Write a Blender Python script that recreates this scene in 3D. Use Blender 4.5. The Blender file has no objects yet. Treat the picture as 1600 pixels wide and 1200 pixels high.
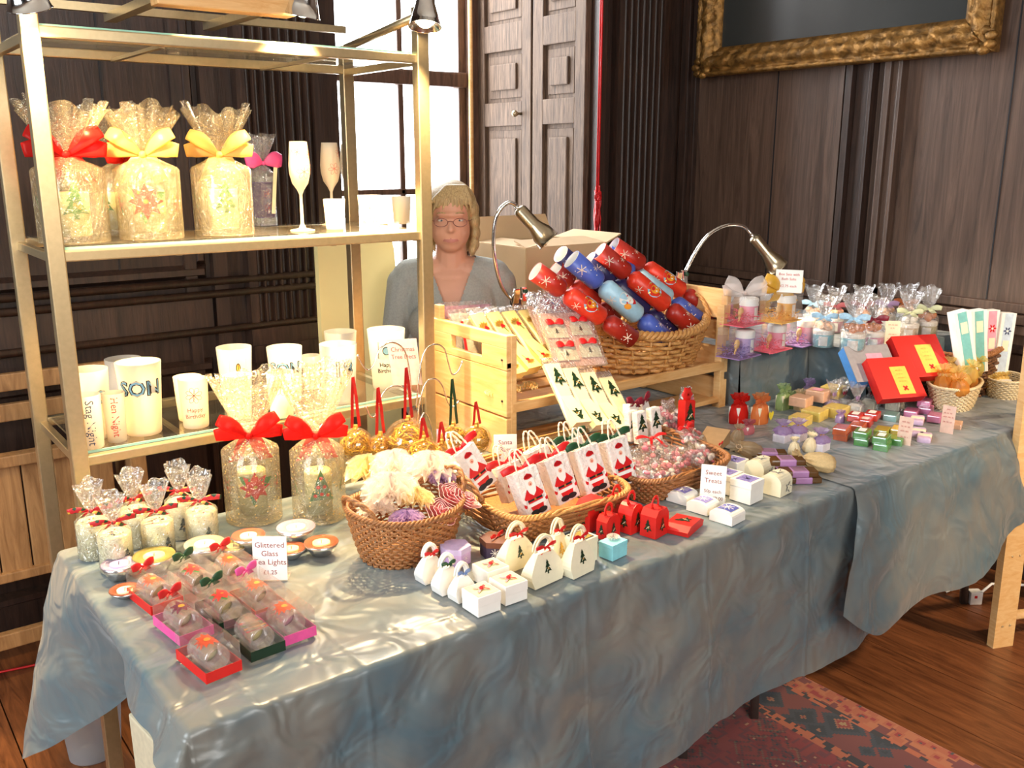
import bpy, bmesh, math, random
from mathutils import Vector, Matrix, Euler, noise
random.seed(7)
R = math.radians
SC = bpy.context.scene
COL = SC.collection

# ------------------------------------------------------------------ camera, world, light, exposure
PITCH = math.atan(355 / 1445.0)
HEAD = math.atan2(.6074, .7944)
CAM_Z = 1.59
cd = bpy.data.cameras.new('camera'); cam = bpy.data.objects.new('camera', cd); COL.objects.link(cam)
cd.sensor_width = 36; cd.lens = 36 * 1445 / 1600; cd.clip_start = .05
cam.location = (0, 0, CAM_Z); cam.rotation_euler = (math.pi / 2 - PITCH, 0, -HEAD)
SC.camera = cam

vs = SC.view_settings
vs.view_transform = 'Standard'; vs.look = 'None'; vs.gamma = 1; vs.exposure = 0.92
vs.use_curve_mapping = False

wd = bpy.data.worlds.new('sky'); SC.world = wd; wd.use_nodes = True
bgn = wd.node_tree.nodes['Background']
bgn.inputs[0].default_value = (.93, .97, 1, 1); bgn.inputs[1].default_value = 5.0

def light(name, kind, loc, target, energy, color, **kw):
    l = bpy.data.lights.new(name, kind); o = bpy.data.objects.new(name, l); COL.objects.link(o)
    l.energy = energy; l.color = color
    for k, v in kw.items(): setattr(l, k, v)
    o.location = loc
    o.rotation_euler = (Vector(target) - Vector(loc)).to_track_quat('-Z', 'Y').to_euler()
    return o
# daylight through the hall's other windows (left wall and behind the viewer) and through the window recess
light('daylight_left', 'AREA', (-2.3, 1.2, 1.9), (1.5, 1.6, .7), 75, (.84, .93, 1), shape='RECTANGLE', size=1.8, size_y=2.2)
light('daylight_front', 'AREA', (.3, -2.3, 2.1), (1.9, 2.0, .8), 74, (1, .97, .93), shape='RECTANGLE', size=2.4, size_y=2.0)
light('daylight_recess', 'AREA', (2.35, 4.45, 2.2), (2.2, 2.6, 1.1), 62, (.95, .98, 1), shape='RECTANGLE', size=1.1, size_y=2.4)
WARM = (1, .72, .38)
# warm halogen spotlight of the hall, high behind the viewer's right
light('hall_spotlight', 'SPOT', (3.3, -.7, 2.6), (3.2, 1.2, .35), 170, (1, .76, .5), spot_size=R(44), spot_blend=.4, shadow_soft_size=.08)

# ------------------------------------------------------------------ pixel rays of the photograph (1600x1200)
def ray(px, py):
    f = 1445 * math.cos(PITCH) + (600 - py) * math.sin(PITCH)
    z = -1445 * math.sin(PITCH) + (600 - py) * math.cos(PITCH)
    l = px - 800.0
    c, s = math.cos(HEAD), math.sin(HEAD)
    return Vector((f * s + l * c, f * c - l * s, z))
CAMP = Vector((0, 0, CAM_Z))
def P(px, py, z=.744):
    r = ray(px, py); return CAMP + r * ((z - CAM_Z) / r.z)
def K(px, py, z=.744): return (z - CAM_Z) / ray(px, py).z      # metres per pixel there
def WX(px, py, X): r = ray(px, py); return CAMP + r * (X / r.x)
def WY(px, py, Y): r = ray(px, py); return CAMP + r * (Y / r.y)
TZ = .744

# ------------------------------------------------------------------ materials
def lin(h):
    if not isinstance(h, str): return tuple(h)
    h = h.lstrip('#'); v = [int(h[i:i + 2], 16) / 255 for i in (0, 2, 4)]
    return tuple((x / 12.92 if x <= .04045 else ((x + .055) / 1.055) ** 2.4) for x in v)
MATS = {}
def newmat(name):
    m = bpy.data.materials.new(name); m.use_nodes = True; MATS[name] = m
    nt = m.node_tree; b = nt.nodes['Principled BSDF']; return m, nt, b
def mat(name, col='#ffffff', rough=.5, metal=0, var=.08, scale=60, bump=0, bscale=200, sheen=0, coat=0, trans=0, sub=0):
    if name in MATS: return MATS[name]
    m, nt, b = newmat(name); c = lin(col)
    b.inputs['Roughness'].default_value = rough; b.inputs['Metallic'].default_value = metal
    if sheen: b.inputs['Sheen Weight'].default_value = sheen
    if coat: b.inputs['Coat Weight'].default_value = coat
    if trans: b.inputs['Transmission Weight'].default_value = trans
    tc = nt.nodes.new('ShaderNodeTexCoord')
    n = nt.nodes.new('ShaderNodeTexNoise'); n.inputs['Scale'].default_value = scale; n.inputs['Detail'].default_value = 3
    nt.links.new(tc.outputs['Object'], n.inputs['Vector'])
    r = nt.nodes.new('ShaderNodeValToRGB')
    r.color_ramp.elements[0].position = .3; r.color_ramp.elements[1].position = .7
    r.color_ramp.elements[0].color = tuple(x * (1 - var) for x in c) + (1,)
    r.color_ramp.elements[1].color = tuple(min(1, x * (1 + var)) for x in c) + (1,)
    nt.links.new(n.outputs['Fac'], r.inputs[0]); nt.links.new(r.outputs[0], b.inputs['Base Color'])
    if bump:
        n2 = nt.nodes.new('ShaderNodeTexNoise'); n2.inputs['Scale'].default_value = bscale; n2.inputs['Detail'].default_value = 4
        nt.links.new(tc.outputs['Object'], n2.inputs['Vector'])
        bp = nt.nodes.new('ShaderNodeBump'); bp.inputs['Strength'].default_value = bump; bp.inputs['Distance'].default_value = .01
        nt.links.new(n2.outputs['Fac'], bp.inputs['Height']); nt.links.new(bp.outputs[0], b.inputs['Normal'])
    return m
def wood(name, c1, c2, rough=.5, stretch=(12, 12, 1.2), scale=6, bump=.25, coat=0, world=False):
    m, nt, b = newmat(name)
    b.inputs['Roughness'].default_value = rough; b.inputs['Coat Weight'].default_value = coat
    b.inputs['Coat Roughness'].default_value = .3
    tc = nt.nodes.new('ShaderNodeTexCoord'); mp = nt.nodes.new('ShaderNodeMapping')
    mp.inputs['Scale'].default_value = stretch
    nt.links.new(tc.outputs['Object'], mp.inputs['Vector'])
    n = nt.nodes.new('ShaderNodeTexNoise'); n.inputs['Scale'].default_value = scale
    n.inputs['Detail'].default_value = 7; n.inputs['Roughness'].default_value = .65; n.inputs['Distortion'].default_value = 1.2
    nt.links.new(mp.outputs[0], n.inputs['Vector'])
    r = nt.nodes.new('ShaderNodeValToRGB')
    r.color_ramp.elements[0].position = .32; r.color_ramp.elements[1].position = .68
    r.color_ramp.elements[0].color = lin(c1) + (1,); r.color_ramp.elements[1].color = lin(c2) + (1,)
    nt.links.new(n.outputs['Fac'], r.inputs[0]); nt.links.new(r.outputs[0], b.inputs['Base Color'])
    bp = nt.nodes.new('ShaderNodeBump'); bp.inputs['Strength'].default_value = bump; bp.inputs['Distance'].default_value = .004
    nt.links.new(n.outputs['Fac'], bp.inputs['Height']); nt.links.new(bp.outputs[0], b.inputs['Normal'])
    return m
def clear(name, tint='#ffffff', gloss='#ffffff', g=.14, rough=.08, dots=None, crinkle=0, fres=True, tr=None):
    """thin clear film or glass: transparent with a fresnel gloss, optional diffuse milkiness (tr)"""
    m = bpy.data.materials.new(name); m.use_nodes = True; MATS[name] = m; nt = m.node_tree; nt.nodes.clear()
    out = nt.nodes.new('ShaderNodeOutputMaterial'); t = nt.nodes.new('ShaderNodeBsdfTransparent')
    t.inputs[0].default_value = lin(tint) + (1,)
    gl = nt.nodes.new('ShaderNodeBsdfGlossy'); gl.inputs['Color'].default_value = lin(gloss) + (1,); gl.inputs['Roughness'].default_value = rough
    mx = nt.nodes.new('ShaderNodeMixShader')
    lw = nt.nodes.new('ShaderNodeLayerWeight'); lw.inputs[0].default_value = .35
    mr = nt.nodes.new('ShaderNodeMapRange'); mr.inputs['To Min'].default_value = g * .5; mr.inputs['To Max'].default_value = min(1, g * 2.4)
    nt.links.new(lw.outputs['Fresnel'], mr.inputs['Value']); nt.links.new(mr.outputs[0], mx.inputs[0])
    nt.links.new(t.outputs[0], mx.inputs[1]); nt.links.new(gl.outputs[0], mx.inputs[2])
    last = mx; tc = nt.nodes.new('ShaderNodeTexCoord')
    if crinkle:
        n = nt.nodes.new('ShaderNodeTexNoise'); n.inputs['Scale'].default_value = 45; n.inputs['Detail'].default_value = 2; n.inputs['Distortion'].default_value = 2
        nt.links.new(tc.outputs['Object'], n.inputs['Vector'])
        bp = nt.nodes.new('ShaderNodeBump'); bp.inputs['Strength'].default_value = crinkle; bp.inputs['Distance'].default_value = .02
        nt.links.new(n.outputs['Fac'], bp.inputs['Height']); nt.links.new(bp.outputs[0], gl.inputs['Normal'])
        nt.links.new(bp.outputs[0], lw.inputs['Normal'])
    if tr:
        col, fac = tr
        df = nt.nodes.new('ShaderNodeBsdfDiffuse'); df.inputs[0].default_value = lin(col) + (1,)
        tl = nt.nodes.new('ShaderNodeBsdfTranslucent'); tl.inputs[0].default_value = lin(col) + (1,)
        m2 = nt.nodes.new('ShaderNodeMixShader'); m2.inputs[0].default_value = .5
        nt.links.new(df.outputs[0], m2.inputs[1]); nt.links.new(tl.outputs[0], m2.inputs[2])
        m3 = nt.nodes.new('ShaderNodeMixShader'); m3.inputs[0].default_value = fac
        nt.links.new(last.outputs[0], m3.inputs[1]); nt.links.new(m2.outputs[0], m3.inputs[2]); last = m3
    if dots:
        v = nt.nodes.new('ShaderNodeTexVoronoi'); v.inputs['Scale'].default_value = 95
        nt.links.new(tc.outputs['Object'], v.inputs['Vector'])
        lt = nt.nodes.new('ShaderNodeMath'); lt.operation = 'LESS_THAN'; lt.inputs[1].default_value = .17
        nt.links.new(v.outputs['Distance'], lt.inputs[0])
        dd = nt.nodes.new('ShaderNodeBsdfDiffuse'); dd.inputs[0].default_value = lin(dots) + (1,)
        m4 = nt.nodes.new('ShaderNodeMixShader'); nt.links.new(lt.outputs[0], m4.inputs[0])
        nt.links.new(last.outputs[0], m4.inputs[1]); nt.links.new(dd.outputs[0], m4.inputs[2]); last = m4
    nt.links.new(last.outputs[0], out.inputs[0])
    return m

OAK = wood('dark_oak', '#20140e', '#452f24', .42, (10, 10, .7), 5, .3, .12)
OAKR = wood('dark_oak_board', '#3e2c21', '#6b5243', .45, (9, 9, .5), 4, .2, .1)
OAKL = wood('weathered_oak', '#3c2b20', '#745d4a', .75, (14, 14, 1.0), 5, .4)
FLOORW = wood('floor_wood', '#4e2a16', '#8a5330', .38, (10, 1.0, 10), 4, .2, .1)
PINE = wood('pine', '#dfa968', '#f0c88c', .5, (3, 1.0, 9), 5, .1)
PINEX = wood('pine_shelf', '#d39a58', '#ecc084', .5, (1, 8, 8), 5, .1)
TANW = wood('tan_boards', '#8a6038', '#b98a58', .5, (8, 8, 1), 5, .1)
METAL = mat('brushed_metal', '#cbb68e', .36, .85, .05, 90)
CHROME = mat('chrome', '#e8e6e2', .12, 1, .03)
BRASSY = mat('satin_nickel', '#b7a88d', .28, 1, .05)
GLASS = clear('clear_glass', '#fbfdfb', '#ffffff', .16, .06, tr=('#fff8ee', .02))
GLASSE = mat('green_glass_edge', '#a8dcc8', .1, 0, .05)
CELLO = clear('cellophane', '#fefefe', '#ffffff', .26, .12, crinkle=.9, tr=('#ffffff', .05))
CELLOD = clear('dotted_cellophane', '#fffdf8', '#fff6e0', .24, .14, dots='#f0c878', crinkle=.9, tr=('#fff0d4', .08))
CELLOG = clear('warm_cellophane', '#fffdf6', '#fff2d8', .24, .12, crinkle=.9, tr=('#ffedc4', .1))
ACET = clear('clear_acetate', '#ffffff', '#ffffff', .14, .08, tr=('#ffe9e4', .035))
FROST = clear('frosted_glass', '#fff8ec', '#ffffff', .08, .35, tr=('#fff6e4', .72))
FROSTG = clear('grey_frosted_glass', '#f4f4f4', '#ffffff', .08, .35, tr=('#eee8e0', .55))
TULLE = clear('white_tulle', '#ffffff', '#ffffff', .05, .4, tr=('#f4e8e0', .3))
TULLEC = clear('cream_tulle', '#fffbe8', '#ffffff', .05, .4, tr=('#f6e6c0', .34))
TULLEP = clear('dusky_pink_tulle', '#f4c8cc', '#ffffff', .05, .4, tr=('#d07f8a', .5))
LILT = clear('lilac_tulle', '#e8dcf0', '#ffffff', .05, .4, tr=('#cdb2dd', .55))
ORG_R = clear('red_organza', '#f48c84', '#ffb0a0', .06, .3, tr=('#e8352e', .6))
ORG_B = clear('beige_organza', '#f6ead8', '#ffffff', .06, .3, tr=('#ddc7a4', .5))
ORG_O = clear('orange_organza', '#f8c8a0', '#ffffff', .06, .3, tr=('#ef9a5e', .5))
ORG_G = clear('green_organza', '#d8e8c8', '#ffffff', .06, .3, tr=('#b7cf9a', .5))
WHITE = mat('white_card', '#f4f0e8', .55, 0, .02)
CREAM = mat('cream_card', '#efe6c8', .55, 0, .03)
CANDLE = mat('ivory_wax', '#f8edbd', .5, 0, .05, 30)
CANDY = mat('yellow_wax', '#fbe49a', .5, 0, .08, 25)
RED = mat('red_card', '#d8231c', .42, 0, .04)
REDR = mat('red_ribbon', '#d01f22', .38, 0, .1, 40)
GREENR = mat('green_ribbon', '#1f4a2c', .4, 0, .15, 40)
GREEN = mat('green_print', '#2f7a33', .5)
DKGREEN = mat('dark_green_print', '#16301c', .4)
GOLD = mat('gold_foil', '#e2b050', .3, .7, .2, 120)
BLACK = mat('black_ink', '#17161a', .5)
INK = mat('red_brown_ink', '#8d3a34', .6)
INKR = mat('red_ink', '#c8453c', .6)
INKB = mat('navy_ink', '#3c4668', .6)
BLUEF = mat('pale_blue_paint', '#8fc0d4', .5)
PINK = mat('pink_card', '#e8a0b4', .5)
HOTP = mat('hot_pink_ribbon', '#e8569a', .4)
PURP = mat('lilac_print', '#8f86c8', .5, 0, .2, 200)
PURPD = mat('blue_violet_print', '#5a60b0', .5, 0, .25, 200)
LILAC = mat('lilac_card', '#c6a4d4', .5)
AQUA = mat('aqua_card', '#8fd6e0', .5)
SILVER = mat('silver_foil', '#d8d6d4', .25, .9, .1)
SKIN = mat('skin', '#d9a184', .5, 0, .06, 12, .05, 300)
FLESH = mat('face_pink', '#eab295', .6)
WICK = wood('wicker_brown', '#7c4c28', '#b67c48', .5, (20, 20, 20), 6, .3)
WICKG = wood('wicker_golden', '#b0763a', '#e0a964', .45, (20, 20, 20), 6, .3)
WICKP = wood('wicker_pale', '#d8bd8c', '#f3e2bd', .5, (20, 20, 20), 6, .3)
WICKD = wood('wicker_dark', '#4e3220', '#855a38', .5, (20, 20, 20), 6, .3)

# ------------------------------------------------------------------ geometry helpers
class G:
    def __init__(s): s.v = []; s.f = []; s.m = []; s.s = []; s.mats = []
    def mi(s, m):
        if m not in s.mats: s.mats.append(m)
        return s.mats.index(m)
    def add(s, vs, fs, m, M=None, smooth=False):
        o = len(s.v); i = s.mi(m)
        for v in vs:
            v = Vector(v); s.v.append(M @ v if M else v)
        for f in fs: s.f.append(tuple(o + k for k in f)); s.m.append(i); s.s.append(smooth)
        return s
    def box(s, c, d, m, M=None, bev=0, taper=1.0):
        x, y, z = c; a, b, h = d[0] / 2, d[1] / 2, d[2] / 2
        if bev:
            bm = bmesh.new(); bmesh.ops.create_cube(bm, size=1)
            for v in bm.verts:
                t = taper if v.co.z > 0 else 1
                v.co = Vector((x + v.co.x * 2 * a * t, y + v.co.y * 2 * b * t, z + v.co.z * 2 * h))
            bmesh.ops.bevel(bm, geom=bm.edges[:], offset=bev, segments=2, affect='EDGES', profile=.6)
            bm.verts.index_update()
            s.add([v.co.copy() for v in bm.verts], [[v.index for v in f.verts] for f in bm.faces], m, M); bm.free()
            return s
        t = taper
        vs = [(x - a, y - b, z - h), (x + a, y - b, z - h), (x + a, y + b, z - h), (x - a, y + b, z - h),
              (x - a * t, y - b * t, z + h), (x + a * t, y - b * t, z + h), (x + a * t, y + b * t, z + h), (x - a * t, y + b * t, z + h)]
        return s.add(vs, [(3, 2, 1, 0), (4, 5, 6, 7), (0, 1, 5, 4), (1, 2, 6, 5), (2, 3, 7, 6), (3, 0, 4, 7)], m, M)
    def lathe(s, prof, m, n=32, M=None, smooth=True, fn=None, cap=False, sx=1, sy=1):
        vs = []; fs = []
        for j, (r, z) in enumerate(prof):
            for i in range(n):
                a = 2 * math.pi * i / n; rr = r
                if fn: rr, zz = fn(r, z, a, j)
                else: zz = z
                vs.append((rr * math.cos(a) * sx, rr * math.sin(a) * sy, zz))
        for j in range(len(prof) - 1):
            for i in range(n):
                k = (i + 1) % n; fs.append((j * n + i, j * n + k, (j + 1) * n + k, (j + 1) * n + i))
        s.add(vs, fs, m, M, smooth)
        if cap:
            s.add(vs[:n], [tuple(range(n - 1, -1, -1))], m, M); s.add(vs[-n:], [tuple(range(n))], m, M)
        return s
    def tube(s, pts, r, m, n=8, M=None, closed=False, sq=1.0, up=None):
        pts = [Vector(p) for p in pts]; N = len(pts); vs = []; fs = []
        prev = None
        for i, p in enumerate(pts):
            if closed: t = pts[(i + 1) % N] - pts[i - 1]
            else: t = pts[min(i + 1, N - 1)] - pts[max(i - 1, 0)]
            t = t.normalized() if t.length > 1e-9 else Vector((0, 0, 1))
            if prev is None:
                u = Vector(up) if up else (Vector((0, 0, 1)) if abs(t.z) < .9 else Vector((1, 0, 0)))
            else: u = prev
            u = (u - t * u.dot(t)).normalized(); w = t.cross(u); prev = u
            ri = r[i] if isinstance(r, (list, tuple)) else r
            for k in range(n):
                a = 2 * math.pi * k / n; vs.append(p + u * math.cos(a) * ri + w * math.sin(a) * ri * sq)
        L = N if closed else N - 1
        for i in range(L):
            j = (i + 1) % N
            for k in range(n):
                q = (k + 1) % n; fs.append((i * n + k, i * n + q, j * n + q, j * n + k))
        if not closed: fs.append(tuple(range(n - 1, -1, -1))); fs.append(tuple((N - 1) * n + k for k in range(n)))
        return s.add(vs, fs, m, M, True)
    def strip(s, pts, wv, m, M=None):
        vs = []; fs = []
        for i, p in enumerate(pts):
            w = Vector(wv[i] if isinstance(wv, list) else wv) * .5
            vs += [Vector(p) - w, Vector(p) + w]
        for i in range(len(pts) - 1): fs.append((2 * i, 2 * i + 1, 2 * i + 3, 2 * i + 2))
        return s.add(vs, fs, m, M, True)
    def prism(s, pts2, y0, y1, m, M=None, ends=True):
        """outline in (x,z), extruded along y"""
        n = len(pts2); vs = [(x, y0, z) for x, z in pts2] + [(x, y1, z) for x, z in pts2]
        fs = [(i, (i + 1) % n, n + (i + 1) % n, n + i) for i in range(n)]
        if ends: fs += [tuple(range(n)), tuple(range(2 * n - 1, n - 1, -1))]
        return s.add(vs, fs, m, M)
    def sphere(s, c, r, m, n=12, k=8, M=None, sc=(1, 1, 1)):
        vs = []; fs = []
        for j in range(k + 1):
            t = math.pi * j / k
            for i in range(n):
                a = 2 * math.pi * i / n
                vs.append((c[0] + r * sc[0] * math.sin(t) * math.cos(a), c[1] + r * sc[1] * math.sin(t) * math.sin(a), c[2] + r * sc[2] * math.cos(t)))
        for j in range(k):
            for i in range(n):
                q = (i + 1) % n; fs.append((j * n + i, (j + 1) * n + i, (j + 1) * n + q, j * n + q))
        return s.add(vs, fs, m, M, True)
    def decal(s, shapes, fmap, u0=0, v0=0, sc=1, rot=0):
        c, n = math.cos(rot), math.sin(rot)
        if isinstance(shapes, tuple): shapes = [shapes]
        for sh in shapes:
            pts, fcs, m, lift = sh
            q = [fmap(u0 + (x * c - y * n) * sc, v0 + (x * n + y * c) * sc, .0004 + lift * .0003) for x, y in pts]
            s.add(q, fcs or [tuple(range(len(q)))], m)
        return s
    def obj(s, name, parent=None, loc=None, rot=None, weld=False):
        me = bpy.data.meshes.new(name); me.from_pydata([tuple(v) for v in s.v], [], s.f)
        for m in s.mats: me.materials.append(m)
        me.polygons.foreach_set('material_index', s.m); me.polygons.foreach_set('use_smooth', s.s)
        if weld:
            bm = bmesh.new(); bm.from_mesh(me); bmesh.ops.remove_doubles(bm, verts=bm.verts, dist=.0004)
            bmesh.ops.recalc_face_normals(bm, faces=bm.faces); bm.to_mesh(me); bm.free()
        me.update(); o = bpy.data.objects.new(name, me); COL.objects.link(o)
        if parent: o.parent = parent
        if loc is not None: o.location = loc
        if rot is not None: o.rotation_euler = rot
        return o
def tag(o, label, cat, group=None, kind=None):
    o['label'] = label; o['category'] = cat
    if group: o['group'] = group
    if kind: o['kind'] = kind
    return o
def struct(o): o['kind'] = 'structure'; return o
def thing(name, label, cat, loc, rot=(0, 0, 0), group=None, sc=1):
    o = bpy.data.objects.new(name, None); COL.objects.link(o); o.empty_display_size = .05
    o.location = loc; o.rotation_euler = rot if isinstance(rot, (tuple, list, Euler)) else (0, 0, rot)
    o.scale = (sc, sc, sc) if not isinstance(sc, (tuple, list)) else sc
    return tag(o, label, cat, group)
def dup(root, label, loc, rot=None, group=None, sc=None, swap=None):
    """copy of a thing with copies of its parts; swap maps old material -> new material"""
    def cp(o, par):
        c = o.copy(); COL.objects.link(c); c.parent = par
        if swap and o.data and any(m in swap for m in o.data.materials):
            c.data = o.data.copy()
            for i, m in enumerate(c.data.materials):
                if m in swap: c.data.materials[i] = swap[m]
        for ch in kids.get(o, []): cp(ch, c)
        return c
    kids = {}
    def walk(o):
        kids[o] = list(o.children)
        for ch in kids[o]: walk(ch)
    walk(root)
    c = cp(root, None); c['label'] = label; c.location = loc
    if rot is not None: c.rotation_euler = rot if isinstance(rot, (tuple, list, Euler)) else (0, 0, rot)
    if sc is not None: c.scale = (sc, sc, sc) if not isinstance(sc, (tuple, list)) else sc
    if group: c['group'] = group
    return c

# ---- flat motifs: list of (points, faces or None, material, lift)
def circ(x, y, rx, ry, m, l=0, n=14): return ([(x + rx * math.cos(2 * math.pi * i / n), y + ry * math.sin(2 * math.pi * i / n)) for i in range(n)], None, m, l)
def petal(a, r0, r1, w, m, l=0):
    c, s = math.cos(a), math.sin(a); rm = (r0 + r1) / 2
    pts = [(r0, 0), (rm * .8, -w), (rm * 1.15, -w * .8), (r1, 0), (rm * 1.15, w * .8), (rm * .8, w)]
    return ([(x * c - y * s, x * s + y * c) for x, y in pts], None, m, l)
def ring_petal(a, r0, r1, w, m, th=.02, l=0):
    """outline of a petal as a thin closed band"""
    n = 14; c, s = math.cos(a), math.sin(a); o = []; i_ = []
    for k in range(n):
        t = 2 * math.pi * k / n; x = (r0 + r1) / 2 + (r1 - r0) / 2 * math.cos(t); y = w * math.sin(t)
        o.append((x * c - y * s, x * s + y * c))
        x = (r0 + r1) / 2 + ((r1 - r0) / 2 - th) * math.cos(t); y = (w - th) * math.sin(t)
        i_.append((x * c - y * s, x * s + y * c))
    return (o + i_, [(k, (k + 1) % n, n + (k + 1) % n, n + k) for k in range(n)], m, l)
def flower_line(m, n=7): return [ring_petal(2 * math.pi * i / n, .08, .5, .13, m) for i in range(n)] + [circ(0, 0, .06, .06, m)]
def flower_fill(m, m2, n=10): return [petal(2 * math.pi * i / n, .08, .5, .1, m) for i in range(n)] + [circ(0, 0, .12, .12, m2, 1)]
def poinsettia(m=None):
    m = m or RED
    return [petal(2 * math.pi * i / 3 + .4, .1, .62, .14, GREEN) for i in range(3)] + [petal(2 * math.pi * i / 8, .03, .5, .12, m, 1) for i in range(8)] + \
           [petal(2 * math.pi * i / 8 + .4, .02, .32, .08, REDR, 2) for i in range(8)] + [circ(0, 0, .06, .06, GOLD, 3)]
def tree(m=None, deco=True):
    m = m or DKGREEN
    pts = [(0, .55), (.13, .3), (.07, .3), (.22, .05), (.12, .06), (.32, -.28), (.12, -.24), (.06, -.26), (.06, -.4), (-.06, -.4), (-.06, -.26), (-.12, -.24), (-.32, -.28), (-.12, .06), (-.22, .05), (-.07, .3), (-.13, .3)]
    r = [(pts, None, m, 0)]
    if deco: r += [([(-.03, .02), (.14, -.1), (.1, -.16), (-.06, -.04)], None, GOLD, 1), ([(-.12, -.16), (.1, .06), (.14, .02), (-.1, -.2)], None, CREAM, 1)]
    return r
def leaf_berry():
    o = [petal(a, .02, .45, .1, GOLD) for a in (.9, 1.4, 1.9, 2.4, 2.9)]
    return o + [circ(.05, .0, .1, .1, REDR, 1), circ(.14, -.08, .09, .09, REDR, 1), circ(.0, -.1, .09, .09, REDR, 1), ([(.1, -.12), (.25, -.5), (.2, -.5), (.05, -.12)], None, GREEN, 0)]
def father_christmas():
    return [circ(0, .78, .115, .05, REDR, 0), ([(-.11, .74), (-.09, .82), (0, .865), (.09, .82), (.12, .72), (.08, .76), (-.08, .76)], None, REDR, 0),
            ([(-.12, .72), (.12, .72), (.13, .55), (.09, .42), (0, .34), (-.09, .42), (-.13, .55)], None, WHITE, 1),
            circ(0, .62, .055, .055, FLESH, 2), circ(0, .61, .02, .02, INKR, 3),
            ([(-.13, .52), (.13, .52), (.27, .34), (.22, .26), (.2, .3), (.2, .2), (-.2, .2), (-.2, .3), (-.22, .26), (-.27, .34)], None, REDR, 0),
            ([(-.2, .235), (.2, .235), (.2, .28), (-.2, .28)], None, BLACK, 1), circ(0, .257, .03, .03, GOLD, 2),
            ([(-.27, .27), (-.2, .3), (-.2, .19), (.2, .19), (.2, .3), (.27, .27), (.24, .12), (-.24, .12)], None, WHITE, 1),
            circ(-.25, .25, .06, .05, WHITE, 1), circ(.25, .25, .06, .05, WHITE, 1),
            circ(-.29, .19, .04, .06, REDR, 0), circ(.29, .19, .04, .06, REDR, 0),
            ([(-.18, .13), (.18, .13), (.15, .0), (-.15, .0)], None, REDR, 0),
            circ(-.1, -.03, .13, .065, BLACK, 1), circ(.1, -.03, .13, .065, BLACK, 1)]
def snow(m, n=6, r=.5, th=.05):
    o = []
    for i in range(n):
        a = math.pi * i / n * 2; c, s = math.cos(a), math.sin(a)
        o.append(([(-th * s * .5, th * c * .5), (r * c - th * s * .5, r * s + th * c * .5), (r * c + th * s * .5, r * s - th * c * .5), (th * s * .5, -th * c * .5)], None, m, 0))
    return o
def squiggle(w, m, h=.5, seed=0):
    # a line of lettering too small to read: a broken wavy stroke
    rnd = random.Random(seed); o = []; x = -w / 2
    while x < w / 2 - .2:
        L_ = rnd.uniform(.5, 1.1) * .9; n = 6; t_ = []; b_ = []
        for i in range(n + 1):
            u = min(x + L_ * i / n, w / 2); v = h * (.5 if i % 2 else -.5) * rnd.uniform(.5, 1); t_.append((u, v + .07)); b_.append((u, v - .07))
        o.append((t_ + b_[::-1], [(i, i + 1, 2 * n - i, 2 * n + 1 - i) for i in range(n)], m, 0)); x += L_ + .3
    return o
_tc = {}
def textshape(s, m, size=1, offset=0, lift=0, space=1.0, align='CENTER'):
    k = (s, offset, space, align)
    if k not in _tc:
        c = bpy.data.curves.new('t', 'FONT'); c.body = s; c.align_x = align; c.align_y = 'CENTER'; c.size = 1; c.offset = offset
        c.space_line = space; c.resolution_u = 2
        o = bpy.data.objects.new('t', c); COL.objects.link(o)
        dg = bpy.context.evaluated_depsgraph_get(); dg.update()
        me = bpy.data.meshes.new_from_object(o.evaluated_get(dg))
        _tc[k] = ([(v.co.x, v.co.y) for v in me.vertices], [tuple(p.vertices) for p in me.polygons])
        bpy.data.objects.remove(o); bpy.data.curves.remove(c); bpy.data.meshes.remove(me)
    v, f = _tc[k]
    return ([(x * size, y * size) for x, y in v], f, m, lift)
def fplane_y(y, x0=0, z0=0):      # face looking towards -Y
    return lambda u, v, l: Vector((x0 + u, y - l, z0 + v))
def fplane_x(x, y0=0, z0=0):      # face looking towards -X
    return lambda u, v, l: Vector((x - l, y0 - u, z0 + v))
def fplane_z(z, x0=0, y0=0):      # face looking up
    return lambda u, v, l: Vector((x0 + u, y0 + v, z + l))
def fcyl(r, rfn=None, a0=-math.pi / 2):
    def f(u, v, l):
        rr = (rfn(v) if rfn else r) + l; a = a0 + u / (rfn(v) if rfn else r)
        return Vector((rr * math.cos(a), rr * math.sin(a), v))
    return f

# ---- bows
def bow(name, m, parent, loc, size, width, rotz=0, tails=.9, tilt=0, m2=None, loops=2):
    g = G(); n = 10
    for sgn in (-1, 1):
        for q in range(loops // 2):
            pts = []; rr = []
            for i in range(n + 1):
                t = i / n; pts.append((sgn * size * (.06 + .94 * t) * (1 - .12 * q), -size * (.1 + .1 * q) * math.sin(t * 2.6), size * (.1 + .5 * q) * t + size * .1 * math.sin(3 * t)))
                rr.append(width * (.13 + .4 * math.sin(min(t * 1.25, 1) * math.pi * .62) * (1 - .25 * max(0, t - .75) * 4)))
            g.tube(pts, rr, m, 12, sq=.24, up=(0, 0, 1))
        if tails:
            pts = []; wv = []
            for i in range(7):
                t = i / 6; pts.append((sgn * size * (.1 + .38 * t), -size * .12 * t - .004 * math.sin(5 * t), -size * tails * t + size * .04 * math.sin(6 * t)))
                wv.append((width * .9, width * .3 * math.sin(4 * t), width * .2))
            g.strip(pts, wv, m2 or m)
    g.sphere((0, -.002, 0), size * .12, m, 8, 6, sc=(1, .8, .9))
    return g.obj(name, parent, loc, (tilt, 0, rotz))
SC.cycles.transparent_max_bounces = 28
SC.cycles.max_bounces = 8
SC.cycles.caustics_reflective = False; SC.cycles.caustics_refractive = False
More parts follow.
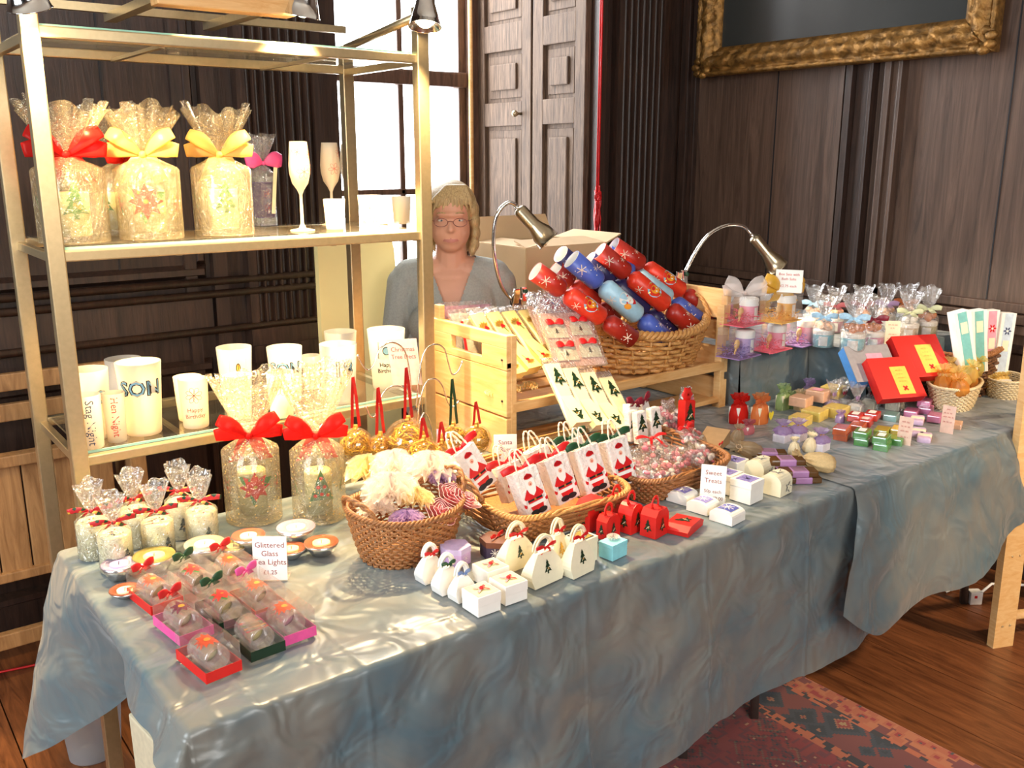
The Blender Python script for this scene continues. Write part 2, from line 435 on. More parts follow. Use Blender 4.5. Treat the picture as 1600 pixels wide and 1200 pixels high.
# ------------------------------------------------------------------ room
XW, YW, YG = 3.6, 3.29, 4.2          # painting wall, window wall, window plane
XL, YF, ZC = -2.6, -2.6, 3.6
WL, WR = 1.69, 2.97                   # window recess sides
PLASTER = mat('ceiling_plaster', '#d8cfc0', .9)
g = G(); w = .24; x = XL; i = 0
while x < XW:
    g.box((x + w / 2, (YF + YG) / 2, -.02), (w - .004, YG - YF, .04), FLOORW); x += w; i += 1
g.box(((XL + XW) / 2, (YF + YG) / 2, -.05), (XW - XL, YG - YF, .02), BLACK)
struct(g.obj('floor'))
g = G(); g.box(((XL + XW) / 2, (YF + YG) / 2, ZC + .05), (XW - XL + .2, YG - YF + .4, .1), PLASTER); struct(g.obj('ceiling'))

def panel(g, fn, u0, u1, v0, v1, m, rec=.018, mw=.03):
    """a raised moulding frame around a panel field; fn(u, v, depth) -> point"""
    for (a0, a1, b0, b1) in ((u0, u1, v0, v0 + mw), (u0, u1, v1 - mw, v1), (u0, u0 + mw, v0 + mw, v1 - mw), (u1 - mw, u1, v0 + mw, v1 - mw)):
        vs_ = [fn(a0, b0, 0), fn(a1, b0, 0), fn(a1, b1, 0), fn(a0, b1, 0)]
        q = mw * .3
        vt = [fn(a0 + q, b0 + q, rec), fn(a1 - q, b0 + q, rec), fn(a1 - q, b1 - q, rec), fn(a0 + q, b1 - q, rec)]
        g.add(vs_ + vt, [(4, 5, 6, 7), (0, 1, 5, 4), (1, 2, 6, 5), (2, 3, 7, 6), (3, 0, 4, 7)], m)
fb = lambda u, v, d: Vector((u, YW - d, v))
fr = lambda u, v, d: Vector((XW - d, u, v))
def xb(px, py=300): return WY(px, py, YW).x
def yr(px, py=300): return WX(px, py, XW).y
g = G()
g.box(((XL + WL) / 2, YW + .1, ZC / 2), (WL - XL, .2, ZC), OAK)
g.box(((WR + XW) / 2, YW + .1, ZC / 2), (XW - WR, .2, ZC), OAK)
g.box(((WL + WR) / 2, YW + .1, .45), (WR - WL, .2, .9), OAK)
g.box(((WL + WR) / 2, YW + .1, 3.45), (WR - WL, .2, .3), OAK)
# plank seams and panels of the left part
for px in (60, 175): g.box((xb(px), YW - .002, 2.3), (.006, .006, 2.2), BLACK)
a, b = xb(285), xb(330)
g.box(((a + b) / 2 - .05, YW - .012, 2.1), (.04, .024, 3.0), OAK)
g.box((b, YW - .018, 2.1), (.05, .036, 3.0), OAK)
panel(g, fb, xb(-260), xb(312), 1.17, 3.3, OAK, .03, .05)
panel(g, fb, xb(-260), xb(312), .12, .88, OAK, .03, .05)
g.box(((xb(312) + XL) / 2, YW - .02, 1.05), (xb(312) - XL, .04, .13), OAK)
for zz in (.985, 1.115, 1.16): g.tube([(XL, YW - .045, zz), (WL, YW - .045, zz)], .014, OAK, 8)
struct(g.obj('wall_back'))
def fluted(u0, u1, z0, z1, n, fn, name):
    g = G(); N = 160; pts = []
    for k in range(N + 1):
        t = k / N; u = u0 + (u1 - u0) * t
        e = .09; d = .05
        if e < t < 1 - e:
            ph = ((t - e) / (1 - 2 * e) * n) % 1; d = .05 - .026 * max(0, math.sin(ph * math.pi)) ** .5 * (1 if .12 < ph < .88 else 0)
        pts.append((u, d))
    vs_ = []; fs_ = []
    for u, d in pts: vs_ += [fn(u, z0, d), fn(u, z1, d)]
    for k in range(N): fs_.append((2 * k, 2 * k + 2, 2 * k + 3, 2 * k + 1))
    g.add(vs_, fs_, OAK, None, False)
    for u in (u0, u1): g.add([fn(u, z0, 0), fn(u, z0, .05), fn(u, z1, .05), fn(u, z1, 0)], [(0, 1, 2, 3)], OAK)
    for zz, hh, dd in ((z0 - .06, .06, .07), (z0 - .12, .06, .085), (z1, .08, .07)):
        vs_ = [fn(u0 - .01, zz, 0), fn(u1 + .01, zz, 0), fn(u1 + .01, zz, dd), fn(u0 - .01, zz, dd), fn(u0 - .01, zz + hh, 0), fn(u1 + .01, zz + hh, 0), fn(u1 + .01, zz + hh, dd), fn(u0 - .01, zz + hh, dd)]
        g.add(vs_, [(0, 1, 2, 3), (4, 5, 6, 7), (3, 2, 6, 7), (0, 3, 7, 4), (1, 2, 6, 5)], OAK)
    return struct(g.obj(name))
fluted(xb(372), xb(500), WY(440, 505, YW).z, 3.45, 8, fb, 'trim_1')
fluted(xb(950), xb(1026), .3, 3.45, 7, fb, 'trim_2')
# painting wall
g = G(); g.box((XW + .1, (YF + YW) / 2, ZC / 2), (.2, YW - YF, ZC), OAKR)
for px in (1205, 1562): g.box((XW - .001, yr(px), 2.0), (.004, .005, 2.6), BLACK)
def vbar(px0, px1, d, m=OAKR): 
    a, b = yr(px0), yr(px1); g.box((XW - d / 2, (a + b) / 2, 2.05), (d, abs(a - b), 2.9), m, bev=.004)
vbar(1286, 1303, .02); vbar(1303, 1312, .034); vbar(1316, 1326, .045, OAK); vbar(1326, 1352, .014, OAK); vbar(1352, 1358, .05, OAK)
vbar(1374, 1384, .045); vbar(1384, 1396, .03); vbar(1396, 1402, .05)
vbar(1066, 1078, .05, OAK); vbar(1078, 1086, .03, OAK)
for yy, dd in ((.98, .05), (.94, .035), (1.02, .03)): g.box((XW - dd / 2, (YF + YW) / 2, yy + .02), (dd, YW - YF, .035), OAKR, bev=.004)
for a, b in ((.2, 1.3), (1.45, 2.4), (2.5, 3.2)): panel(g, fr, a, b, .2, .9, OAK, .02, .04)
struct(g.obj('wall_right'))
g = G(); g.box((XW - .015, (YF + YW) / 2, .08), (.03, YW - YF, .16), OAK, bev=.004); struct(g.obj('baseboard_right'))
g = G(); g.box((XL - .1, (YF + YW) / 2, ZC / 2), (.2, YW - YF, ZC), OAK); struct(g.obj('wall_left'))
g = G(); g.box(((XL + XW) / 2, YF - .1, ZC / 2), (XW - XL, .2, ZC), OAK); struct(g.obj('wall_front'))
# recess
g = G()
g.box((WL - .03, (YW + YG) / 2 + .1, 1.8), (.06, YG - YW - .2 + .0, ZC), OAKL)
g.box((WR + .06, (YW + YG) / 2 + .1, 1.8), (.06, YG - YW - .2, ZC), OAK)
g.box(((WL + WR) / 2, (YW + YG) / 2 + .1, .85), (WR - WL, YG - YW - .2, .06), OAKL)
g.box(((WL + WR) / 2, (YW + YG) / 2 + .1, 3.33), (WR - WL, YG - YW - .2, .06), OAKL)
struct(g.obj('trim_3'))
# sash window
SASH = wood('sash_wood', '#3e2b22', '#6d5142', .45, (8, 8, 1), 5, .2)
g = G(); zr = WY(650, 122, YG).z; xm = WY(628, 300, YG).x
fx0, fx1 = WL + .02, WR - .0
g.box((fx0 + .03, YG, 2.1), (.06, .12, 2.6), SASH); g.box((fx1 - .035, YG, 2.1), (.09, .14, 2.6), SASH)
g.box((fx1 - .1, YG + .01, 2.1), (.045, .06, 2.5), SASH, bev=.006); g.tube([(fx1 - .085, YG - .075, .9), (fx1 - .085, YG - .075, 3.3)], .012, PINE, 8)
g.box(((fx0 + fx1) / 2, YG, zr), (fx1 - fx0, .08, .075), SASH, bev=.01)
g.box(((fx0 + fx1) / 2, YG, .93), (fx1 - fx0, .14, .12), SASH); g.box(((fx0 + fx1) / 2, YG, 3.3), (fx1 - fx0, .12, .1), SASH)
g.box((xm, YG, 2.1), (.03, .035, 2.5), SASH, bev=.006)
g.box((xm - .42, YG, 2.1), (.03, .035, 2.5), SASH, bev=.006)
zb = WY(650, 299, YG).z
for zz in (zb, zb - (zr - zb), zr + (zr - zb) * 1.0, zr + (zr - zb) * 2): g.box(((fx0 + fx1) / 2, YG, zz), (fx1 - fx0, .035, .03), SASH, bev=.006)
g.box(((fx0 + fx1) / 2, YG, 2.1), (fx1 - fx0 - .05, .004, 2.4), clear('window_pane', '#ffffff', '#ffffff', .05, .02))
struct(g.obj('window_1'))
# wooden shutters folded against the right side of the recess
def shutter(px0, px1, label, knob):
    X = WR + .0; y0 = WX(px0, 200, X).y; y1 = WX(px1, 200, X).y      # far, near
    t = thing('window_shutter', label, 'shutter', (X, (y0 + y1) / 2, .95), 0, 'oak shutters of the window recess')
    W = y0 - y1 - .006; H = 2.3; g = G(); st = .07
    def b(u0, u1, v0, v1, d0, d1, bev=.003): g.box(((-(d0 + d1) / 2), (u0 + u1) / 2, (v0 + v1) / 2), (abs(d1 - d0), u1 - u0, v1 - v0), OAKL, bev=bev)
    b(-W / 2, W / 2, 0, H, 0, .014)
    b(-W / 2, -W / 2 + st, 0, H, .014, .035); b(W / 2 - st * 1.1, W / 2, 0, H, .014, .035)
    zz = [WX((px0 + px1) / 2, y, X).z - .95 for y in (560, 384, 196, 160, 92, 52, -52, -90)]
    rails = [(0, .1), (WX(800, 197, X).z - .95, WX(800, 160, X).z - .95), (WX(800, 80, X).z - .95, WX(800, 37, X).z - .95), (WX(800, -40, X).z - .95, WX(800, -78, X).z - .95), (H - .1, H)]
    for a, c in rails: b(-W / 2 + st, W / 2 - st * 1.1, a, c, .014, .035, .004)
    for (a, c), (d, e) in zip(rails[:-1], rails[1:]):
        b(-W / 2 + st + .02, W / 2 - st * 1.1 - .02, c + .02, d - .02, .012, .02, .004)
        b(-W / 2 + st + .055, W / 2 - st * 1.1 - .045, c + .06, d - .06, .018, .032, .006)
    g.obj('shutter_panel', t)
    if knob:
        q = WX(823, 178, X); g = G()
        g.lathe([(.0, 0), (.008, 0), (.006, .02), (.012, .03), (.017, .04), (.014, .052), (0, .058)], BRASSY, 16, Matrix.Rotation(-math.pi / 2, 4, 'Y'))
        g.obj('knob', t, (-.034, q.y - t.location.y, q.z - .95))
    return t
shutter(752, 838, 'weathered oak shutter leaf with a round brass knob, nearer the window', True)
shutter(840, 922, 'weathered oak shutter leaf without a knob, nearer the red cord', False)
g = G(); g.box((WR + .02, YW - .03, 1.8), (.05, .06, ZC), OAK, bev=.006); struct(g.obj('trim_4'))

# ------------------------------------------------------------------ red cord
g = G(); c = WY(934, 300, YW - .12)
for dx in (-.006, .004): g.tube([(c.x + dx, c.y, 3.5), (c.x + dx * 1.1, c.y, c.z)], .004, REDR, 6)
for i in range(16):
    a = i * 2.4; r = .014 * math.sqrt((i % 7 + 1) / 7); zt = c.z + random.uniform(-.01, .03); L = random.uniform(.12, .25)
    g.tube([(c.x + r * math.cos(a) + .004 * math.sin(k * 1.3 + i), c.y + r * math.sin(a), zt - L * k / 8) for k in range(9)], .0035, REDR, 5)
for i in range(3): g.tube([(c.x - .016 + .02 * math.cos(t * .7) * (1 - i * .2), c.y - .02, c.z - .02 + .018 * math.sin(t * .7)) for t in range(10)], .0028, REDR, 5)
g.tube([(c.x - .01, c.y - .02, c.z - .02), (c.x - .028, c.y - .02, c.z - .05), (c.x - .02, c.y - .02, c.z - .09)], .003, REDR, 5)
tag(g.obj('curtain_pull'), 'long red double cord with a knotted bundle, hanging beside the oak shutters', 'cord')

# ------------------------------------------------------------------ painting
ya, yb = WX(1092, 122, XW - .08).y, WX(1556, 82, XW - .08).y
zb_ = WX(1300, 103, XW - .08).z
t = thing('framed_painting', 'large dark oil painting in a carved gilt frame on the panelled wall', 'painting', (XW - .055, (ya + yb) / 2, zb_))
W = ya - yb; H = 1.15; fw = .125
GILT = mat('antique_gilt', '#8a6330', .45, .6, .55, 30, .5, 60)
prof = [(0, 0), (0, .05), (.01, .062), (.02, .05), (.028, .046), (.04, .066), (.06, .074), (.08, .066), (.092, .045), (.1, .048), (.11, .04), (fw, .026), (fw, 0)]
g = G(); ncorn = []
def frame_side(p0, p1, inw):
    n = 90; vs_ = []; fs_ = []
    d = (p1 - p0); L = d.length; d = d / L
    for i in range(n + 1):
        for j, (o, h) in enumerate(prof):
            s = i / n * L; s = min(max(s, o), L - o) if i in (0, n) else o + (L - 2 * o) * i / n
            q = p0 + d * s + inw * o; hh = h
            if 4 <= j <= 9:
                k = noise.noise(Vector((s * 38, o * 60, 2))) + .6 * noise.noise(Vector((s * 80, o * 90, 7))); hh = h + .013 * k + .006 * math.sin(s * 70 + o * 60)
            elif j in (1, 2, 3): hh = h + .003 * math.sin(s * 260)
            vs_.append(Vector((-hh, q.x, q.y)))
    m_ = len(prof)
    for i in range(n):
        for j in range(m_ - 1): fs_.append((i * m_ + j, (i + 1) * m_ + j, (i + 1) * m_ + j + 1, i * m_ + j + 1))
    g.add(vs_, fs_, GILT, None, True)
c4 = [Vector((-W / 2, 0)), Vector((W / 2, 0)), Vector((W / 2, H)), Vector((-W / 2, H))]
for k, inw in enumerate((Vector((0, 1)), Vector((-1, 0)), Vector((0, -1)), Vector((1, 0)))): frame_side(c4[k], c4[(k + 1) % 4], inw)
for cx, cz in ((W / 2 - .03, .03), (-W / 2 + .03, .03), (W / 2 - .03, H - .03), (-W / 2 + .03, H - .03)):
    for k in range(7):
        a = k * .9; g.sphere((-.055, cx + .035 * math.cos(a) - .01 * (1 if cx > 0 else -1), cz + .035 * math.sin(a) + .01), .022, GILT, 8, 6, sc=(.7, 1.2, .8))
g.obj('frame', t)
CANV, nt, b = newmat('dark_oil_canvas')
b.inputs['Roughness'].default_value = .3
tc = nt.nodes.new('ShaderNodeTexCoord'); n = nt.nodes.new('ShaderNodeTexNoise'); n.inputs['Scale'].default_value = 2.2; n.inputs['Detail'].default_value = 5
r = nt.nodes.new('ShaderNodeValToRGB'); r.color_ramp.elements[0].color = (.006, .006, .005, 1); r.color_ramp.elements[1].color = (.045, .048, .045, 1)
nt.links.new(tc.outputs['Object'], n.inputs[0]); nt.links.new(n.outputs[0], r.inputs[0]); nt.links.new(r.outputs[0], b.inputs['Base Color'])
n2 = nt.nodes.new('ShaderNodeTexNoise'); n2.inputs['Scale'].default_value = 90
bp = nt.nodes.new('ShaderNodeBump'); bp.inputs['Strength'].default_value = .25; nt.links.new(tc.outputs['Object'], n2.inputs[0]); nt.links.new(n2.outputs[0], bp.inputs['Height']); nt.links.new(bp.outputs[0], b.inputs['Normal'])
g = G(); g.box((-.012, 0, H / 2), (.012, W - .2, H - .2), CANV); g.obj('canvas', t)

# ------------------------------------------------------------------ wooden settle behind the shelf unit
t = thing('wooden_settle', 'tan boarded wooden bench with a slatted back, behind the left end of the stall', 'bench', (-.2, 3.0, 0))
g = G()
for k in range(22): g.box((-.98 + k * .087, 0, .53), (.083, .02, .34), TANW, bev=.004)
g.box((-.02, -.01, .715), (2.0, .05, .035), TANW, bev=.004); g.box((-.02, -.01, .35), (2.0, .03, .03), TANW, bev=.004)
g.obj('front_panel', t)
for zz in (.82, .915): G().box((-.02, .15, zz), (2.0, .025, .055), TANW, bev=.004).obj('back_slat', t)
G().box((-.02, -.02, .15), (2.0, .03, .05), TANW, bev=.004).obj('foot_rail', t)
for x in (-1.0, .96): G().box((x, .06, .47), (.05, .2, .94), TANW, bev=.004).obj('end_post', t)

# ------------------------------------------------------------------ pine ladder frame at the right edge
t = thing('pine_trestle', 'pale pine ladder frame standing at the right end of the stall', 'trestle', (2.99, 1.2, 0))
a = P(1562, 1008, 0); b = WY(1604, 600, a.y + .0)
t.location = a
up = Vector((b.x - a.x, b.y - a.y, b.z - a.z)); up = up / up.z
sd = Vector((.85, -.35, 0)).normalized()
def stile(off, g=None):
    g = G(); p0 = sd * off; p1 = p0 + Vector((0, 0, 1.05)) + Vector((up.x * .3, up.y * .3, 0)); w_ = sd * .04; th = Vector((sd.y, -sd.x, 0)) * .014
    vs_ = [p0 - w_ - th, p0 + w_ - th, p0 + w_ + th, p0 - w_ + th, p1 - w_ - th, p1 + w_ - th, p1 + w_ + th, p1 - w_ + th]
    return g.add(vs_, [(3, 2, 1, 0), (4, 5, 6, 7), (0, 1, 5, 4), (1, 2, 6, 5), (2, 3, 7, 6), (3, 0, 4, 7)], PINE)
for off in (0, .5):
    s_ = stile(off).obj('stile', t)
    if off == 0:
        for h in (.08, .33, .6):
            for dx in (-.015, .015):
                q = sd * dx + Vector((0, 0, h)) + Vector((sd.y, -sd.x, 0)) * .016
                G().sphere(q, .0035, METAL, 8, 6).obj('screw', s_)
for h in (.09, .35, .62, .9):
    p0 = sd * 0 + Vector((0, 0, h)); p1 = sd * .5 + Vector((0, 0, h)); q = Vector((sd.y, -sd.x, 0)) * -.02
    G().tube([p0 + q, p1 + q], .02, PINE, 4).obj('rung', t)

# ------------------------------------------------------------------ rug
RUG, nt, b = newmat('rug_pattern'); b.inputs['Roughness'].default_value = .95; b.inputs['Sheen Weight'].default_value = .3
L = nt.links.new
def N(t_, **k):
    n_ = nt.nodes.new(t_)
    for a_, v_ in k.items(): setattr(n_, a_, v_)
    return n_
tc = N('ShaderNodeTexCoord'); sn = N('ShaderNodeVectorMath', operation='SNAP'); sn.inputs[1].default_value = (.007, .007, .007); L(tc.outputs['Object'], sn.inputs[0])
sep = N('ShaderNodeSeparateXYZ'); L(sn.outputs[0], sep.inputs[0])
ab = N('ShaderNodeVectorMath', operation='ABSOLUTE'); L(sn.outputs[0], ab.inputs[0])
v1 = N('ShaderNodeTexVoronoi', distance='MANHATTAN'); v1.inputs['Scale'].default_value = 11; L(ab.outputs[0], v1.inputs['Vector'])
v2 = N('ShaderNodeTexVoronoi', distance='MANHATTAN', feature='DISTANCE_TO_EDGE') if False else N('ShaderNodeTexVoronoi', distance='CHEBYCHEV'); v2.inputs['Scale'].default_value = 30; L(ab.outputs[0], v2.inputs['Vector'])
def ramp(els, src, interp='CONSTANT'):
    r_ = N('ShaderNodeValToRGB'); r_.color_ramp.interpolation = interp; e = r_.color_ramp.elements
    while len(e) < len(els): e.new(.5)
    for q, (p_, c_) in zip(e, els): q.position = p_; q.color = lin(c_) + (1,)
    L(src, r_.inputs[0]); return r_
field = ramp([(0, '#6a5a3c'), (.12, '#701812'), (.3, '#22262a'), (.36, '#84201a'), (.56, '#6c5c40'), (.6, '#2c2220'), (.66, '#84201a')], v1.outputs['Distance'])
small = ramp([(0, '#c8a878'), (.12, '#4a221c'), (.26, '#7a2018'), (.42, '#262a2e'), (.52, '#84341f')], v2.outputs['Distance'])
mixf = N('ShaderNodeMix', data_type='RGBA'); mixf.inputs[0].default_value = .45; L(field.outputs[0], mixf.inputs[6]); L(small.outputs[0], mixf.inputs[7])
navy = ramp([(0, '#94784e'), (.14, '#7e2418'), (.26, '#8a5838'), (.34, '#1c2026'), (.6, '#2a2e34'), (.8, '#6c2c20')], v1.outputs['Distance'])
orng = ramp([(0, '#3a3530'), (.12, '#8c2016'), (.24, '#a0522c'), (.42, '#a86036'), (.55, '#6c2a20')], v2.outputs['Distance'])
band = N('ShaderNodeMath', operation='SUBTRACT'); band.inputs[0].default_value = .75
absx = N('ShaderNodeMath', operation='ABSOLUTE'); L(sep.outputs[0], absx.inputs[0]); L(absx.outputs[0], band.inputs[1])
def below(x_, a_, b_, src):
    lt = N('ShaderNodeMath', operation='LESS_THAN'); lt.inputs[1].default_value = x_; L(band.outputs[0], lt.inputs[0])
    m_ = N('ShaderNodeMix', data_type='RGBA'); L(lt.outputs[0], m_.inputs[0]); L(a_, m_.inputs[6]); L(b_, m_.inputs[7]); return m_.outputs[2]
grd = ramp([(0, '#241a18'), (.3, '#a8562f'), (.55, '#241a18')], v2.outputs['Distance'])
o_ = below(.27, mixf.outputs[2], grd.outputs[0], 0); o_ = below(.235, o_, navy.outputs[0], 0); o_ = below(.1, o_, grd.outputs[0], 0); o_ = below(.08, o_, orng.outputs[0], 0)
L(o_, b.inputs['Base Color'])
g = G(); g.box((0, 0, .006), (1.5, 3.0, .012), RUG, bev=.004)
tag(g.obj('patterned_rug', None, (1.55, .25, 0)), 'red and navy patterned oriental rug on the floorboards in front of the stall', 'rug')

# ------------------------------------------------------------------ tables
TTOP = mat('table_laminate', '#8a7a66', .5)
LEGM = mat('table_leg_grey', '#6d635c', .4, .5)
def table(name, label, x0, x1, y0, y1, legs):
    t = thing(name, label, 'table', ((x0 + x1) / 2, (y0 + y1) / 2, 0), 0, 'folding tables under the stall')
    G().box((0, 0, .722), (x1 - x0 - .02, y1 - y0 - .02, .032), TTOP, bev=.004).obj('tabletop', t)
    for lx in legs:
        for sy in (-1, 1):
            G().tube([(lx - (x0 + x1) / 2, sy * ((y1 - y0) / 2 - .2), .706), (lx - (x0 + x1) / 2, sy * ((y1 - y0) / 2 - .17), .0125 if .8 < lx < 2.3 and sy < 0 else 0)], .016, LEGM, 4).obj('leg', t)
table('folding_table', 'folding table under the blue grey cloth, left half of the stall', .36, 1.84, 1.29, 2.115, (.5, 1.7))
table('folding_table', 'folding table under the overlapping cloth, right half of the stall', 1.86, 3.36, 1.29, 2.115, (2.0, 3.2))
table('folding_table', 'folding table at the back carrying the pine display rack', 1.45, 3.36, 2.14, 2.5, (1.6, 3.2))

# ------------------------------------------------------------------ cloths
CLOTH, nt, b = newmat('blue_grey_cloth')
b.inputs['Roughness'].default_value = .36; b.inputs['Sheen Weight'].default_value = .3; b.inputs['Specular IOR Level'].default_value = .6
tc = nt.nodes.new('ShaderNodeTexCoord'); n = nt.nodes.new('ShaderNodeTexNoise'); n.inputs['Scale'].default_value = 6; n.inputs['Detail'].default_value = 6; n.inputs['Distortion'].default_value = .5
n3 = nt.nodes.new('ShaderNodeTexNoise'); n3.inputs['Scale'].default_value = 9; n3.inputs['Detail'].default_value = 2; n3.inputs['Distortion'].default_value = .8; nt.links.new(tc.outputs['Object'], n3.inputs[0])
r = nt.nodes.new('ShaderNodeValToRGB'); r.color_ramp.elements[0].position = .3; r.color_ramp.elements[1].position = .75
r.color_ramp.elements[0].color = lin('#4a626c') + (1,); r.color_ramp.elements[1].color = lin('#7b776d') + (1,)
bp = nt.nodes.new('ShaderNodeBump'); bp.inputs['Strength'].default_value = .62; bp.inputs['Distance'].default_value = .04
nt.links.new(tc.outputs['Object'], n.inputs[0]); nt.links.new(n.outputs[0], r.inputs[0]); nt.links.new(r.outputs[0], b.inputs['Base Color'])
nt.links.new(n3.outputs[0], bp.inputs['Height']); nt.links.new(bp.outputs[0], b.inputs['Normal'])

def cloth(name, label, x0, x1, y0, y1, z, hem, path, flare, nx=110, ny=50, seed=0, wav=.012, topamp=.0016):
    """top sheet with rounded edge; path = list of edge sections; hem(s, edge) -> z, flare(s, edge) -> outward metres at the hem"""
    e = .014; g = G(); vs_ = []; fs_ = []
    X0, X1, Y0, Y1 = x0 + e, x1 - e, y0 + e, y1
    CR = [.41, .47] if x0 < 1 else [2.9]
    CX = [.663, 1.164, 1.53, 1.905] if x0 < 1 else [2.5, 3.0]
    def ridge(v, c, w_=.004): return math.exp(-((v - c) / w_) ** 2)
    def wr(x, y): return .0018 * sum(ridge(x, c + .004 * noise.noise(Vector((0, y * 9, c)))) for c in (CX + CR)) + topamp * (noise.noise(Vector((x * 9, y * 11, seed))) + .6 * noise.noise(Vector((x * 25, y * 19, seed + 3))))
    for i in range(nx + 1):
        for j in range(ny + 1):
            x = X0 + (X1 - X0) * i / nx; y = Y0 + (Y1 - Y0) * j / ny; vs_.append((x, y, z + wr(x, y)))
    for i in range(nx):
        for j in range(ny): fs_.append((i * (ny + 1) + j, (i + 1) * (ny + 1) + j, (i + 1) * (ny + 1) + j + 1, i * (ny + 1) + j + 1))
    g.add(vs_, fs_, CLOTH, None, True)
    per = []                       # (x, y, nx, ny, s, edge)
    if 'left' in path:
        for j in range(ny, -1, -1): per.append((X0, Y0 + (Y1 - Y0) * j / ny, -1, 0, 1 - j / ny, 0))
        for k in range(1, 8): a = math.pi + k / 8 * math.pi / 2; per.append((X0, Y0, math.cos(a), math.sin(a), k / 8, 1))
    for i in range(nx + 1): per.append((X0 + (X1 - X0) * i / nx, Y0, 0, -1, i / nx, 2))
    if 'right' in path:
        for k in range(1, 8): a = -math.pi / 2 + k / 8 * math.pi / 2; per.append((X1, Y0, math.cos(a), math.sin(a), k / 8, 3))
        for j in range(ny + 1): per.append((X1, Y0 + (Y1 - Y0) * j / ny, 1, 0, j / ny, 4))
    rows = 34; vs_ = []; fs_ = []; arc = 5
    cum = 0; px_ = None
    for (x, y, ax, ay, s, ed) in per:
        if px_: cum += math.hypot(x - px_[0], y - px_[1]) + (.02 if ed in (1, 3) else 0)
        px_ = (x, y)
        zh = hem(x, y, s, ed); fl = flare(x, y, s, ed)
        for k in range(rows + 1):
            if k <= arc:
                a = k / arc * math.pi / 2; o = e * math.sin(a); zz = z - e * (1 - math.cos(a)); zz += wr(x, y) * (1 - k / arc); d = 0
                vs_.append((x + ax * o, y + ay * o, zz))
            else:
                t_ = (k - arc) / (rows - arc); zz = z - e - (z - e - zh) * t_
                zz += .006 * noise.noise(Vector((cum * 14, 0, seed + 9))) * (t_ ** 3)
                f1 = math.sin(cum * 15 + seed + 1.6 * math.sin(cum * 4.1)) * .6 + .7 * noise.noise(Vector((cum * 5 + zz, zz * 2.2, seed)))
                wv_ = wav * t_ * f1 * 1.5 + .013 * noise.noise(Vector((cum * 7 - zz * 5, zz * 8, seed + 5))) * min(1, t_ * 4) + .002 * noise.noise(Vector((cum * 30, zz * 26 + cum * 8, seed)))
                o = e + fl * t_ ** .8 + wv_ + wav * 1.2 * t_ + (.003 * sum(ridge(x, c + .01 * noise.noise(Vector((0, zz * 8, c)))) for c in CX) if ed == 2 else 0) + .012 * math.exp(-((zz - .66) / .05) ** 2) * noise.noise(Vector((cum * 13, zz * 5, seed))) 
                dx, dy = (0, 0)
                if callable(shift := flare_shift.get(name)): dx, dy = shift(x, y, s, ed, t_)
                vs_.append((x + ax * o + dx, y + ay * o + dy, zz))
    rr = rows + 1
    for i in range(len(per) - 1):
        for k in range(rows): fs_.append((i * rr + k, i * rr + k + 1, (i + 1) * rr + k + 1, (i + 1) * rr + k))
    g.add(vs_, fs_, CLOTH, None, True)
    # raised ironing creases
    o = g.obj(name, weld=True); return o
flare_shift = {}
def smooth(a, b, t): t = min(1, max(0, (t - a) / (b - a))); return t * t * (3 - 2 * t)
def hem1(x, y, s, ed):
    if ed == 0: return .25 + (.69 - .25) * smooth(-.1, .66, s) 
    if ed == 1: return .69 - .43 * smooth(.55, .95, s)
    return .245 + .06 * (x - 1.2) + .012 * math.sin(x * 5)
def fl1(x, y, s, ed):
    if ed == 0: return .085 * (1 - smooth(0, .5, s)) + .02
    if ed == 1: return .02
    return .02
flare_shift['tablecloth'] = lambda x, y, s, ed, t_: (.16 * t_ * math.exp(-((s - .38) / .2) ** 2) if ed == 0 else 0, .0)
c1 = cloth('tablecloth', 'x', .352, 2.3, 1.276, 2.122, .742, hem1, ('left',), fl1, 420, 90, 1)
tag(c1, 'blue grey cloth over the left of the stall, one corner hanging loose', 'tablecloth')
def hem2(x, y, s, ed):
    if ed == 2:
        return .50 - .13 * smooth(2.05, 2.25, x) + .16 * smooth(2.5, 3.4, x) 
    if ed == 3: return .54 + .04 * s
    return .58
flare_shift['table_sheet'] = lambda x, y, s, ed, t_: (-.17 * t_ * (1 - smooth(0, .3, s)) if ed == 2 else 0, -.012 * (1 if ed == 2 else 0) * min(1, t_ * 6))
c2 = cloth('table_sheet', 'x', 2.09, 3.385, 1.27, 2.122, .7465, hem2, ('right',), lambda x, y, s, ed: .05 + .03 * (1 - smooth(0, .15, s) if ed == 2 else 0), 260, 60, 5, .022, .0016)
tag(c2, 'grey cloth overlapping the first one and draped over the right end of the stall', 'tablecloth')
g = G(); vs_ = []; fs_ = []
for i in range(61):
    for j in range(17): 
        x = 1.44 + 1.93 * i / 60; y = 2.132 + .376 * j / 16; vs_.append((x, y, .7415 + .001 * noise.noise(Vector((x * 9, y * 9, 0)))))
for i in range(60):
    for j in range(16): fs_.append((i * 17 + j, (i + 1) * 17 + j, (i + 1) * 17 + j + 1, i * 17 + j + 1))
g.add(vs_, fs_, CLOTH, None, True); tag(g.obj('back_cloth'), 'grey cloth strip on the rear table beneath the pine rack', 'tablecloth')

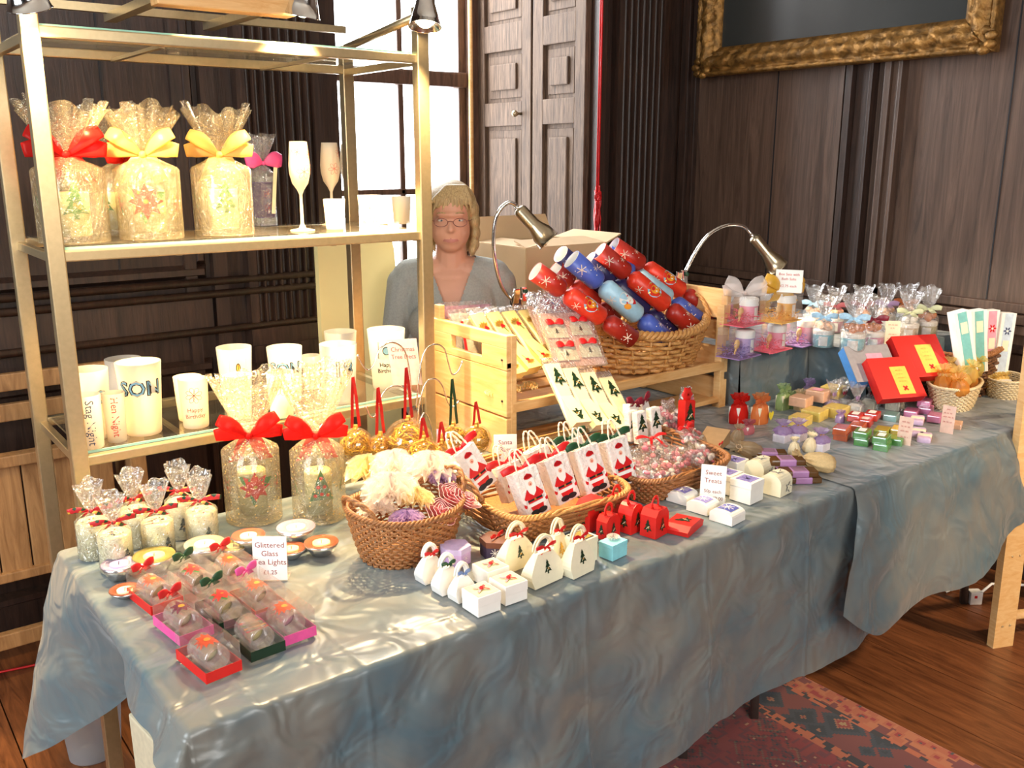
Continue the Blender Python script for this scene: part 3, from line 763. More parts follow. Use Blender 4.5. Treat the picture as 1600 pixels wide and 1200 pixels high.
# things below the table
q = P(205, 1190, .3)
t = thing('paper_bag', 'beige paper bag standing on the floor below the left end of the table', 'bag', (q.x + .1, q.y - .12, 0), .1)
G().box((0, 0, .23), (.2, .12, .46), mat('kraft_beige', '#d6c8a8', .7), bev=.006, taper=1.05).obj('bag_body', t)
for sx in (-1, 1): G().tube([(sx * .06 * math.cos(a_) , .0, .46 + .06 * math.sin(a_)) for a_ in [k * .31 for k in range(6)]], .003, WHITE, 6).obj('handle', t)
q = P(150, 1178, 0)
t = thing('plastic_tub', 'translucent plastic tub on the floor below the hanging cloth corner', 'tub', (q.x, q.y, .0), .2)
TUBP = clear('milky_plastic', '#f0f4f8', '#ffffff', .1, .2, tr=('#dfe6ee', .5))
G().lathe([(0, .002), (.05, .002), (.056, .01), (.066, .15), (.07, .15), (.07, .156)], TUBP, 32, sx=1.2).obj('tub_body', t)
G().lathe([(.073, .152), (.073, .162), (.066, .166), (0, .167)], TUBP, 32, sx=1.2).obj('lid', t)
g = G(); q = P(5, 1060, .01); g.tube([(q.x - .4 + .12 * k, q.y + .05 + .03 * math.sin(k * .9), .006) for k in range(8)], .004, REDR, 6)
tag(g.obj('power_cable'), 'thin red cable lying on the floor left of the stall', 'cable')
q = P(1521, 942, .0)
t = thing('socket_block', 'small white extension socket on the floor by the panelled wall', 'socket', q, -.6)
G().box((0, 0, .025), (.045, .035, .05), WHITE, bev=.004).obj('socket_body', t)
G().box((-.004, -.0182, .032), (.01, .002, .01), REDR).obj('switch', t)
g = G(); a = P(1462, 905, .02); b = P(1480, 925, .01)
g.tube([q + Vector((.02, 0, .02)), q + Vector((.08, -.02, .06)), q + Vector((.2, -.1, .05)), q + Vector((.3, -.25, .01))], .005, WHITE, 8)
tag(g.obj('white_cable'), 'short white cable running from the floor socket towards the pine frame', 'cable')
g = G(); g.tube([a + Vector((-.05, .05, .03)), a, b, b + Vector((.06, 0, 0))], .005, WHITE, 8)
tag(g.obj('white_cable'), 'grey white cable end on the dark floor under the cloth', 'cable')
# ------------------------------------------------------------------ metal shelf unit
SX0, SX1, SY0, SY1 = .436, 1.377, 2.2, 2.62
t = thing('metal_shelf_unit', 'brushed metal display shelf unit with glass shelves at the left end of the stall', 'shelf', ((SX0 + SX1) / 2, (SY0 + SY1) / 2, 0))
HX, HY = (SX1 - SX0) / 2, (SY1 - SY0) / 2
SH = {'low': .926, 'mid': 1.394, 'top': 1.856}
for sx in (-1, 1):
    for sy in (-1, 1): 
        G().box((sx * HX, sy * HY, .985 if not (sx == 1 and sy == 1) else .955), (.036, .03, 1.97 if not (sx == 1 and sy == 1) else 1.91), METAL, bev=.003).obj('post', t)
for k, z in SH.items():
    f = G()
    for sy in (-1, 1): f.box((0, sy * (HY - .004), z - .015), (2 * HX - .03, .022, .024), METAL, bev=.003)
    for sx in (-1, 1): f.box((sx * (HX - .006), 0, z - .022), (.018, 2 * HY - .02, .02), METAL, bev=.002)
    for x in (-.2, .2): f.box((x, 0, z - .026), (.012, 2 * HY - .02, .008), METAL)
    f.obj('shelf_frame', t)
    s_ = G().box((0, 0, z), (2 * HX - .04, 2 * HY - .036, .006), GLASS).obj('glass_shelf', t)
    G().box((0, -HY + .017, z), (2 * HX - .042, .002, .006), GLASSE).obj('glass_edge', s_)
for sy in (1,): G().box((0, sy * HY, 1.955), (2 * HX, .02, .02), METAL).obj('back_rail', t)
g = G(); g.tube([(HX, -HY, 1.95), (HX, HY, 1.905)], .012, METAL, 6); g.obj('side_arm', t)
TOPZ = {k: v + .003 for k, v in SH.items()}

# lamp bar and halogen spots
q0, q1 = WY(240, 2, 2.18), WY(455, 16, 2.18)
t = thing('pine_lamp_bar', 'pine plank above the shelf unit that the chrome spotlights hang from', 'plank', ((q0.x + q1.x) / 2, 2.18, q0.z + .03))
G().box((0, 0, 0), (q1.x - q0.x, .05, .075), PINEX, bev=.004).obj('plank', t)
for sx in (-1, 1): G().box((sx * (q1.x - q0.x) * .4, .235, -.012), (.03, .46, .02), METAL).obj('bracket', t)
BULB, nt, b = newmat('warm_bulb'); b.inputs['Emission Color'].default_value = (1, .75, .42, 1); b.inputs['Emission Strength'].default_value = 40
GLOW, nt, b = newmat('lit_reflector'); b.inputs['Base Color'].default_value = (.9, .8, .6, 1); b.inputs['Metallic'].default_value = 1; b.inputs['Roughness'].default_value = .3
def spot(px, py, Y, tgt, label, energy, size=.084, attach=None, ang=95, mat_=CHROME):
    c = WY(px, py, Y); d = (Vector(tgt) - c).normalized()
    M = d.to_track_quat('-Z', 'Y').to_euler()
    t = thing('spotlight', label, 'lamp', c, M, 'chrome spotlights over the shelf unit')
    r = size / 2
    g = G(); g.lathe([(0, r * 2.5), (r * .35, r * 2.45), (r * .55, r * 2.1), (r * .6, r * 1.4), (r * .8, r * .7), (r, 0), (r * 1.03, 0), (r * .97, 0.002), (r * .75, r * .7), (r * .5, r * 1.3), (0, r * 1.4)], mat_, 32); g.obj('reflector', t)
    G().sphere((0, 0, r * .5), r * .55, BULB, 14, 10).obj('bulb', t)
    a = Vector(attach) if attach else c + Vector((0, .04, .16)); il = t.matrix_basis.inverted() if False else Matrix.LocRotScale(c, M, None).inverted()
    p0 = c - d * r * 2.3; g = G(); g.tube([il @ (p0), il @ (p0 + (a - p0) * .3 - d * .02), il @ (p0 + (a - p0) * .7), il @ a], .006, CHROME, 8); g.obj('arm', t)
    l = bpy.data.lights.new('spot_beam', 'SPOT'); o = bpy.data.objects.new('spot_beam', l); COL.objects.link(o)
    l.energy = energy; l.color = WARM; l.spot_size = R(ang); l.spot_blend = .6; l.shadow_soft_size = .02
    o.parent = t; o.location = (0, 0, -.01)
    return t
spot(47, 14, 2.12, (.6, 2.33, 1.2), 'chrome spotlight over the left front post of the shelf unit', 48)
spot(472, 26, 2.15, (.95, 2.3, 1.2), 'chrome spotlight at the right end of the pine plank above the shelf', 66)
spot(664, 42, 2.13, (1.15, 1.9, .8), 'chrome spotlight over the right front post of the shelf unit', 80)
spot(318, -6, 2.2, (.8, 1.95, .8), 'chrome spotlight half out of view under the middle of the pine plank', 60)
spot(392, -3, 2.2, (.75, 1.5, .75), 'second chrome spotlight half out of view under the pine plank', 70)

# ------------------------------------------------------------------ makers of goods
def cyl_glass(name, label, cat, loc, r0, r1, h, m=FROST, group=None, rotz=0, decals=None, n=36, th=.0022):
    """tapered tumbler: r0 base radius, r1 rim radius; decals drawn on the outside"""
    g = G(); g.lathe([(0, .001), (r0 * .96, .001), (r0, .004), (r1, h), (r1 - th, h), (r0 - th, .008), (0, .008)], m, n)
    rf = lambda v: r0 + (r1 - r0) * v / h
    for sh, u, v, sc, rot in (decals or []): g.decal(sh, fcyl(0, rf), u, v, sc, rot)
    o = g.obj(name, None, loc, (0, 0, rotz)); return tag(o, label, cat, group)
def face_cam(loc, off=0):     # rotation that turns a thing's -Y side towards the open front of the stall and its viewer
    return math.atan2(loc[1], loc[0]) - math.pi / 2 + off
def wrap_profile(r, h, hn, hf, flare, m, seed=0, folds=16, sq=.0, n=72, rows=22):
    g = G(); rnd = random.Random(seed); ph = [rnd.uniform(0, 6.28) for _ in range(5)]
    def R_(t, a):
        # t 0..1 from bottom to top of flare
        z = t * hf
        fz = math.sin(folds * a + ph[0] + 2 * math.sin(2 * a + ph[1])) 
        if z < h: rr = r * (1 + .015 * fz * (z / h)); rr *= 1 + sq * (abs(math.cos(2 * a)) - .5) * .12
        elif z < hn:
            q = (z - h) / (hn - h); s = q * q * (3 - 2 * q); rr = r * (1 - s) + .2 * r * s; rr *= 1 + .07 * fz * (.3 + q)
        else:
            q = (z - hn) / (hf - hn); rr = .2 * r + (flare - .2 * r) * q ** .8; rr *= 1 + .13 * fz * (.5 + q * .3) + .06 * math.sin(2 * a + ph[2]) * q
        zz = z + (0 if z < hn else (z - hn) / (hf - hn) * r * (.1 * math.sin(folds / 2 * a + ph[3]) + .16 * math.sin(2 * a + ph[4])))
        return rr, zz
    vs_ = []; fs_ = []
    ts = sorted(set([i / rows for i in range(rows + 1)] + [h / hf, hn / hf, (hn / hf + .01)]))
    for t_ in ts:
        for i in range(n):
            a = 2 * math.pi * i / n; rr, zz = R_(t_, a); vs_.append((rr * math.cos(a), rr * math.sin(a), zz + .001))
    for j in range(len(ts) - 1):
        for i in range(n): k = (i + 1) % n; fs_.append((j * n + i, j * n + k, (j + 1) * n + k, (j + 1) * n + i))
    g.add(vs_, fs_, m, None, True); g.add(vs_[:n], [tuple(range(n - 1, -1, -1))], m); return g
def wrapped_vase(label, loc, r, h, motif, film=CELLOG, rib=REDR, rotz=0, hn=1.25, hf=1.75, fl=1.05, seed=1, group='cellophane wrapped candle vases', bowm=None, bs=1.1):
    t = thing('wrapped_candle_vase', label, 'candle', loc, rotz, group)
    g = G(); g.lathe([(0, .002), (r * .62, .002), (r * .7, .008), (r * .84, h * .35), (r * .9, h * .6), (r * .84, h * .86), (r * .66, h * .95), (r * .64, h), (r * .62, h), (r * .8, h * .8), (r * .84, h * .5), (r * .64, .014), (0, .014)], GLASS, 40); 
    rf = lambda v: r * (.7 + .2 * min(1, v / (h * .6)))+.001
    g.decal(motif, fcyl(0, rf), r * .1, h * .55, r * 1.15)
    g.decal(motif, fcyl(0, rf, math.pi), 0, h * .5, r * .7); g.decal(motif, fcyl(0, rf, 0), 0, h * .5, r * .7)
    g.obj('glass_vase', t)
    g = G(); g.lathe([(0, .015), (r * .5, .015), (r * .5, h * .68), (r * .46, h * .7), (0, h * .69)], CANDY, 28); g.tube([(0, 0, h * .69), (.001, 0, h * .74)], .0015, BLACK, 5); g.obj('candle', t)
    wrap_profile(r, h * .97, h * hn, h * hf, r * fl, film, seed).obj('cellophane', t)
    bow('bow', bowm or rib, t, (0, -r * .25, h * hn), r * bs, r * .5, 0, .75, m2=bowm or rib, loops=4)
    return t
BOWY = clear('yellow_organza', '#fff0c0', '#ffffff', .06, .3, tr=('#f5cf80', .7))
ss = TOPZ['mid']
PS = lambda px, py: P(px, py, TOPZ['mid'])
k = K(240, 376, ss)
v0 = wrapped_vase('cellophane wrapped candle vase with red poinsettia in the middle of the upper shelf', PS(238, 372), .075, .165, poinsettia(), seed=3, rotz=-.5, hf=1.85, hn=1.2, bowm=BOWY)
def vcopy(src, label, px, py, rot, z=ss, sc=1, swap=None, loc=None):
    return dup(src, label, loc or P(px, py, z), rot, sc=sc, swap=swap)
v1 = wrapped_vase('cellophane wrapped candle vase with dotted tree and peach bow, right of the poinsettia one', PS(352, 366), .073, .165, tree(GREEN), seed=8, rotz=-.35, bowm=BOWY, hf=1.86, hn=1.2)
v2 = wrapped_vase('cellophane wrapped candle vase with red organza bow behind the left front post', PS(118, 378), .078, .165, tree(GREEN), seed=12, rotz=-.2, fl=1.25, bowm=ORG_R, hf=1.86, hn=1.2)
q = PS(165, 360)
v3 = dup(v2, 'rearmost wrapped candle vase on the upper shelf, half hidden at its left end', (q.x + .01, min(q.y, 2.52), ss), .7, sc=.92)
# tall purple bottle with a pink bow
q = PS(414, 352); t = thing('wrapped_bath_bottle', 'tall square glass bottle with purple pattern and a pink bow on the upper shelf', 'bottle', q, .2)
G().box((0, 0, .07), (.05, .05, .14), GLASS, bev=.004).obj('glass_bottle', t)
g = G(); g.box((0, 0, .072), (.042, .042, .1), clear('lilac_salts', '#c8a0d8', '#ffffff', .08, .3, tr=('#8a5fb0', .6)), bev=.003)
g.decal(flower_line(INKR), fplane_y(-.0255), 0, .09, .03); g.decal(flower_line(INKR), fplane_y(-.0255), 0, .05, .03)
g.obj('bath_salts', t)
wrap_profile(.036, .145, .175, .25, .045, CELLO, 5, 10, sq=1).obj('cellophane', t)
bow('bow', HOTP, t, (0, -.01, .175), .06, .045, 0, .0)
G().box((0, -.04, .1), (.012, .001, .13), CREAM, M=Matrix.Rotation(.12, 4, 'Y')).obj('ribbon_tag', t)
# champagne flutes
def flute(label, loc, motif, rotz=0):
    t = thing('champagne_flute', label, 'glass', loc, rotz, 'painted flutes on the upper shelf')
    prof = [(0, .001), (.034, .001), (.034, .003), (.01, .008), (.0045, .02), (.004, .095), (.01, .108), (.022, .125), (.0285, .15), (.0295, .17), (.026, .21), (.0235, .232), (.0225, .232), (.0275, .17), (.02, .128), (0, .115)]
    def rf(v):
        for (r0, z0), (r1, z1) in zip(prof[6:12], prof[7:13]):
            if z0 <= v <= z1: return r0 + (r1 - r0) * (v - z0) / (z1 - z0)
        return .025
    g = G(); g.lathe([(r * .95, z) for r, z in prof], FROST, 32)
    for (u, v, s_) in motif: g.decal(flower_line(INKR, 6), fcyl(0, lambda v_: rf(v_) * .95 + .0006), u, v, s_, v * 40)
    g.obj('flute_glass', t); return t
flute('frosted champagne flute painted with red daisies, leftmost of the three flutes', PS(473, 361), [(0.0, .155, .04), (-.015, .205, .032), (.022, .2, .03), (.025, .16, .03)])
flute('frosted champagne flute with red scribbled flowers, behind the plain tumbler', PS(520, 352), [(-.01, .16, .034), (.012, .205, .03)], .3)
q = PS(548, 340); flute('frosted champagne flute with red heart swirls, rightmost flute on the shelf', q, [(.0, .2, .036), (-.012, .16, .036), (.015, .175, .03)], -.4)
cyl_glass('frosted_tumbler', 'plain glowing frosted tumbler in front of the middle flute', 'glass', PS(524, 359), .024, .029, .082, group='small frosted tumblers on the upper shelf')
hb = [(flower_line(INKR, 8), 0, .056, .032, .3), (textshape('Happy', INK, 1), 0, .03, .012, .05), (textshape('Birthday', INK, 1), 0, .018, .012, .05)]
q = PS(579, 356); cyl_glass('frosted_tumbler', 'frosted tumbler with red flower and Happy Birthday lettering on the upper shelf', 'glass', q, .026, .033, .09, group='small frosted tumblers on the upper shelf', rotz=face_cam(q), decals=hb)
cyl_glass('frosted_tumbler', 'plain frosted tumbler at the right end of the upper shelf', 'glass', PS(628, 350), .024, .029, .08, group='small frosted tumblers on the upper shelf')

# ------------------------------------------------------------------ lower shelf
zl = TOPZ['low']; PL = lambda px, py: P(px, py, zl)
def dbl(s_, u, v, size): return [(textshape(s_, BLACK, size, .045), u, v, 1, 0), (textshape(s_, BLUEF, size, -.005, 2), u, v, 1, 0), (textshape(s_, BLACK, size, -.045, 3), u, v, 1, 0)]
GR = 'frosted glasses on the lower shelf'
def low(px, py, r0, r1, h, label, decals=None, m=FROST, name='frosted_glass'):
    q = PL(px, py); return cyl_glass(name, label, 'glass', q, r0, r1, h, m, GR, face_cam(q), decals)
low(148, 683, .037, .046, .17, 'tall frosted glass lettered BRO, furthest left on the lower shelf', dbl('BRO', 0, .105, .042))
low(201, 650, .037, .045, .155, 'plain frosted glass behind the SON glass', None, FROSTG)
low(226, 676, .041, .053, .18, 'large frosted glass lettered SON with a glowing base', dbl('SON', 0, .12, .05))
def vert(s_, m, size, r=.5): return [(textshape(s_, m, size), 0, .065, 1, -math.pi / 2)]
low(146, 699, .0245, .027, .128, 'narrow frosted shot glass lettered Stag Night downwards', vert('Stag Night', INKB, .026))
low(184, 689, .0215, .026, .12, 'narrow frosted shot glass lettered Hen Night downwards', vert('Hen Night', INKR, .023))
low(298, 655, .029, .035, .115, 'frosted glass hidden behind the small Happy Birthday tumbler')
low(307, 666, .031, .036, .125, 'frosted tumbler with purple flower and Happy Birthday, on the lower shelf', [(flower_line(INK, 8), 0, .088, .042, .3), (textshape('Happy', INK, 1), 0, .05, .015, .05), (textshape('Birthday', INK, 1), 0, .034, .015, .05)])
low(372, 638, .036, .046, .17, 'frosted glass with a brown coffee bean label', [([([(-.5, -.5), (.5, -.5), (.5, .5), (-.5, .5)], None, CREAM, 0)], .008, .12, .045, 0), ([circ(0, 0, .14, .3, BLACK, 1), circ(0, 0, .09, .24, GOLD, 2), ([(-.015, -.24), (.015, -.24), (.015, .24), (-.015, .24)], None, BLACK, 3)], .008, .12, .045, 0)], FROSTG)
low(375, 652, .03, .034, .115, 'short bright frosted votive in front of the coffee bean glass', name='frosted_votive')
low(441, 650, .029, .035, .12, 'frosted votive painted with a red flower in front of the grey SON glass', [(flower_line(INKR, 8), 0, .085, .045, .3)], name='frosted_votive')
low(449, 627, .038, .048, .155, 'grey frosted glass lettered SON, behind the flower votive', dbl('SON', .0, .1, .045), FROSTG)
low(488, 607, .022, .027, .1, 'small plain grey glass between the grey SON glass and the 18 glass', None, FROSTG)
low(535, 596, .037, .048, .155, 'grey frosted glass numbered 18 behind the front 18 glass', dbl('18', .02, .1, .05), FROSTG)
low(532, 628, .041, .051, .165, 'grey frosted glass numbered 18 and half open towards the front', dbl('18', .012, .1, .058), FROSTG)
low(606, 605, .043, .055, .175, 'wide frosted glass with a framed cake motif and Happy Birthday', [([([(-.5, -.5), (.5, -.5), (.5, .5), (-.5, .5)], None, BLACK, 0), ([(-.45, -.45), (.45, -.45), (.45, .45), (-.45, .45)], None, WHITE, 1), circ(0, 0, .25, .25, BLACK, 2), circ(0, 0, .2, .2, BLUEF, 3)], 0, .12, .05, 0), (textshape('Happy', BLACK, 1, .02), 0, .078, .017, .05), (textshape('Birthday', BLACK, 1, .02), 0, .06, .017, .05)], FROSTG)

# ------------------------------------------------------------------ cream panel, cardboard box, magazines behind
a, b = WY(497, 380, 3.1), WY(617, 510, 3.1)
t = G(); cx = (a.x + b.x) / 2; W = (b.x - a.x) + .02; H = 1.345
t.prism([(-W / 2, 0), (W / 2, 0), (W / 2, H * .8), (W / 2 - .012, H * .93), (W / 2 - .035, H), (-W / 2 + .035, H), (-W / 2, H * .95)], -.015, .015, mat('cream_fabric', '#fbe6a2', .8, 0, .04, 5))
tag(t.obj('cream_panel', None, (cx, 3.1, 0)), 'tall cream yellow panel standing between the shelf unit and the seated person', 'panel')
q = WY(858, 400, 2.98); KR = mat('cardboard', '#cfb088', .8, 0, .05, 8)
t = thing('cardboard_box', 'large open cardboard box with raised flaps behind the stall, under the shutters', 'box', (2.24, 2.96, 0), .0)
zt = WY(830, 388, 2.8).z
xA = WY(738, 385, 2.8).x; xB = WY(838, 385, 2.8).x
t.location = (xB + .16, 2.97, 0)
# box turned so that one face looks at the window and one at the stall
t.rotation_euler = (0, 0, 0)
bx = t.location.x
g = G(); bw, bd = .42, .34
for (c, d) in (((-bw / 2, 0, zt / 2), (.006, bd, zt)), ((bw / 2, 0, zt / 2), (.006, bd, zt)), ((0, -bd / 2, zt / 2), (bw, .006, zt)), ((0, bd / 2, zt / 2), (bw, .006, zt)), ((0, 0, .01), (bw, bd, .006))): g.box(c, d, KR)
g.obj('box_body', t)
def flap(p0, p1, v, name='flap'):
    p0, p1, v = Vector(p0), Vector(p1), Vector(v); n_ = (p1 - p0).cross(v).normalized() * .003
    i_ = (p1 - p0) * .06
    vs_ = [p0 - n_, p1 - n_, p1 - i_ + v - n_, p0 + i_ + v - n_, p0 + n_, p1 + n_, p1 - i_ + v + n_, p0 + i_ + v + n_]
    G().add(vs_, [(3, 2, 1, 0), (4, 5, 6, 7), (0, 1, 5, 4), (1, 2, 6, 5), (2, 3, 7, 6), (3, 0, 4, 7)], KR).obj(name, t)
flap((-bw / 2, bd / 2, zt), (bw / 2, bd / 2, zt), (0, .03, .1)); flap((-bw / 2, -bd / 2, zt), (-bw / 2, bd / 2, zt), (.12, 0, .012))
flap((-bw / 2, -bd / 2, zt), (bw / 2, -bd / 2, zt), (.0, .11, .02)); flap((bw / 2, -bd / 2, zt), (bw / 2, bd / 2, zt), (.1, .0, .03))
t = thing('magazine_stack', 'small stack of pink and white papers on the rear table by the shelf post', 'papers', (1.44, 2.28, .744), .3)
for i, m in enumerate((WHITE, PINK, WHITE, LILAC)): G().box((.004 * i, .003 * i, .002 + .005 * i), (.15, .2, .0045), m).obj('magazine', t, rot=(0, 0, .1 * i))

# ------------------------------------------------------------------ the woman behind the stall
def remeshed(name, build, voxel, m, parent=None, smooth_it=6, rot=None, cut=None, mats=None, matfn=None):
    g = G(); build(g); o = g.obj('tmp')
    md = o.modifiers.new('r', 'REMESH'); md.mode = 'VOXEL'; md.voxel_size = voxel
    sm = o.modifiers.new('s', 'SMOOTH'); sm.factor = .5; sm.iterations = smooth_it
    dg = bpy.context.evaluated_depsgraph_get(); dg.update()
    me = bpy.data.meshes.new_from_object(o.evaluated_get(dg)); bpy.data.objects.remove(o)
    me.name = name; me.materials.clear()
    for mm in (mats or [m]): me.materials.append(mm)
    if cut:
        bm = bmesh.new(); bm.from_mesh(me)
        bmesh.ops.delete(bm, geom=[f for f in bm.faces if cut(f.calc_center_median())], context='FACES'); bm.to_mesh(me); bm.free()
    for p in me.polygons:
        p.use_smooth = True; p.material_index = matfn(p.center, p.normal) if matfn else 0
    o = bpy.data.objects.new(name, me); COL.objects.link(o); o.parent = parent; return o
def limb(g, pts, rs, sy=1.0):
    for (a, ra), (b, rb) in zip(zip(pts[:-1], rs[:-1]), zip(pts[1:], rs[1:])):
        a, b = Vector(a), Vector(b); n = 9
        for i in range(n + 1):
            t_ = i / n; g.sphere(a.lerp(b, t_), ra + (rb - ra) * t_, SKIN, 14, 10, sc=(1, sy, 1))
wl = WY(709, 343, 2.74)                                   # eye level of the woman
# local frame: -Y faces the stall's front and viewer, origin on the floor under her
face = math.atan2(-wl.y, -wl.x) + math.pi / 2
t = thing('person', 'person with a blond bob and glasses in a grey v-neck T-shirt, seated behind the stall', 'person', (wl.x, wl.y + .02, 0), face)
E = wl.z                                                   # eye height
Hd = 1.06
def body(g):
    # head: cranium, jaw, nose, ears, neck
    g.sphere((0, .03, E + .035), .083 * Hd, SKIN, 28, 20, sc=(.9, 1.12, 1.02))
    g.sphere((0, -.012, E - .035), .066 * Hd, SKIN, 24, 18, sc=(.98, 1.0, 1.12))
    g.sphere((0, -.03, E - .078), .042, SKIN, 18, 14, sc=(1.05, .95, .85))
    g.sphere((-.033, -.042, E - .045), .026, SKIN, 14, 10); g.sphere((.033, -.042, E - .045), .026, SKIN, 14, 10)
    g.sphere((0, -.063, E - .07), .02, SKIN, 14, 10, sc=(1.5, .8, .7))
    limb(g, [(0, -.066, E - .002), (0, -.084, E - .03)], [.009, .0125]); g.sphere((-.011, -.076, E - .032), .009, SKIN, 10, 8); g.sphere((.011, -.076, E - .032), .009, SKIN, 10, 8)
    limb(g, [(-.04, -.06, E + .021), (0, -.073, E + .019), (.04, -.06, E + .021)], [.009, .01, .009])
    for s in (-1, 1): g.sphere((s * .079, .02, E - .012), .02, SKIN, 12, 8, sc=(.4, .8, 1.4))
    limb(g, [(0, .03, E - .06), (0, .04, E - .16)], [.054, .06])
    # torso
    zs = E - .2
    limb(g, [(-.15, .05, zs - .015), (0, .045, zs + .02), (.15, .05, zs - .015)], [.058, .062, .058])
    g.sphere((0, .05, zs - .12), .17, SKIN, 28, 20, sc=(1.02, .62, 1.0)); g.sphere((0, .05, zs - .28), .16, SKIN, 28, 20, sc=(1.0, .66, 1.1))
    g.sphere((0, .05, zs - .44), .175, SKIN, 28, 20, sc=(1.05, .72, .95))
    for s in (-1, 1): g.sphere((s * .075, -.035, zs - .17), .075, SKIN, 18, 14, sc=(1, .85, .95))
    g.sphere((0, .03, zs - .03), .1, SKIN, 20, 14, sc=(1.15, .62, .8))
    # arms down with the forearms resting forward on the lap
    for s in (-1, 1):
        limb(g, [(s * .178, .05, zs - .035), (s * .215, .04, zs - .29)], [.053, .043]); limb(g, [(s * .215, .04, zs - .29), (s * .12, -.17, zs - .38)], [.041, .027])
        limb(g, [(s * .12, -.17, zs - .38), (s * .09, -.225, zs - .395)], [.026, .028])
        for f in range(4): limb(g, [(s * (.105 - f * .017), -.235, zs - .39), (s * (.1 - f * .018), -.275 + .006 * abs(f - 1.5), zs - .405), (s * (.09 - f * .017), -.29 + .006 * abs(f - 1.5), zs - .425)], [.0095, .0085, .0075])
        limb(g, [(s * .115, -.2, zs - .375), (s * .07, -.225, zs - .36), (s * .055, -.25, zs - .37)], [.011, .0095, .008])
        limb(g, [(s * .09, .03, zs - .52), (s * .11, -.28, zs - .56)], [.08, .06]); limb(g, [(s * .11, -.28, zs - .56), (s * .11, -.27, .1)], [.058, .04])
        limb(g, [(s * .11, -.25, .06), (s * .11, -.39, .035)], [.04, .032])
def bodymat(c, n):
    if abs(c.x) < .026 and c.y < -.052 and abs(c.z - (E - .0685)) < .0075 - abs(c.x) * .18: return 1
    return 0
LIP = mat('lips', '#c07a6c', .45); 
bd_ = remeshed('body', body, .0042, SKIN, t, 3, mats=[SKIN, LIP], matfn=bodymat)
HAIRM = wood('blond_hair', '#8a6a40', '#e0c48c', .4, (60, 60, 3), 6, .5)
def hair(g):
    g.sphere((0, .048, E + .042), .1 * Hd, HAIRM, 28, 20, sc=(.9, 1.02, .9))
    for s in (-1, 1):
        for (x, y, z, r) in ((.078, .0, .03, .034), (.084, -.005, -.01, .03), (.086, -.005, -.05, .028), (.083, -.01, -.085, .026), (.076, -.015, -.108, .02)): g.sphere((s * x, y + .02, E + z), r, HAIRM, 14, 10, sc=(.72, 1.3, 1.1))
    for z in (-.0, -.04, -.08): g.sphere((0, .085, E + z), .085, HAIRM, 20, 12, sc=(1.0, .6, .7))
    for i in range(10):
        a = -1 + i / 4.5; limb(g, [(.02 + a * .03, -.03, E + .108), (a * .062 + .006, -.058 + .014 * a * a, E + .07), (a * .074 - .002, -.066 + .024 * a * a, E + (.046, .03, .042, .034, .05, .038, .046, .032, .04, .025)[i])], [.014, .0085, .003])
remeshed('hair', hair, .0036, HAIRM, t, 2)
zs = E - .2
SHIRT = mat('grey_marl_jersey', '#a3a49c', .85, 0, .1, 160)
def shirt(g):
    limb(g, [(-.15, .05, zs - .01), (0, .05, zs + .012), (.15, .05, zs - .01)], [.066, .07, .066])
    g.sphere((0, .05, zs - .12), .18, SHIRT, 28, 20, sc=(1.03, .65, 1.0)); g.sphere((0, .05, zs - .28), .172, SHIRT, 28, 20, sc=(1.0, .69, 1.1)); g.sphere((0, .05, zs - .44), .187, SHIRT, 28, 20, sc=(1.05, .74, .9))
    for s in (-1, 1):
        g.sphere((s * .075, -.038, zs - .17), .083, SHIRT, 18, 14, sc=(1, .88, .95))
        limb(g, [(s * .172, .05, zs - .035), (s * .2, .045, zs - .2)], [.064, .058])
def shirtcut(c):
    if c.z > zs + .02 and abs(c.x) < .072: return True
    v = (c.z - (zs - .16)) / .2
    if c.y < .05 and v > 0 and abs(c.x) < .078 * v: return True
    if abs(c.x) > .16 and c.z < zs - .2 and c.z > zs - .32: return abs(c.x) > .176
    return False
remeshed('t_shirt', shirt, .0045, SHIRT, t, 4, cut=shirtcut)
EYEW = mat('eye_white', '#d9d2c8', .3); IRIS = mat('iris', '#4a5058', .3)
for s in (-1, 1):
    g = G(); g.sphere((0, 0, 0), .0115, EYEW, 16, 12, sc=(1.15, 1, .6)); g.sphere((0, -.0072, -.0005), .0052, IRIS, 12, 8, sc=(1, 1, .85)); g.sphere((0, .0003, .005), .012, SKIN, 16, 10, sc=(1.25, 1.02, .5)); g.sphere((0, .001, -.0075), .0112, SKIN, 16, 10, sc=(1.25, 1.0, .4)); g.obj('eye', t, (s * .031, -.0565, E + .0005))
    g = G(); g.tube([(s * .014, -.0735, E + .023), (s * .03, -.0735, E + .0275), (s * .048, -.064, E + .024)], [.002, .0026, .0015], HAIRM, 6); g.obj('eyebrow', t)
GLF = mat('glasses_frame', '#8a5248', .3, .3)
g = G()
for s in (-1, 1):
    g.tube([(s * .033 + .0235 * math.cos(a_), -.084 + .003 * abs(math.cos(a_)), E - .006 + .0145 * math.sin(a_)) for a_ in [k * math.pi / 10 for k in range(20)]], .0011, GLF, 6, closed=True)
    g.tube([(s * .0565, -.081, E - .001), (s * .075, -.04, E + .0), (s * .079, .015, E)], .0012, GLF, 6)
g.tube([(-.0095, -.084, E - .004), (0, -.087, E - .001), (.0095, -.084, E - .004)], .0012, GLF, 6)
g.obj('glasses', t)
st = thing('stool', 'wooden stool under the seated person behind the stall', 'stool', (wl.x, wl.y + .06, 0), face)
G().lathe([(0, zs - .66), (.17, zs - .66), (.175, zs - .64), (.17, zs - .615), (0, zs - .61)], OAK, 28).obj('seat', st)
for s in (-1, 1):
    for s2 in (-1, 1): G().tube([(s * .1, s2 * .1, zs - .65), (s * .15, s2 * .15, 0)], .014, OAK, 8).obj('leg', st)

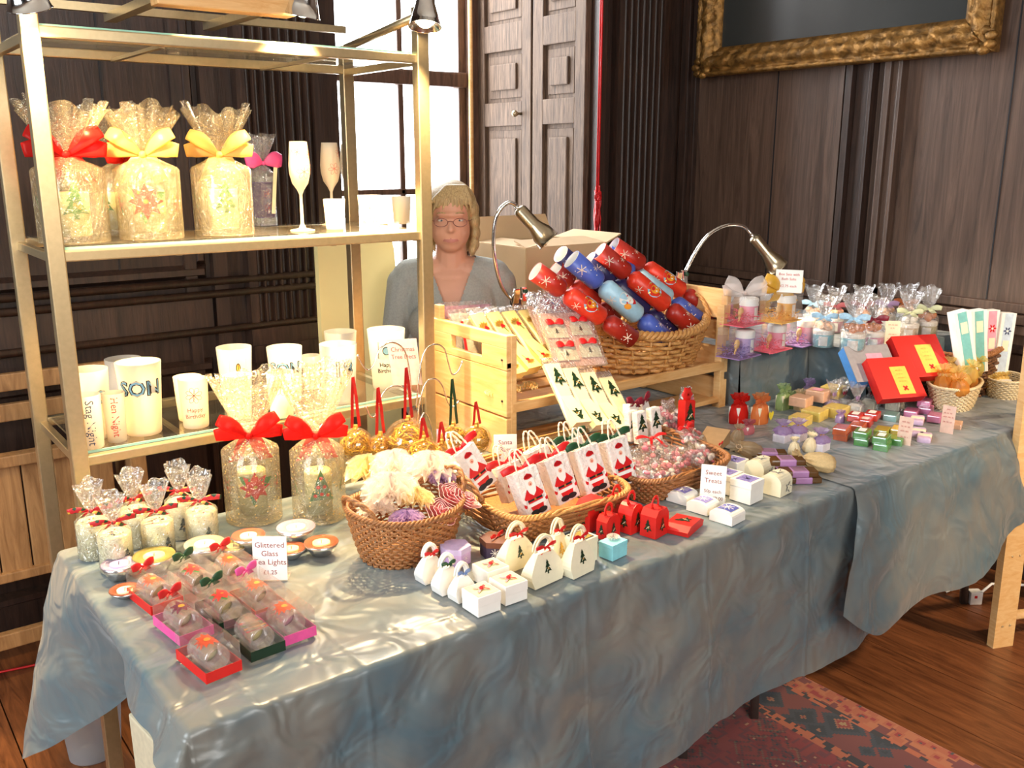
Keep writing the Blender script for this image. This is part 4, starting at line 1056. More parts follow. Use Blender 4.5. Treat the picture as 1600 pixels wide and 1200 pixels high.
# ------------------------------------------------------------------ pine display rack (stepped crate)
CX0, CX1, CY0, CY1 = 1.535, 2.47, 2.02, 2.42
t = thing('display_rack', 'stepped pine display rack in the middle of the stall, holding the cracker basket', 'rack', ((CX0 + CX1) / 2, CY0, .744))
hw = (CX1 - CX0) / 2
for sx in (-1, 1):
    X = sx * hw; pnl = G()
    for (z0, z1) in ((.0, .12), (.125, .26), (.265, .355)) if sx < 0 else ((0, .1), (.125, .21), (.235, .3), (.31, .41)):
        y1 = (CY1 - CY0)
        if sx < 0 and z0 > .2:
            # top board with a hand slot: drawn as a frame
            pnl.box((X, y1 / 2, .342), (.02, y1, .038), PINE, bev=.003); pnl.box((X, .06, .295), (.02, .12, .06), PINE, bev=.003); pnl.box((X, y1 - .06, .295), (.02, .12, .06), PINE, bev=.003); pnl.box((X, y1 / 2, .272), (.0195, y1, .02), PINE)
        else: pnl.box((X, y1 / 2, (z0 + z1) / 2), (.02, y1, z1 - z0), PINE, bev=.003)
    pnl.box((X + (.016 if sx < 0 else -.016), .014, .18), (.02, .03, .36), PINE, bev=.002)
    pnl.box((X + (.016 if sx < 0 else -.016), CY1 - CY0 - .02, .2), (.02, .03, .4), PINE, bev=.002)
    for yy in (.02, CY1 - CY0 - .02):
        for zz in (.05, .17, .29): pnl.sphere((X + sx * .0105, yy, zz), .004, OAK, 8, 6)
    pnl.obj('end_panel', t)
for (y0, y1, z) in ((.0, .03, .152), (.05, .14, .14), (.16, .25, .14), (.27, .38, .14), (.0, .03, .03), (.05, .14, .02)):
    G().box((0, (y0 + y1) / 2, z), (2 * hw - .02, y1 - y0, .016), PINEX, bev=.002).obj('slat', t)
G().box((0, .005, .15), (2 * hw - .02, .014, .03), PINEX, bev=.003).obj('front_rail', t)
G().box((0, CY1 - CY0 - .01, .3), (2 * hw - .02, .012, .1), PINEX, bev=.003).obj('back_board', t)
RACKZ = .744 + .16
def interp(px, x0, x1, y0, y1): return y0 + (y1 - y0) * (px - x0) / (x1 - x0)

# ------------------------------------------------------------------ wicker baskets
def wicker(label, loc, w, d, h, rows, stakes, m, flare=1.25, e=2.0, rot=0, rimm=None, name='wicker_basket', sr=.0042, group='wicker baskets on the stall', dip=0, handles=0, rise=0):
    """w, d: rim widths; flare: rim over base; e: superellipse exponent"""
    t = thing(name, label, 'basket', loc, rot, group)
    def unit(a):
        c, s = math.cos(a), math.sin(a); return (abs(c) ** (2 / e)) * (1 if c >= 0 else -1), (abs(s) ** (2 / e)) * (1 if s >= 0 else -1)
    def rad(q): f = 1 / flare + (1 - 1 / flare) * (q ** .8); return w / 2 * f, d / 2 * f
    g = G(); N = stakes * 4
    for j in range(rows):
        q = (j + .5) / rows; pts = []
        rx, ry = rad(q)
        for i in range(N):
            a = 2 * math.pi * i / N; ux, uy = unit(a); o = sr * .95 * math.cos(stakes * a / 2 * 2 + (math.pi if j % 2 else 0))
            z = q * h + dip * (ux * ux) * q + rise * uy * q
            pts.append((ux * (rx + o), uy * (ry + o), z))
        g.tube(pts, h / rows * .44, m, 6, closed=True, sq=.6)
    for i in range(stakes):
        a = 2 * math.pi * (i + .5) / stakes; ux, uy = unit(a)
        g.tube([(ux * rad(q)[0], uy * rad(q)[1], q * h + dip * ux * ux * q + rise * uy * q) for q in (0, .33, .66, 1)], sr * .5, m, 5)
    g.obj('woven_body', t)
    g = G(); g.box((0, 0, .003), (w / flare * (.98 if e > 3 else .75), d / flare * (.98 if e > 3 else .75), .004), m); g.obj('base', t)
    g = G(); N = 160
    for ph in (0, 2.1, 4.2):
        pts = []
        for i in range(N):
            a = 2 * math.pi * i / N; ux, uy = unit(a); k_ = 26 * a + ph
            pts.append((ux * (w / 2 + sr * 1.1 * math.cos(k_)), uy * (d / 2 + sr * 1.1 * math.cos(k_)), h + sr * .6 + sr * 1.0 * math.sin(k_) + dip * ux * ux + rise * uy))
        g.tube(pts, sr * .85, rimm or m, 6, closed=True)
    g.obj('rim', t)
    for hs in range(handles):
        s = -1 if hs == 0 else 1; g = G()
        for ph in (0, math.pi):
            pts = []
            for i in range(25):
                b_ = math.pi * i / 24; y = -math.cos(b_) * d * .26; z = h + dip + math.sin(b_) * .045 - .004
                x = s * (w / 2 - .002 + (.012 * math.sin(b_))) * math.sqrt(max(0.1, 1 - (y / (d / 2)) ** 2 * .8))
                pts.append((x + .003 * math.cos(i * 1.1 + ph), y, z + .003 * math.sin(i * 1.1 + ph)))
            g.tube(pts, .0038, m, 6)
        g.obj('handle', t)
    return t

# ------------------------------------------------------------------ christmas crackers in their basket
q = P(1030, 560, RACKZ)
CB = (2.225, 2.165, RACKZ)
bk = wicker('golden oval wicker basket full of red and blue crackers on the pine rack', CB, .49, .3, .12, 8, 20, WICKG, 1.3, 2.0, 0, sr=.009, handles=0, dip=.03)
g = G()
for ph in (0, 2.1, 4.2):
    g.tube([(.215 + .018 * math.sin(math.pi * i / 20) + .004 * math.cos(i + ph), -.085 + .17 * i / 20, .13 + .03 + .062 * math.sin(math.pi * i / 20) + .004 * math.sin(i + ph)) for i in range(21)], .0045, WICKG, 6)
g.obj('handle', bk)
CR_R = mat('red_cracker_paper', '#a82618', .35, 0, .06); CR_N = mat('navy_cracker_paper', '#2e2a58', .35); CR_B = mat('blue_cracker_paper', '#4c60b4', .35); CR_L = mat('light_blue_cracker_paper', '#a8cfe0', .35); CR_O = mat('bright_red_cracker_paper', '#e2391f', .35)
SNO = mat('pale_snowflake_print', '#f0d8c0', .5); RDR = mat('orange_reindeer_print', '#f09a28', .5)
def reindeer(): return [circ(0, 0, .5, .5, CR_L, 0), circ(0, .02, .26, .3, RDR, 1), circ(0, -.12, .11, .11, REDR, 2), circ(-.1, .12, .04, .06, WHITE, 2), circ(.1, .12, .04, .06, WHITE, 2), ([(-.12, .25), (-.35, .5), (-.3, .52), (-.04, .3)], None, GOLD, 1), ([(.12, .25), (.35, .5), (.3, .52), (.04, .3)], None, GOLD, 1), ([(-.35, -.38), (.35, -.38), (.3, -.25), (-.3, -.25)], None, GOLD, 2)]
def snowman(): return [circ(0, -.2, .36, .34, WHITE, 0), circ(-.02, .2, .22, .22, WHITE, 1), ([(-.22, .34), (.2, .38), (.1, .6), (-.12, .58)], None, REDR, 2), ([(-.02, .2), (.2, .14), (0, .12)], None, RDR, 2), ([(-.25, .02), (.25, .06), (.24, -.04), (-.24, -.08)], None, REDR, 2), circ(.38, .1, .16, .22, RDR, 1)]
def cracker(label, A, B, Y, cols, r=.03, motif=None, roll=0):
    a, b = WY(A[0], A[1], Y[0]), WY(B[0], B[1], Y[1]); c = (a + b) / 2; L = (b - a).length; d = (b - a).normalized()
    # local z axis along the cracker; -y side turned outward to the stall front
    yv = Vector((0.45, .62, -.62)); yv = (yv - d * yv.dot(d)).normalized(); xv = yv.cross(d)
    M = Matrix((xv, yv, d)).transposed().to_4x4(); t = thing('christmas_cracker', label, 'cracker', c, (M @ Matrix.Rotation(roll, 4, 'Z')).to_euler(), 'crackers in the golden basket')
    h = L / 2; w1 = L * .17
    mid = [(r * .12, -w1 - .014), (r * .75, -w1 - .004), (r, -w1 + .006), (r, w1 - .006), (r * .75, w1 + .004), (r * .12, w1 + .014)]
    g = G(); g.lathe(mid, cols[1], 30)
    F = lambda s_, v, rot=0, sc=1, a0=-math.pi / 2, rr=r: g.decal(s_, fcyl(rr + .0006, None, a0), 0, v, sc, rot)
    if motif: F(motif, 0, .4, r * 1.75)
    for k_ in range(5):
        aa = -math.pi / 2 + 1.1 + k_ * 1.05; F(snow(SNO, 6, .5, .07), (k_ % 2 - .5) * w1 * 1.1, k_, r * .95, aa)
    g.obj('centre_tube', t)
    for s in (-1, 1):
        g = G(); z0, z1 = s * (w1 + .014), s * h
        prof = [(r * .12, z0), (r * .8, z0 + s * .012), (r * .98, z0 + s * .022), (r, z1), (r * .95, z1), (r * .9, z0 + s * .03)]
        g.lathe(prof, cols[0] if s < 0 else cols[2], 30)
        g.lathe([(r * .948, z1 - s * .0005), (r * .9, z0 + s * .03)], WHITE, 30)
        for k_ in range(6):
            aa = k_ * 1.05 + .2; zc = z0 + (z1 - z0) * (.72 if k_ % 2 else .45); g.decal(snow(SNO, 6, .5, .08), fcyl(r + .0006, None, aa), 0, zc, r * (1.05 if k_ % 2 else .6), k_)
            g.decal([circ(0, 0, .1, .1, WHITE)], fcyl(r + .0006, None, aa + .5), 0, zc - .012, r * .6)
            g.decal([circ(0, 0, .08, .08, WHITE)], fcyl(r + .0006, None, aa + .5), 0, zc + .014, r * .6)
        g.obj('end_tube', t)
    return t
cracker('dark red cracker half hidden at the upper left of the basket', (868, 420), (960, 500), (2.27, 2.23), (CR_R, CR_O, CR_R))
cracker('navy cracker with an open white end, uppermost at the left', (876, 397), (975, 478), (2.27, 2.24), (CR_N, CR_N, CR_N))
cracker('navy cracker lying between the blue one and the red ones', (920, 405), (1050, 520), (2.25, 2.14), (CR_N, CR_N, CR_N))
cracker('blue cracker mostly hidden between the two right red crackers', (948, 395), (1092, 500), (2.31, 2.12), (CR_B, CR_L, CR_B))
cracker('red cracker at the top of the heap, its white open end at the right', (958, 384), (1114, 488), (2.29, 2.15), (CR_R, CR_O, CR_R), motif=reindeer(), r=.032)
cracker('red cracker with a reindeer roundel across the middle of the basket', (936, 392), (1088, 516), (2.22, 2.08), (CR_R, CR_O, CR_R), motif=reindeer(), r=.032)
cracker('blue cracker with a snowman picture on its light blue centre', (893, 405), (1044, 534), (2.18, 2.06), (CR_B, CR_L, CR_B), motif=snowman(), r=.033)
cracker('red cracker sticking out furthest left with an orange bird roundel', (836, 424), (988, 530), (2.15, 2.05), (CR_R, CR_O, CR_R), motif=reindeer(), r=.031)

# ------------------------------------------------------------------ gooseneck lamps
def gooseneck(label, pts, Y, hp, head_len, r, energy, tgt):
    """pts: neck pixels, hp: pixels of the head's back and mouth"""
    P_ = [WY(x, y, Y + dy) for x, y, dy in pts]; base = P_[0]
    t = thing('gooseneck_lamp', label, 'lamp', base, 0, 'clip-on gooseneck lamps on the rack')
    # smooth the neck with a catmull-rom
    sm = []
    for i in range(len(P_) - 1):
        p0, p1, p2, p3 = P_[max(i - 1, 0)], P_[i], P_[i + 1], P_[min(i + 2, len(P_) - 1)]
        for k_ in range(10):
            u = k_ / 10; sm.append(.5 * ((2 * p1) + (p2 - p0) * u + (2 * p0 - 5 * p1 + 4 * p2 - p3) * u * u + (3 * p1 - p0 - 3 * p2 + p3) * u ** 3))
    sm.append(P_[-1])
    g = G(); n = len(sm); g.tube([p - base for p in sm], [.0062 + .0006 * (i % 2) for i in range(n)], CHROME, 10); g.obj('neck', t)
    a = WY(hp[0][0], hp[0][1], Y + hp[0][2]); b = WY(hp[1][0], hp[1][1], Y + hp[1][2]); d = (b - a).normalized(); L = (b - a).length
    M = d.to_track_quat('Z', 'Y').to_matrix().to_4x4(); M.translation = a - base
    g = G(); g.lathe([(0, -.004), (r * .42, 0), (r * .56, .006), (r * .6, L * .08), (r * .6, L * .5), (r * .64, L * .56), (r * .95, L * .78), (r, L), (r * 1.04, L), (r * 1.04, L + .003), (r * .96, L + .003), (r * .9, L * .85), (r * .5, L * .6), (0, L * .6)], BRASSY, 36, M); g.obj('lamp_shade', t)
    g = G(); g.lathe([(0, L * .72), (r * .5, L * .74), (r * .82, L * .9), (r * .8, L * .95), (r * .4, L * .99), (0, L * .99)], clear('lamp_lens', '#f4efe4', '#ffffff', .3, .1, tr=('#efe2cc', .3)), 28, M); g.obj('bulb', t)
    g = G(); g.tube([a - base - d * .012, a - base + d * .004], .007, CHROME, 10); g.obj('swivel', t)
    g = G(); g.box((0, 0, -.0), (.04, .02, .035), CHROME, bev=.004); g.box((-.012, -.01, .03), (.024, .012, .05), CHROME, bev=.003, M=Matrix.Rotation(.2, 4, 'X')); g.box((.028, -.01, .028), (.022, .012, .05), CHROME, bev=.003, M=Matrix.Rotation(-.1, 4, 'X')); g.sphere((.028, -.018, .04), .008, GREENR, 10, 8); g.obj('clamp', t)
    l = bpy.data.lights.new('lamp_beam', 'SPOT'); o = bpy.data.objects.new('lamp_beam', l); COL.objects.link(o)
    l.energy = energy; l.color = (1, .82, .6); l.spot_size = R(110); l.spot_blend = .7; l.shadow_soft_size = .02
    o.parent = t; o.location = (b - base) + d * .006; o.rotation_euler = d.to_track_quat('-Z', 'Y').to_euler()
    return t
gooseneck('gooseneck lamp with brushed brass head, in front of the cardboard box', [(806, 474, 0), (785, 450, 0), (774, 410, 0), (771, 370, 0), (777, 335, -.01), (793, 317, -.02), (806, 320, -.03)], CY1 + .02, ((810, 326, -.03), (857, 376, -.1)), 0, .038, 7, None)
gooseneck('gooseneck lamp arching from the right end of the rack towards the bath sets', [(1058, 446, .02), (1072, 422, .02), (1088, 392, .0), (1108, 366, -.02), (1135, 352, -.04), (1160, 353, -.06), (1174, 366, -.08)], 2.22, ((1177, 370, -.08), (1216, 418, -.14)), 0, .036, 7, None)
# ================================================================== goods on the left of the stall
PT = lambda px, py, z=TZ: P(px, py, z)
# tall wrapped vases with red organza bows
va = wrapped_vase('tall dotted cellophane wrapped vase with a large red poinsettia and red organza bow', PT(398, 808), .066, .175, poinsettia(), CELLOD, ORG_R, face_cam(PT(402, 806)), 1.2, 2.0, 1.2, 4, 'tall wrapped vases beside the shelf unit', ORG_R, 1.15)
vb = wrapped_vase('tall dotted cellophane wrapped vase with a green spotted tree, beside the round wicker basket', PT(500, 806), .064, .17, [([(0, .6), (.4, -.5), (-.4, -.5)], None, GREEN, 0)] + [circ(x, y, .06, .06, RED, 1) for x, y in ((0, .3), (-.1, 0), (.1, 0), (-.2, -.3), (0, -.25), (.2, -.3))], CELLOD, ORG_R, face_cam(PT(492, 808)), 1.22, 2.15, 1.3, 9, 'tall wrapped vases beside the shelf unit', ORG_R, 1.15)
# pillar candles tied with tartan ribbon
TART, nt, b = newmat('tartan_ribbon'); b.inputs['Roughness'].default_value = .4
tc = nt.nodes.new('ShaderNodeTexCoord'); wv_ = nt.nodes.new('ShaderNodeTexVoronoi'); wv_.inputs['Scale'].default_value = 110
r = nt.nodes.new('ShaderNodeValToRGB'); r.color_ramp.interpolation = 'CONSTANT'; e_ = r.color_ramp.elements; e_.new(.5); e_.new(.75)
for q_, (p_, c_) in zip(e_, ((0, '#c0242a'), (.36, '#173d24'), (.62, '#c0242a'), (.85, '#d9a441'))): q_.position = p_; q_.color = lin(c_) + (1,)
nt.links.new(tc.outputs['Object'], wv_.inputs[0]); sp_ = nt.nodes.new('ShaderNodeSeparateColor'); nt.links.new(wv_.outputs['Color'], sp_.inputs[0]); nt.links.new(sp_.outputs[0], r.inputs[0]); nt.links.new(r.outputs[0], b.inputs['Base Color'])
def pillar(label, loc, r, h, rotz=0, seed=0):
    t = thing('wrapped_pillar_candle', label, 'candle', loc, rotz, 'cream pillar candles wrapped in cellophane')
    g = G(); g.lathe([(0, .001), (r, .001), (r, h - .004), (r - .004, h), (0, h - .002)], CANDLE, 36)
    rnd = random.Random(seed)
    for i in range(26): g.decal([circ(0, 0, 1, 1, GOLD, 0, 6)], fcyl(r + .0005, None, rnd.uniform(0, 6.28)), 0, rnd.uniform(.01, h - .01), .0013)
    for i in range(20): a = rnd.uniform(0, 6.28); q = r * .8 * math.sqrt(rnd.random()); g.decal([circ(0, 0, 1.5, .8, [REDR, GREENR, GOLD][i % 3], 0, 6)], fplane_z(h - .001), q * math.cos(a), q * math.sin(a), .0028, a)
    g.decal(tree(), fcyl(r + .0006, None, -math.pi / 2 + .5), 0, h * .42, h * .42); g.decal(tree(), fcyl(r + .0006, None, math.pi - .3), 0, h * .42, h * .42)
    g.obj('candle_body', t)
    wrap_profile(r * 1.04, h * 1.0, h + .022, h + .085, r * .85, CELLO, seed, 9, n=54, rows=18).obj('cellophane', t)
    bow('bow', TART, t, (0, -r * .15, h + .024), r * 1.35, r * .38, 0, .25, loops=2)
    return t
rr_ = .0335
pc = [('cream pillar candle with tartan bow at the back left, nearest the shelf post', 150, 868, .0), ('cream pillar candle with a tartan bow, front left of the group by the lilac dish', 184, 888, .2),
      ('cream pillar candle with a tartan bow in the middle of the front row', 250, 868, .1), ('cream pillar candle at the right end of the group beside the tall wrapped vase', 318, 850, -.1),
      ('cream pillar candle hidden at the back of the group, second from the left', 214, 850, .5), ('cream pillar candle at the back of the group, its wrap rising highest', 286, 836, -.4)]
for i, (lb, px, py, rz) in enumerate(pc):
    q = PT(px, py); pillar(lb, q, rr_ * (1 if i not in (3,) else 1.02), .082 if i < 4 else .085, face_cam(q) + rz, i + 2)
# glittered glass tea light dishes
def teadish(label, px, py, r, rimm, inner, wax, z=TZ, h=.03):
    r *= 1.14; h *= 1.15; q = PT(px, py, z); t = thing('tea_light_dish', label, 'candle holder', q, 0, 'glittered glass tea light holders')
    g = G(); g.lathe([(0, .001), (r * .45, .001), (r * .6, .005), (r * .9, h * .7), (r, h), (r * .97, h), (r * .6, h * .55), (0, h * .5)], SILVER, 36); g.obj('glass_dish', t)
    g = G(); g.lathe([(r * .99, h), (r * .96, h + .0025), (r * .55, h - .002), (r * .5, h - .003)], rimm, 36); g.obj('glitter_rim', t)
    g = G(); g.lathe([(r * .5, h - .006), (r * .5, h + .001), (r * .46, h + .001), (r * .44, h - .002), (0, h - .002)], wax, 28); g.tube([(0, 0, h - .003), (.001, 0, h + .005)], .0008, BLACK, 5); g.obj('tea_light', t)
def glit(n, c): return mat(n, c, .3, .5, .45, 900, .5, 1200)
GG, GS, GC, GL, GR_ = glit('gold_green_glitter', '#96894a'), glit('silver_glitter', '#b0a898'), glit('copper_glitter', '#9a5638'), glit('lilac_glitter', '#b0a0b8'), glit('red_glitter', '#c06a54')
PALEG = mat('pale_green_wax', '#c8e08c', .4); 
teadish('lilac rimmed glass tea light dish at the front left of the dishes', 188, 905, .031, GL, GL, LILAC)
teadish('gold and green glittered tea light dish with pale green candle', 243, 893, .038, GG, GG, PALEG, h=.032)
teadish('silver glittered tea light dish with a broad sparkling rim', 322, 877, .038, GS, GS, mat('grey_wax', '#cfc8b8', .4), h=.036)
teadish('gold rimmed tea light dish partly behind the silver glittered one', 366, 868, .026, GG, GG, CANDY, h=.02)
teadish('red and pink rimmed tea light dish behind the printed price card', 390, 862, .032, GR_, GR_, CANDLE, h=.034)
teadish('white and pink tea light dish with a lit looking candle beside the vase', 464, 850, .038, GL, GL, CANDLE, h=.036)
teadish('dark copper tea light dish in shadow just right of the price card', 456, 872, .028, GC, GC, CANDY, h=.02)
teadish('copper rimmed tea light dish furthest right, left of the wicker basket', 503, 867, .033, GC, GC, CANDY, h=.026)
teadish('small copper dish peeping out beside the first red gift box', 196, 933, .026, GC, GC, CANDLE, h=.014)

# cards
def card(label, loc, w, h, lines, rot=0, lean=.14, m=WHITE, tent=False, ink=INK, name='price_card', holder=False):
    t = thing(name, label, 'sign', loc, rot, 'price cards along the stall')
    M = Matrix.Rotation(-lean, 4, 'X'); g = G()
    g.box((0, 0, h / 2), (w, .0012, h), m, M)
    for k_, (s_, v, size) in enumerate(lines): g.decal((textshape(s_, ink, size) if isinstance(s_, str) else [([(x * size, y * size) for x, y in sh[0]], sh[1], sh[2], 0) for sh in squiggle(s_, ink, .5, k_)]), lambda u, vv, l: M @ Vector((u, -.0008 - l, vv)), 0, v, 1)
    g.obj('card_face', t)
    if tent:
        M2 = Matrix.Translation((0, h * math.sin(lean) * 2, 0)) @ Matrix.Rotation(lean, 4, 'X'); G().box((0, 0, h / 2), (w, .0012, h), m, M2).obj('card_back', t)
    if holder:
        g = G(); g.box((0, .0022, h / 2), (w + .003, .001, h + .003), ACET, M); g.box((0, .02, .001), (w, .04, .0012), ACET); g.obj('acrylic_holder', t)
    else:
        G().box((0, h * math.sin(lean) + .006, h * .25), (w * .3, .001, h * .5), m, Matrix.Rotation(0, 4, 'X')).obj('card_strut', t)
    return t
q = PT(423, 906); card('white price card reading Glittered Glass Tea Lights', q, .07, .092, [('Glittered', .074, .0165), ('Glass', .056, .0165), ('Tea Lights', .038, .0165), ('£1.25', .016, .013)], face_cam(q) - .28, .1, holder=True)

# clear acetate boxes with painted glass tea light holders
PGL = clear('painted_glass_body', '#ffffff', '#ffffff', .22, .06, tr=('#ffe4d8', .15))
BOXL, BOXW, BOXH = .108, .062, .056
def acetate(label, px, py, strip_m, motif, rot, bowm=None, dz=0, fill=None):
    q = PT(px, py); t = thing('clear_gift_box', label, 'box', (q.x, q.y, TZ + dz), rot, 'clear boxes of painted tea light holders')
    g = G(); g.box((0, 0, BOXH / 2 + .001), (BOXW, BOXL, BOXH), ACET)
    for sx in (-1, 1):
        for sy in (-1, 1): g.box((sx * BOXW / 2, sy * BOXL / 2, BOXH / 2), (.0008, .0008, BOXH), ACET)
    g.obj('clear_box', t)
    g = G(); d = .0006; hh = .019
    for sx in (-1, 1): g.box((sx * (BOXW / 2 + d), 0, hh / 2 + .002), (.001, BOXL + .003, hh), strip_m)
    for sy in (-1, 1): g.box((0, sy * (BOXL / 2 + d), hh / 2 + .002), (BOXW + .003, .001, hh), strip_m)
    g.obj('ribbon_band', t)
    g = G(); M = Matrix.Translation((0, 0, .026)) @ Matrix.Rotation(math.pi / 2, 4, 'X')
    g.lathe([(0, -.034), (.02, -.034), (.0235, -.03), (.0235, .03), (.022, .036), (.0195, .036), (.0195, -.028), (0, -.028)], PGL, 30, M)
    fm = lambda u, v, l: Vector(((.0236 + l) * math.sin(u / .0236), v, .026 + (.0236 + l) * math.cos(u / .0236)))
    g.decal(motif, fm, 0, -.0, .048); g.obj('painted_glass', t)
    g = G(); g.lathe([(0, -.02), (.0165, -.02), (.0165, -.002), (0, -.002)], fill or CANDY, 24, M); g.lathe([(.0168, -.021), (.0172, .0)], SILVER, 24, M); g.obj('tea_light', t)
    if bowm: bow('bow', bowm, t, (0, BOXL * .44, BOXH + .004), .026, .017, .3, .5)
    return t
FR_ = mat('orange_red_paint', '#e2512a', .4); FG_ = mat('gold_outline_paint', '#e8a93c', .35, .3); PLUM = mat('plum_paint', '#6d2440', .4)
ff = flower_fill(FR_, FG_, 12); fp = flower_fill(PLUM, FG_, 8); px_ = poinsettia()
rw = [([(-.5 + .02 * i, -.4 + .22 * i), (.5, -.38 + .22 * i), (.5, -.3 + .22 * i), (-.5 + .02 * i, -.3 + .22 * i)], None, [REDR, FG_, GREEN, REDR][i % 4], 0) for i in range(4)]
BR = .08
AC = [('clear gift box with red ribbon band at the front left corner of the boxes', 327, 1040, RED, ff, None, CANDLE), ('clear gift box with a dark green band at the front of the middle row', 398, 1008, DKGREEN, rw, None, CANDY), ('clear pink gift box at the front right, pink candle glass inside', 447, 985, HOTP, ff, None, PINK),
      ('clear gift box with a plum flower and red bow, second in the left row', 287, 985, HOTP, fp, REDR, CANDLE), ('clear gift box with a dark green bow, centre of the block of boxes', 350, 965, DKGREEN, px_, GREENR, CANDY), ('clear gift box with an orange flower, second in the right row', 404, 947, RED, ff, HOTP, CANDLE),
      ('clear gift box with red card base at the back of the left row', 243, 940, RED, ff, REDR, CANDY), ('clear gift box with teal and red motif at the back of the middle row', 306, 922, ACET, px_, GREENR, CANDLE), ('clear gift box with a red bow at the back, beside the price card', 362, 906, ACET, ff, REDR, CANDLE)]
for lb, px, py, sm_, mo, bm_, fl_ in AC: acetate(lb, px, py, sm_, mo, .12 if px < 330 else .06, bm_, 0, fl_)

# ------------------------------------------------------------------ round wicker basket with tulle bath puffs
q = PT(636, 862); RB = (q.x, q.y, TZ)
wicker('brown round wicker basket with small loop handles, full of tulle bath puffs', RB, .268, .21, .112, 15, 30, WICK, 1.36, 2.2, .12, sr=.0038, handles=2, dip=.008, rise=.006)
def puff(label, px, py, z, r, m, seed, name='tulle_puff', cat='bath puff', flat=.75, group='tulle puffs in the round basket', sw=1.0):
    """a gathered ball of ruffled netting made of several wavy rosette layers"""
    q = P(px, py, z); g = G(); rnd = random.Random(seed)
    for L_ in range(7):
        n = 60; k = L_ / 6; ang = k * 1.25 + .12; vs_ = []; fs_ = []; ph = rnd.uniform(0, 6); fq = 5 + L_ * 1.5
        for j in range(6):
            t_ = j / 5
            for i in range(n):
                a = 2 * math.pi * i / n; w_ = math.sin(fq * a + ph) * .22 * t_ + math.sin(fq * 2.3 * a + ph) * .06 * t_
                el = (math.pi / 2 - ang) + w_ * 1.6; rr = r * (.12 + .88 * t_) * (1 + .1 * math.sin(3 * a + ph))
                vs_.append((rr * math.cos(el) * math.cos(a), rr * math.cos(el) * math.sin(a), rr * math.sin(el) * flat + r * .25))
        for j in range(5):
            for i in range(n): k2 = (i + 1) % n; fs_.append((j * n + i, j * n + k2, (j + 1) * n + k2, (j + 1) * n + i))
        g.add(vs_, fs_, m, None, True)
    t = thing(name, label, cat, q, 0, group)
    o = g.obj('netting', t); 
    bow('tie', m, t, (0, 0, r * .25), r * .3, r * .12, 0, .3)
    return t
def rosette(label, px, py, z, r, m, seed, tilt=(0, 0, 0)):
    q = P(px, py, z); g = G(); n = 150; vs_ = []; fs_ = []; t = thing('tulle_rose', label, 'bath puff', q, tilt, 'tulle puffs in the round basket')
    for i in range(n + 1):
        k = i / n; a = k * 8.5 * math.pi; rr = r * (.1 + .9 * k); w_ = .1 * r * math.sin(i * .9 + seed)
        for j in range(5):
            v = j / 4; ro = rr * (.55 + .45 * v) + w_ * v + .12 * r * v * v * k; zz = r * (.1 + .75 * v * (1 - .35 * k)) + w_ * .5 * v
            vs_.append((ro * math.cos(a), ro * math.sin(a), zz))
    for i in range(n):
        for j in range(4): fs_.append((i * 5 + j, (i + 1) * 5 + j, (i + 1) * 5 + j + 1, i * 5 + j + 1))
    g.add(vs_, fs_, m, None, True); g.obj('netting', t)
    G().tube([Vector(vs_[i * 5 + 4]) for i in range(n + 1)], .0007, mat('pale_pink_edge', '#eec4c4', .5), 4).obj('ribbon_edge', t); return t
puff('cream tulle puff overhanging the left rim of the round basket', 576, 750, .85, .059, TULLEC, 1)
puff('white tulle puff at the back of the round basket, left one', 616, 742, .865, .059, TULLE, 2)
puff('white tulle puff with iridescent edge at the back right of the round basket', 674, 748, .865, .064, TULLE, 3)
puff('large glowing white tulle puff in the middle of the round basket', 612, 783, .855, .064, TULLE, 4)
puff('cream tulle puff fanned out in front of the white one, facing the rim', 652, 790, .85, .04, TULLEC, 5)
puff('grey lilac tulle puff tucked behind the pink roses', 690, 755, .862, .032, LILT, 6)
rosette('dusky pink tulle rose lowest by the right rim of the round basket', 684, 812, .825, .037, TULLEP, 1, (.5, .1, 0))
rosette('dusky pink tulle rose above the lowest one, close to its middle', 700, 784, .842, .037, TULLEP, 2, (.5, .2, 0))
rosette('dusky pink tulle rose at the far right rim of the round basket', 721, 790, .84, .034, TULLEP, 3, (.4, .4, 0))
puff('lilac tulle bundle at the front rim of the round basket', 636, 818, .83, .038, LILT, 9, flat=.5)
puff('ivory tulle bundle lying under the left handle of the round basket', 590, 804, .83, .044, TULLE, 10, flat=.5)

# ------------------------------------------------------------------ wire ornament tree with glass baubles
q = PT(662, 742); t = thing('ornament_stand', 'silver wire stand with curled hooks holding ribboned glass baubles', 'stand', q, face_cam(q))
g = G(); g.lathe([(0, 0), (.05, 0), (.05, .003), (0, .004)], CHROME, 28); g.obj('base', t)
G().tube([(-.012, 0, .003), (-.012, 0, .3), (-.006, 0, .318), (0, 0, .3), (.0, 0, .003)], .0016, CHROME, 8).obj('stem', t)
HY_ = q.y - .012
def wire(px):
    P3 = [WY(x, y, HY_) for x, y in px]; sm = []
    for i in range(len(P3) - 1):
        p0, p1, p2, p3 = P3[max(i - 1, 0)], P3[i], P3[i + 1], P3[min(i + 2, len(P3) - 1)]
        for k_ in range(6):
            u = k_ / 6; sm.append(.5 * ((2 * p1) + (p2 - p0) * u + (2 * p0 - 5 * p1 + 4 * p2 - p3) * u * u + (3 * p1 - p0 - 3 * p2 + p3) * u ** 3))
    sm.append(P3[-1]); il = Matrix.LocRotScale(t.location, t.rotation_euler, None).inverted()
    sm = [il @ p for p in sm]; g = G(); g.tube(sm, .0021, CHROME, 8); g.sphere(sm[-1], .0042, CHROME, 8, 6); g.obj('hook', t)
wire([(642, 640), (641, 590), (632, 548), (612, 535), (594, 545), (586, 565), (577, 578), (567, 572), (559, 556)])
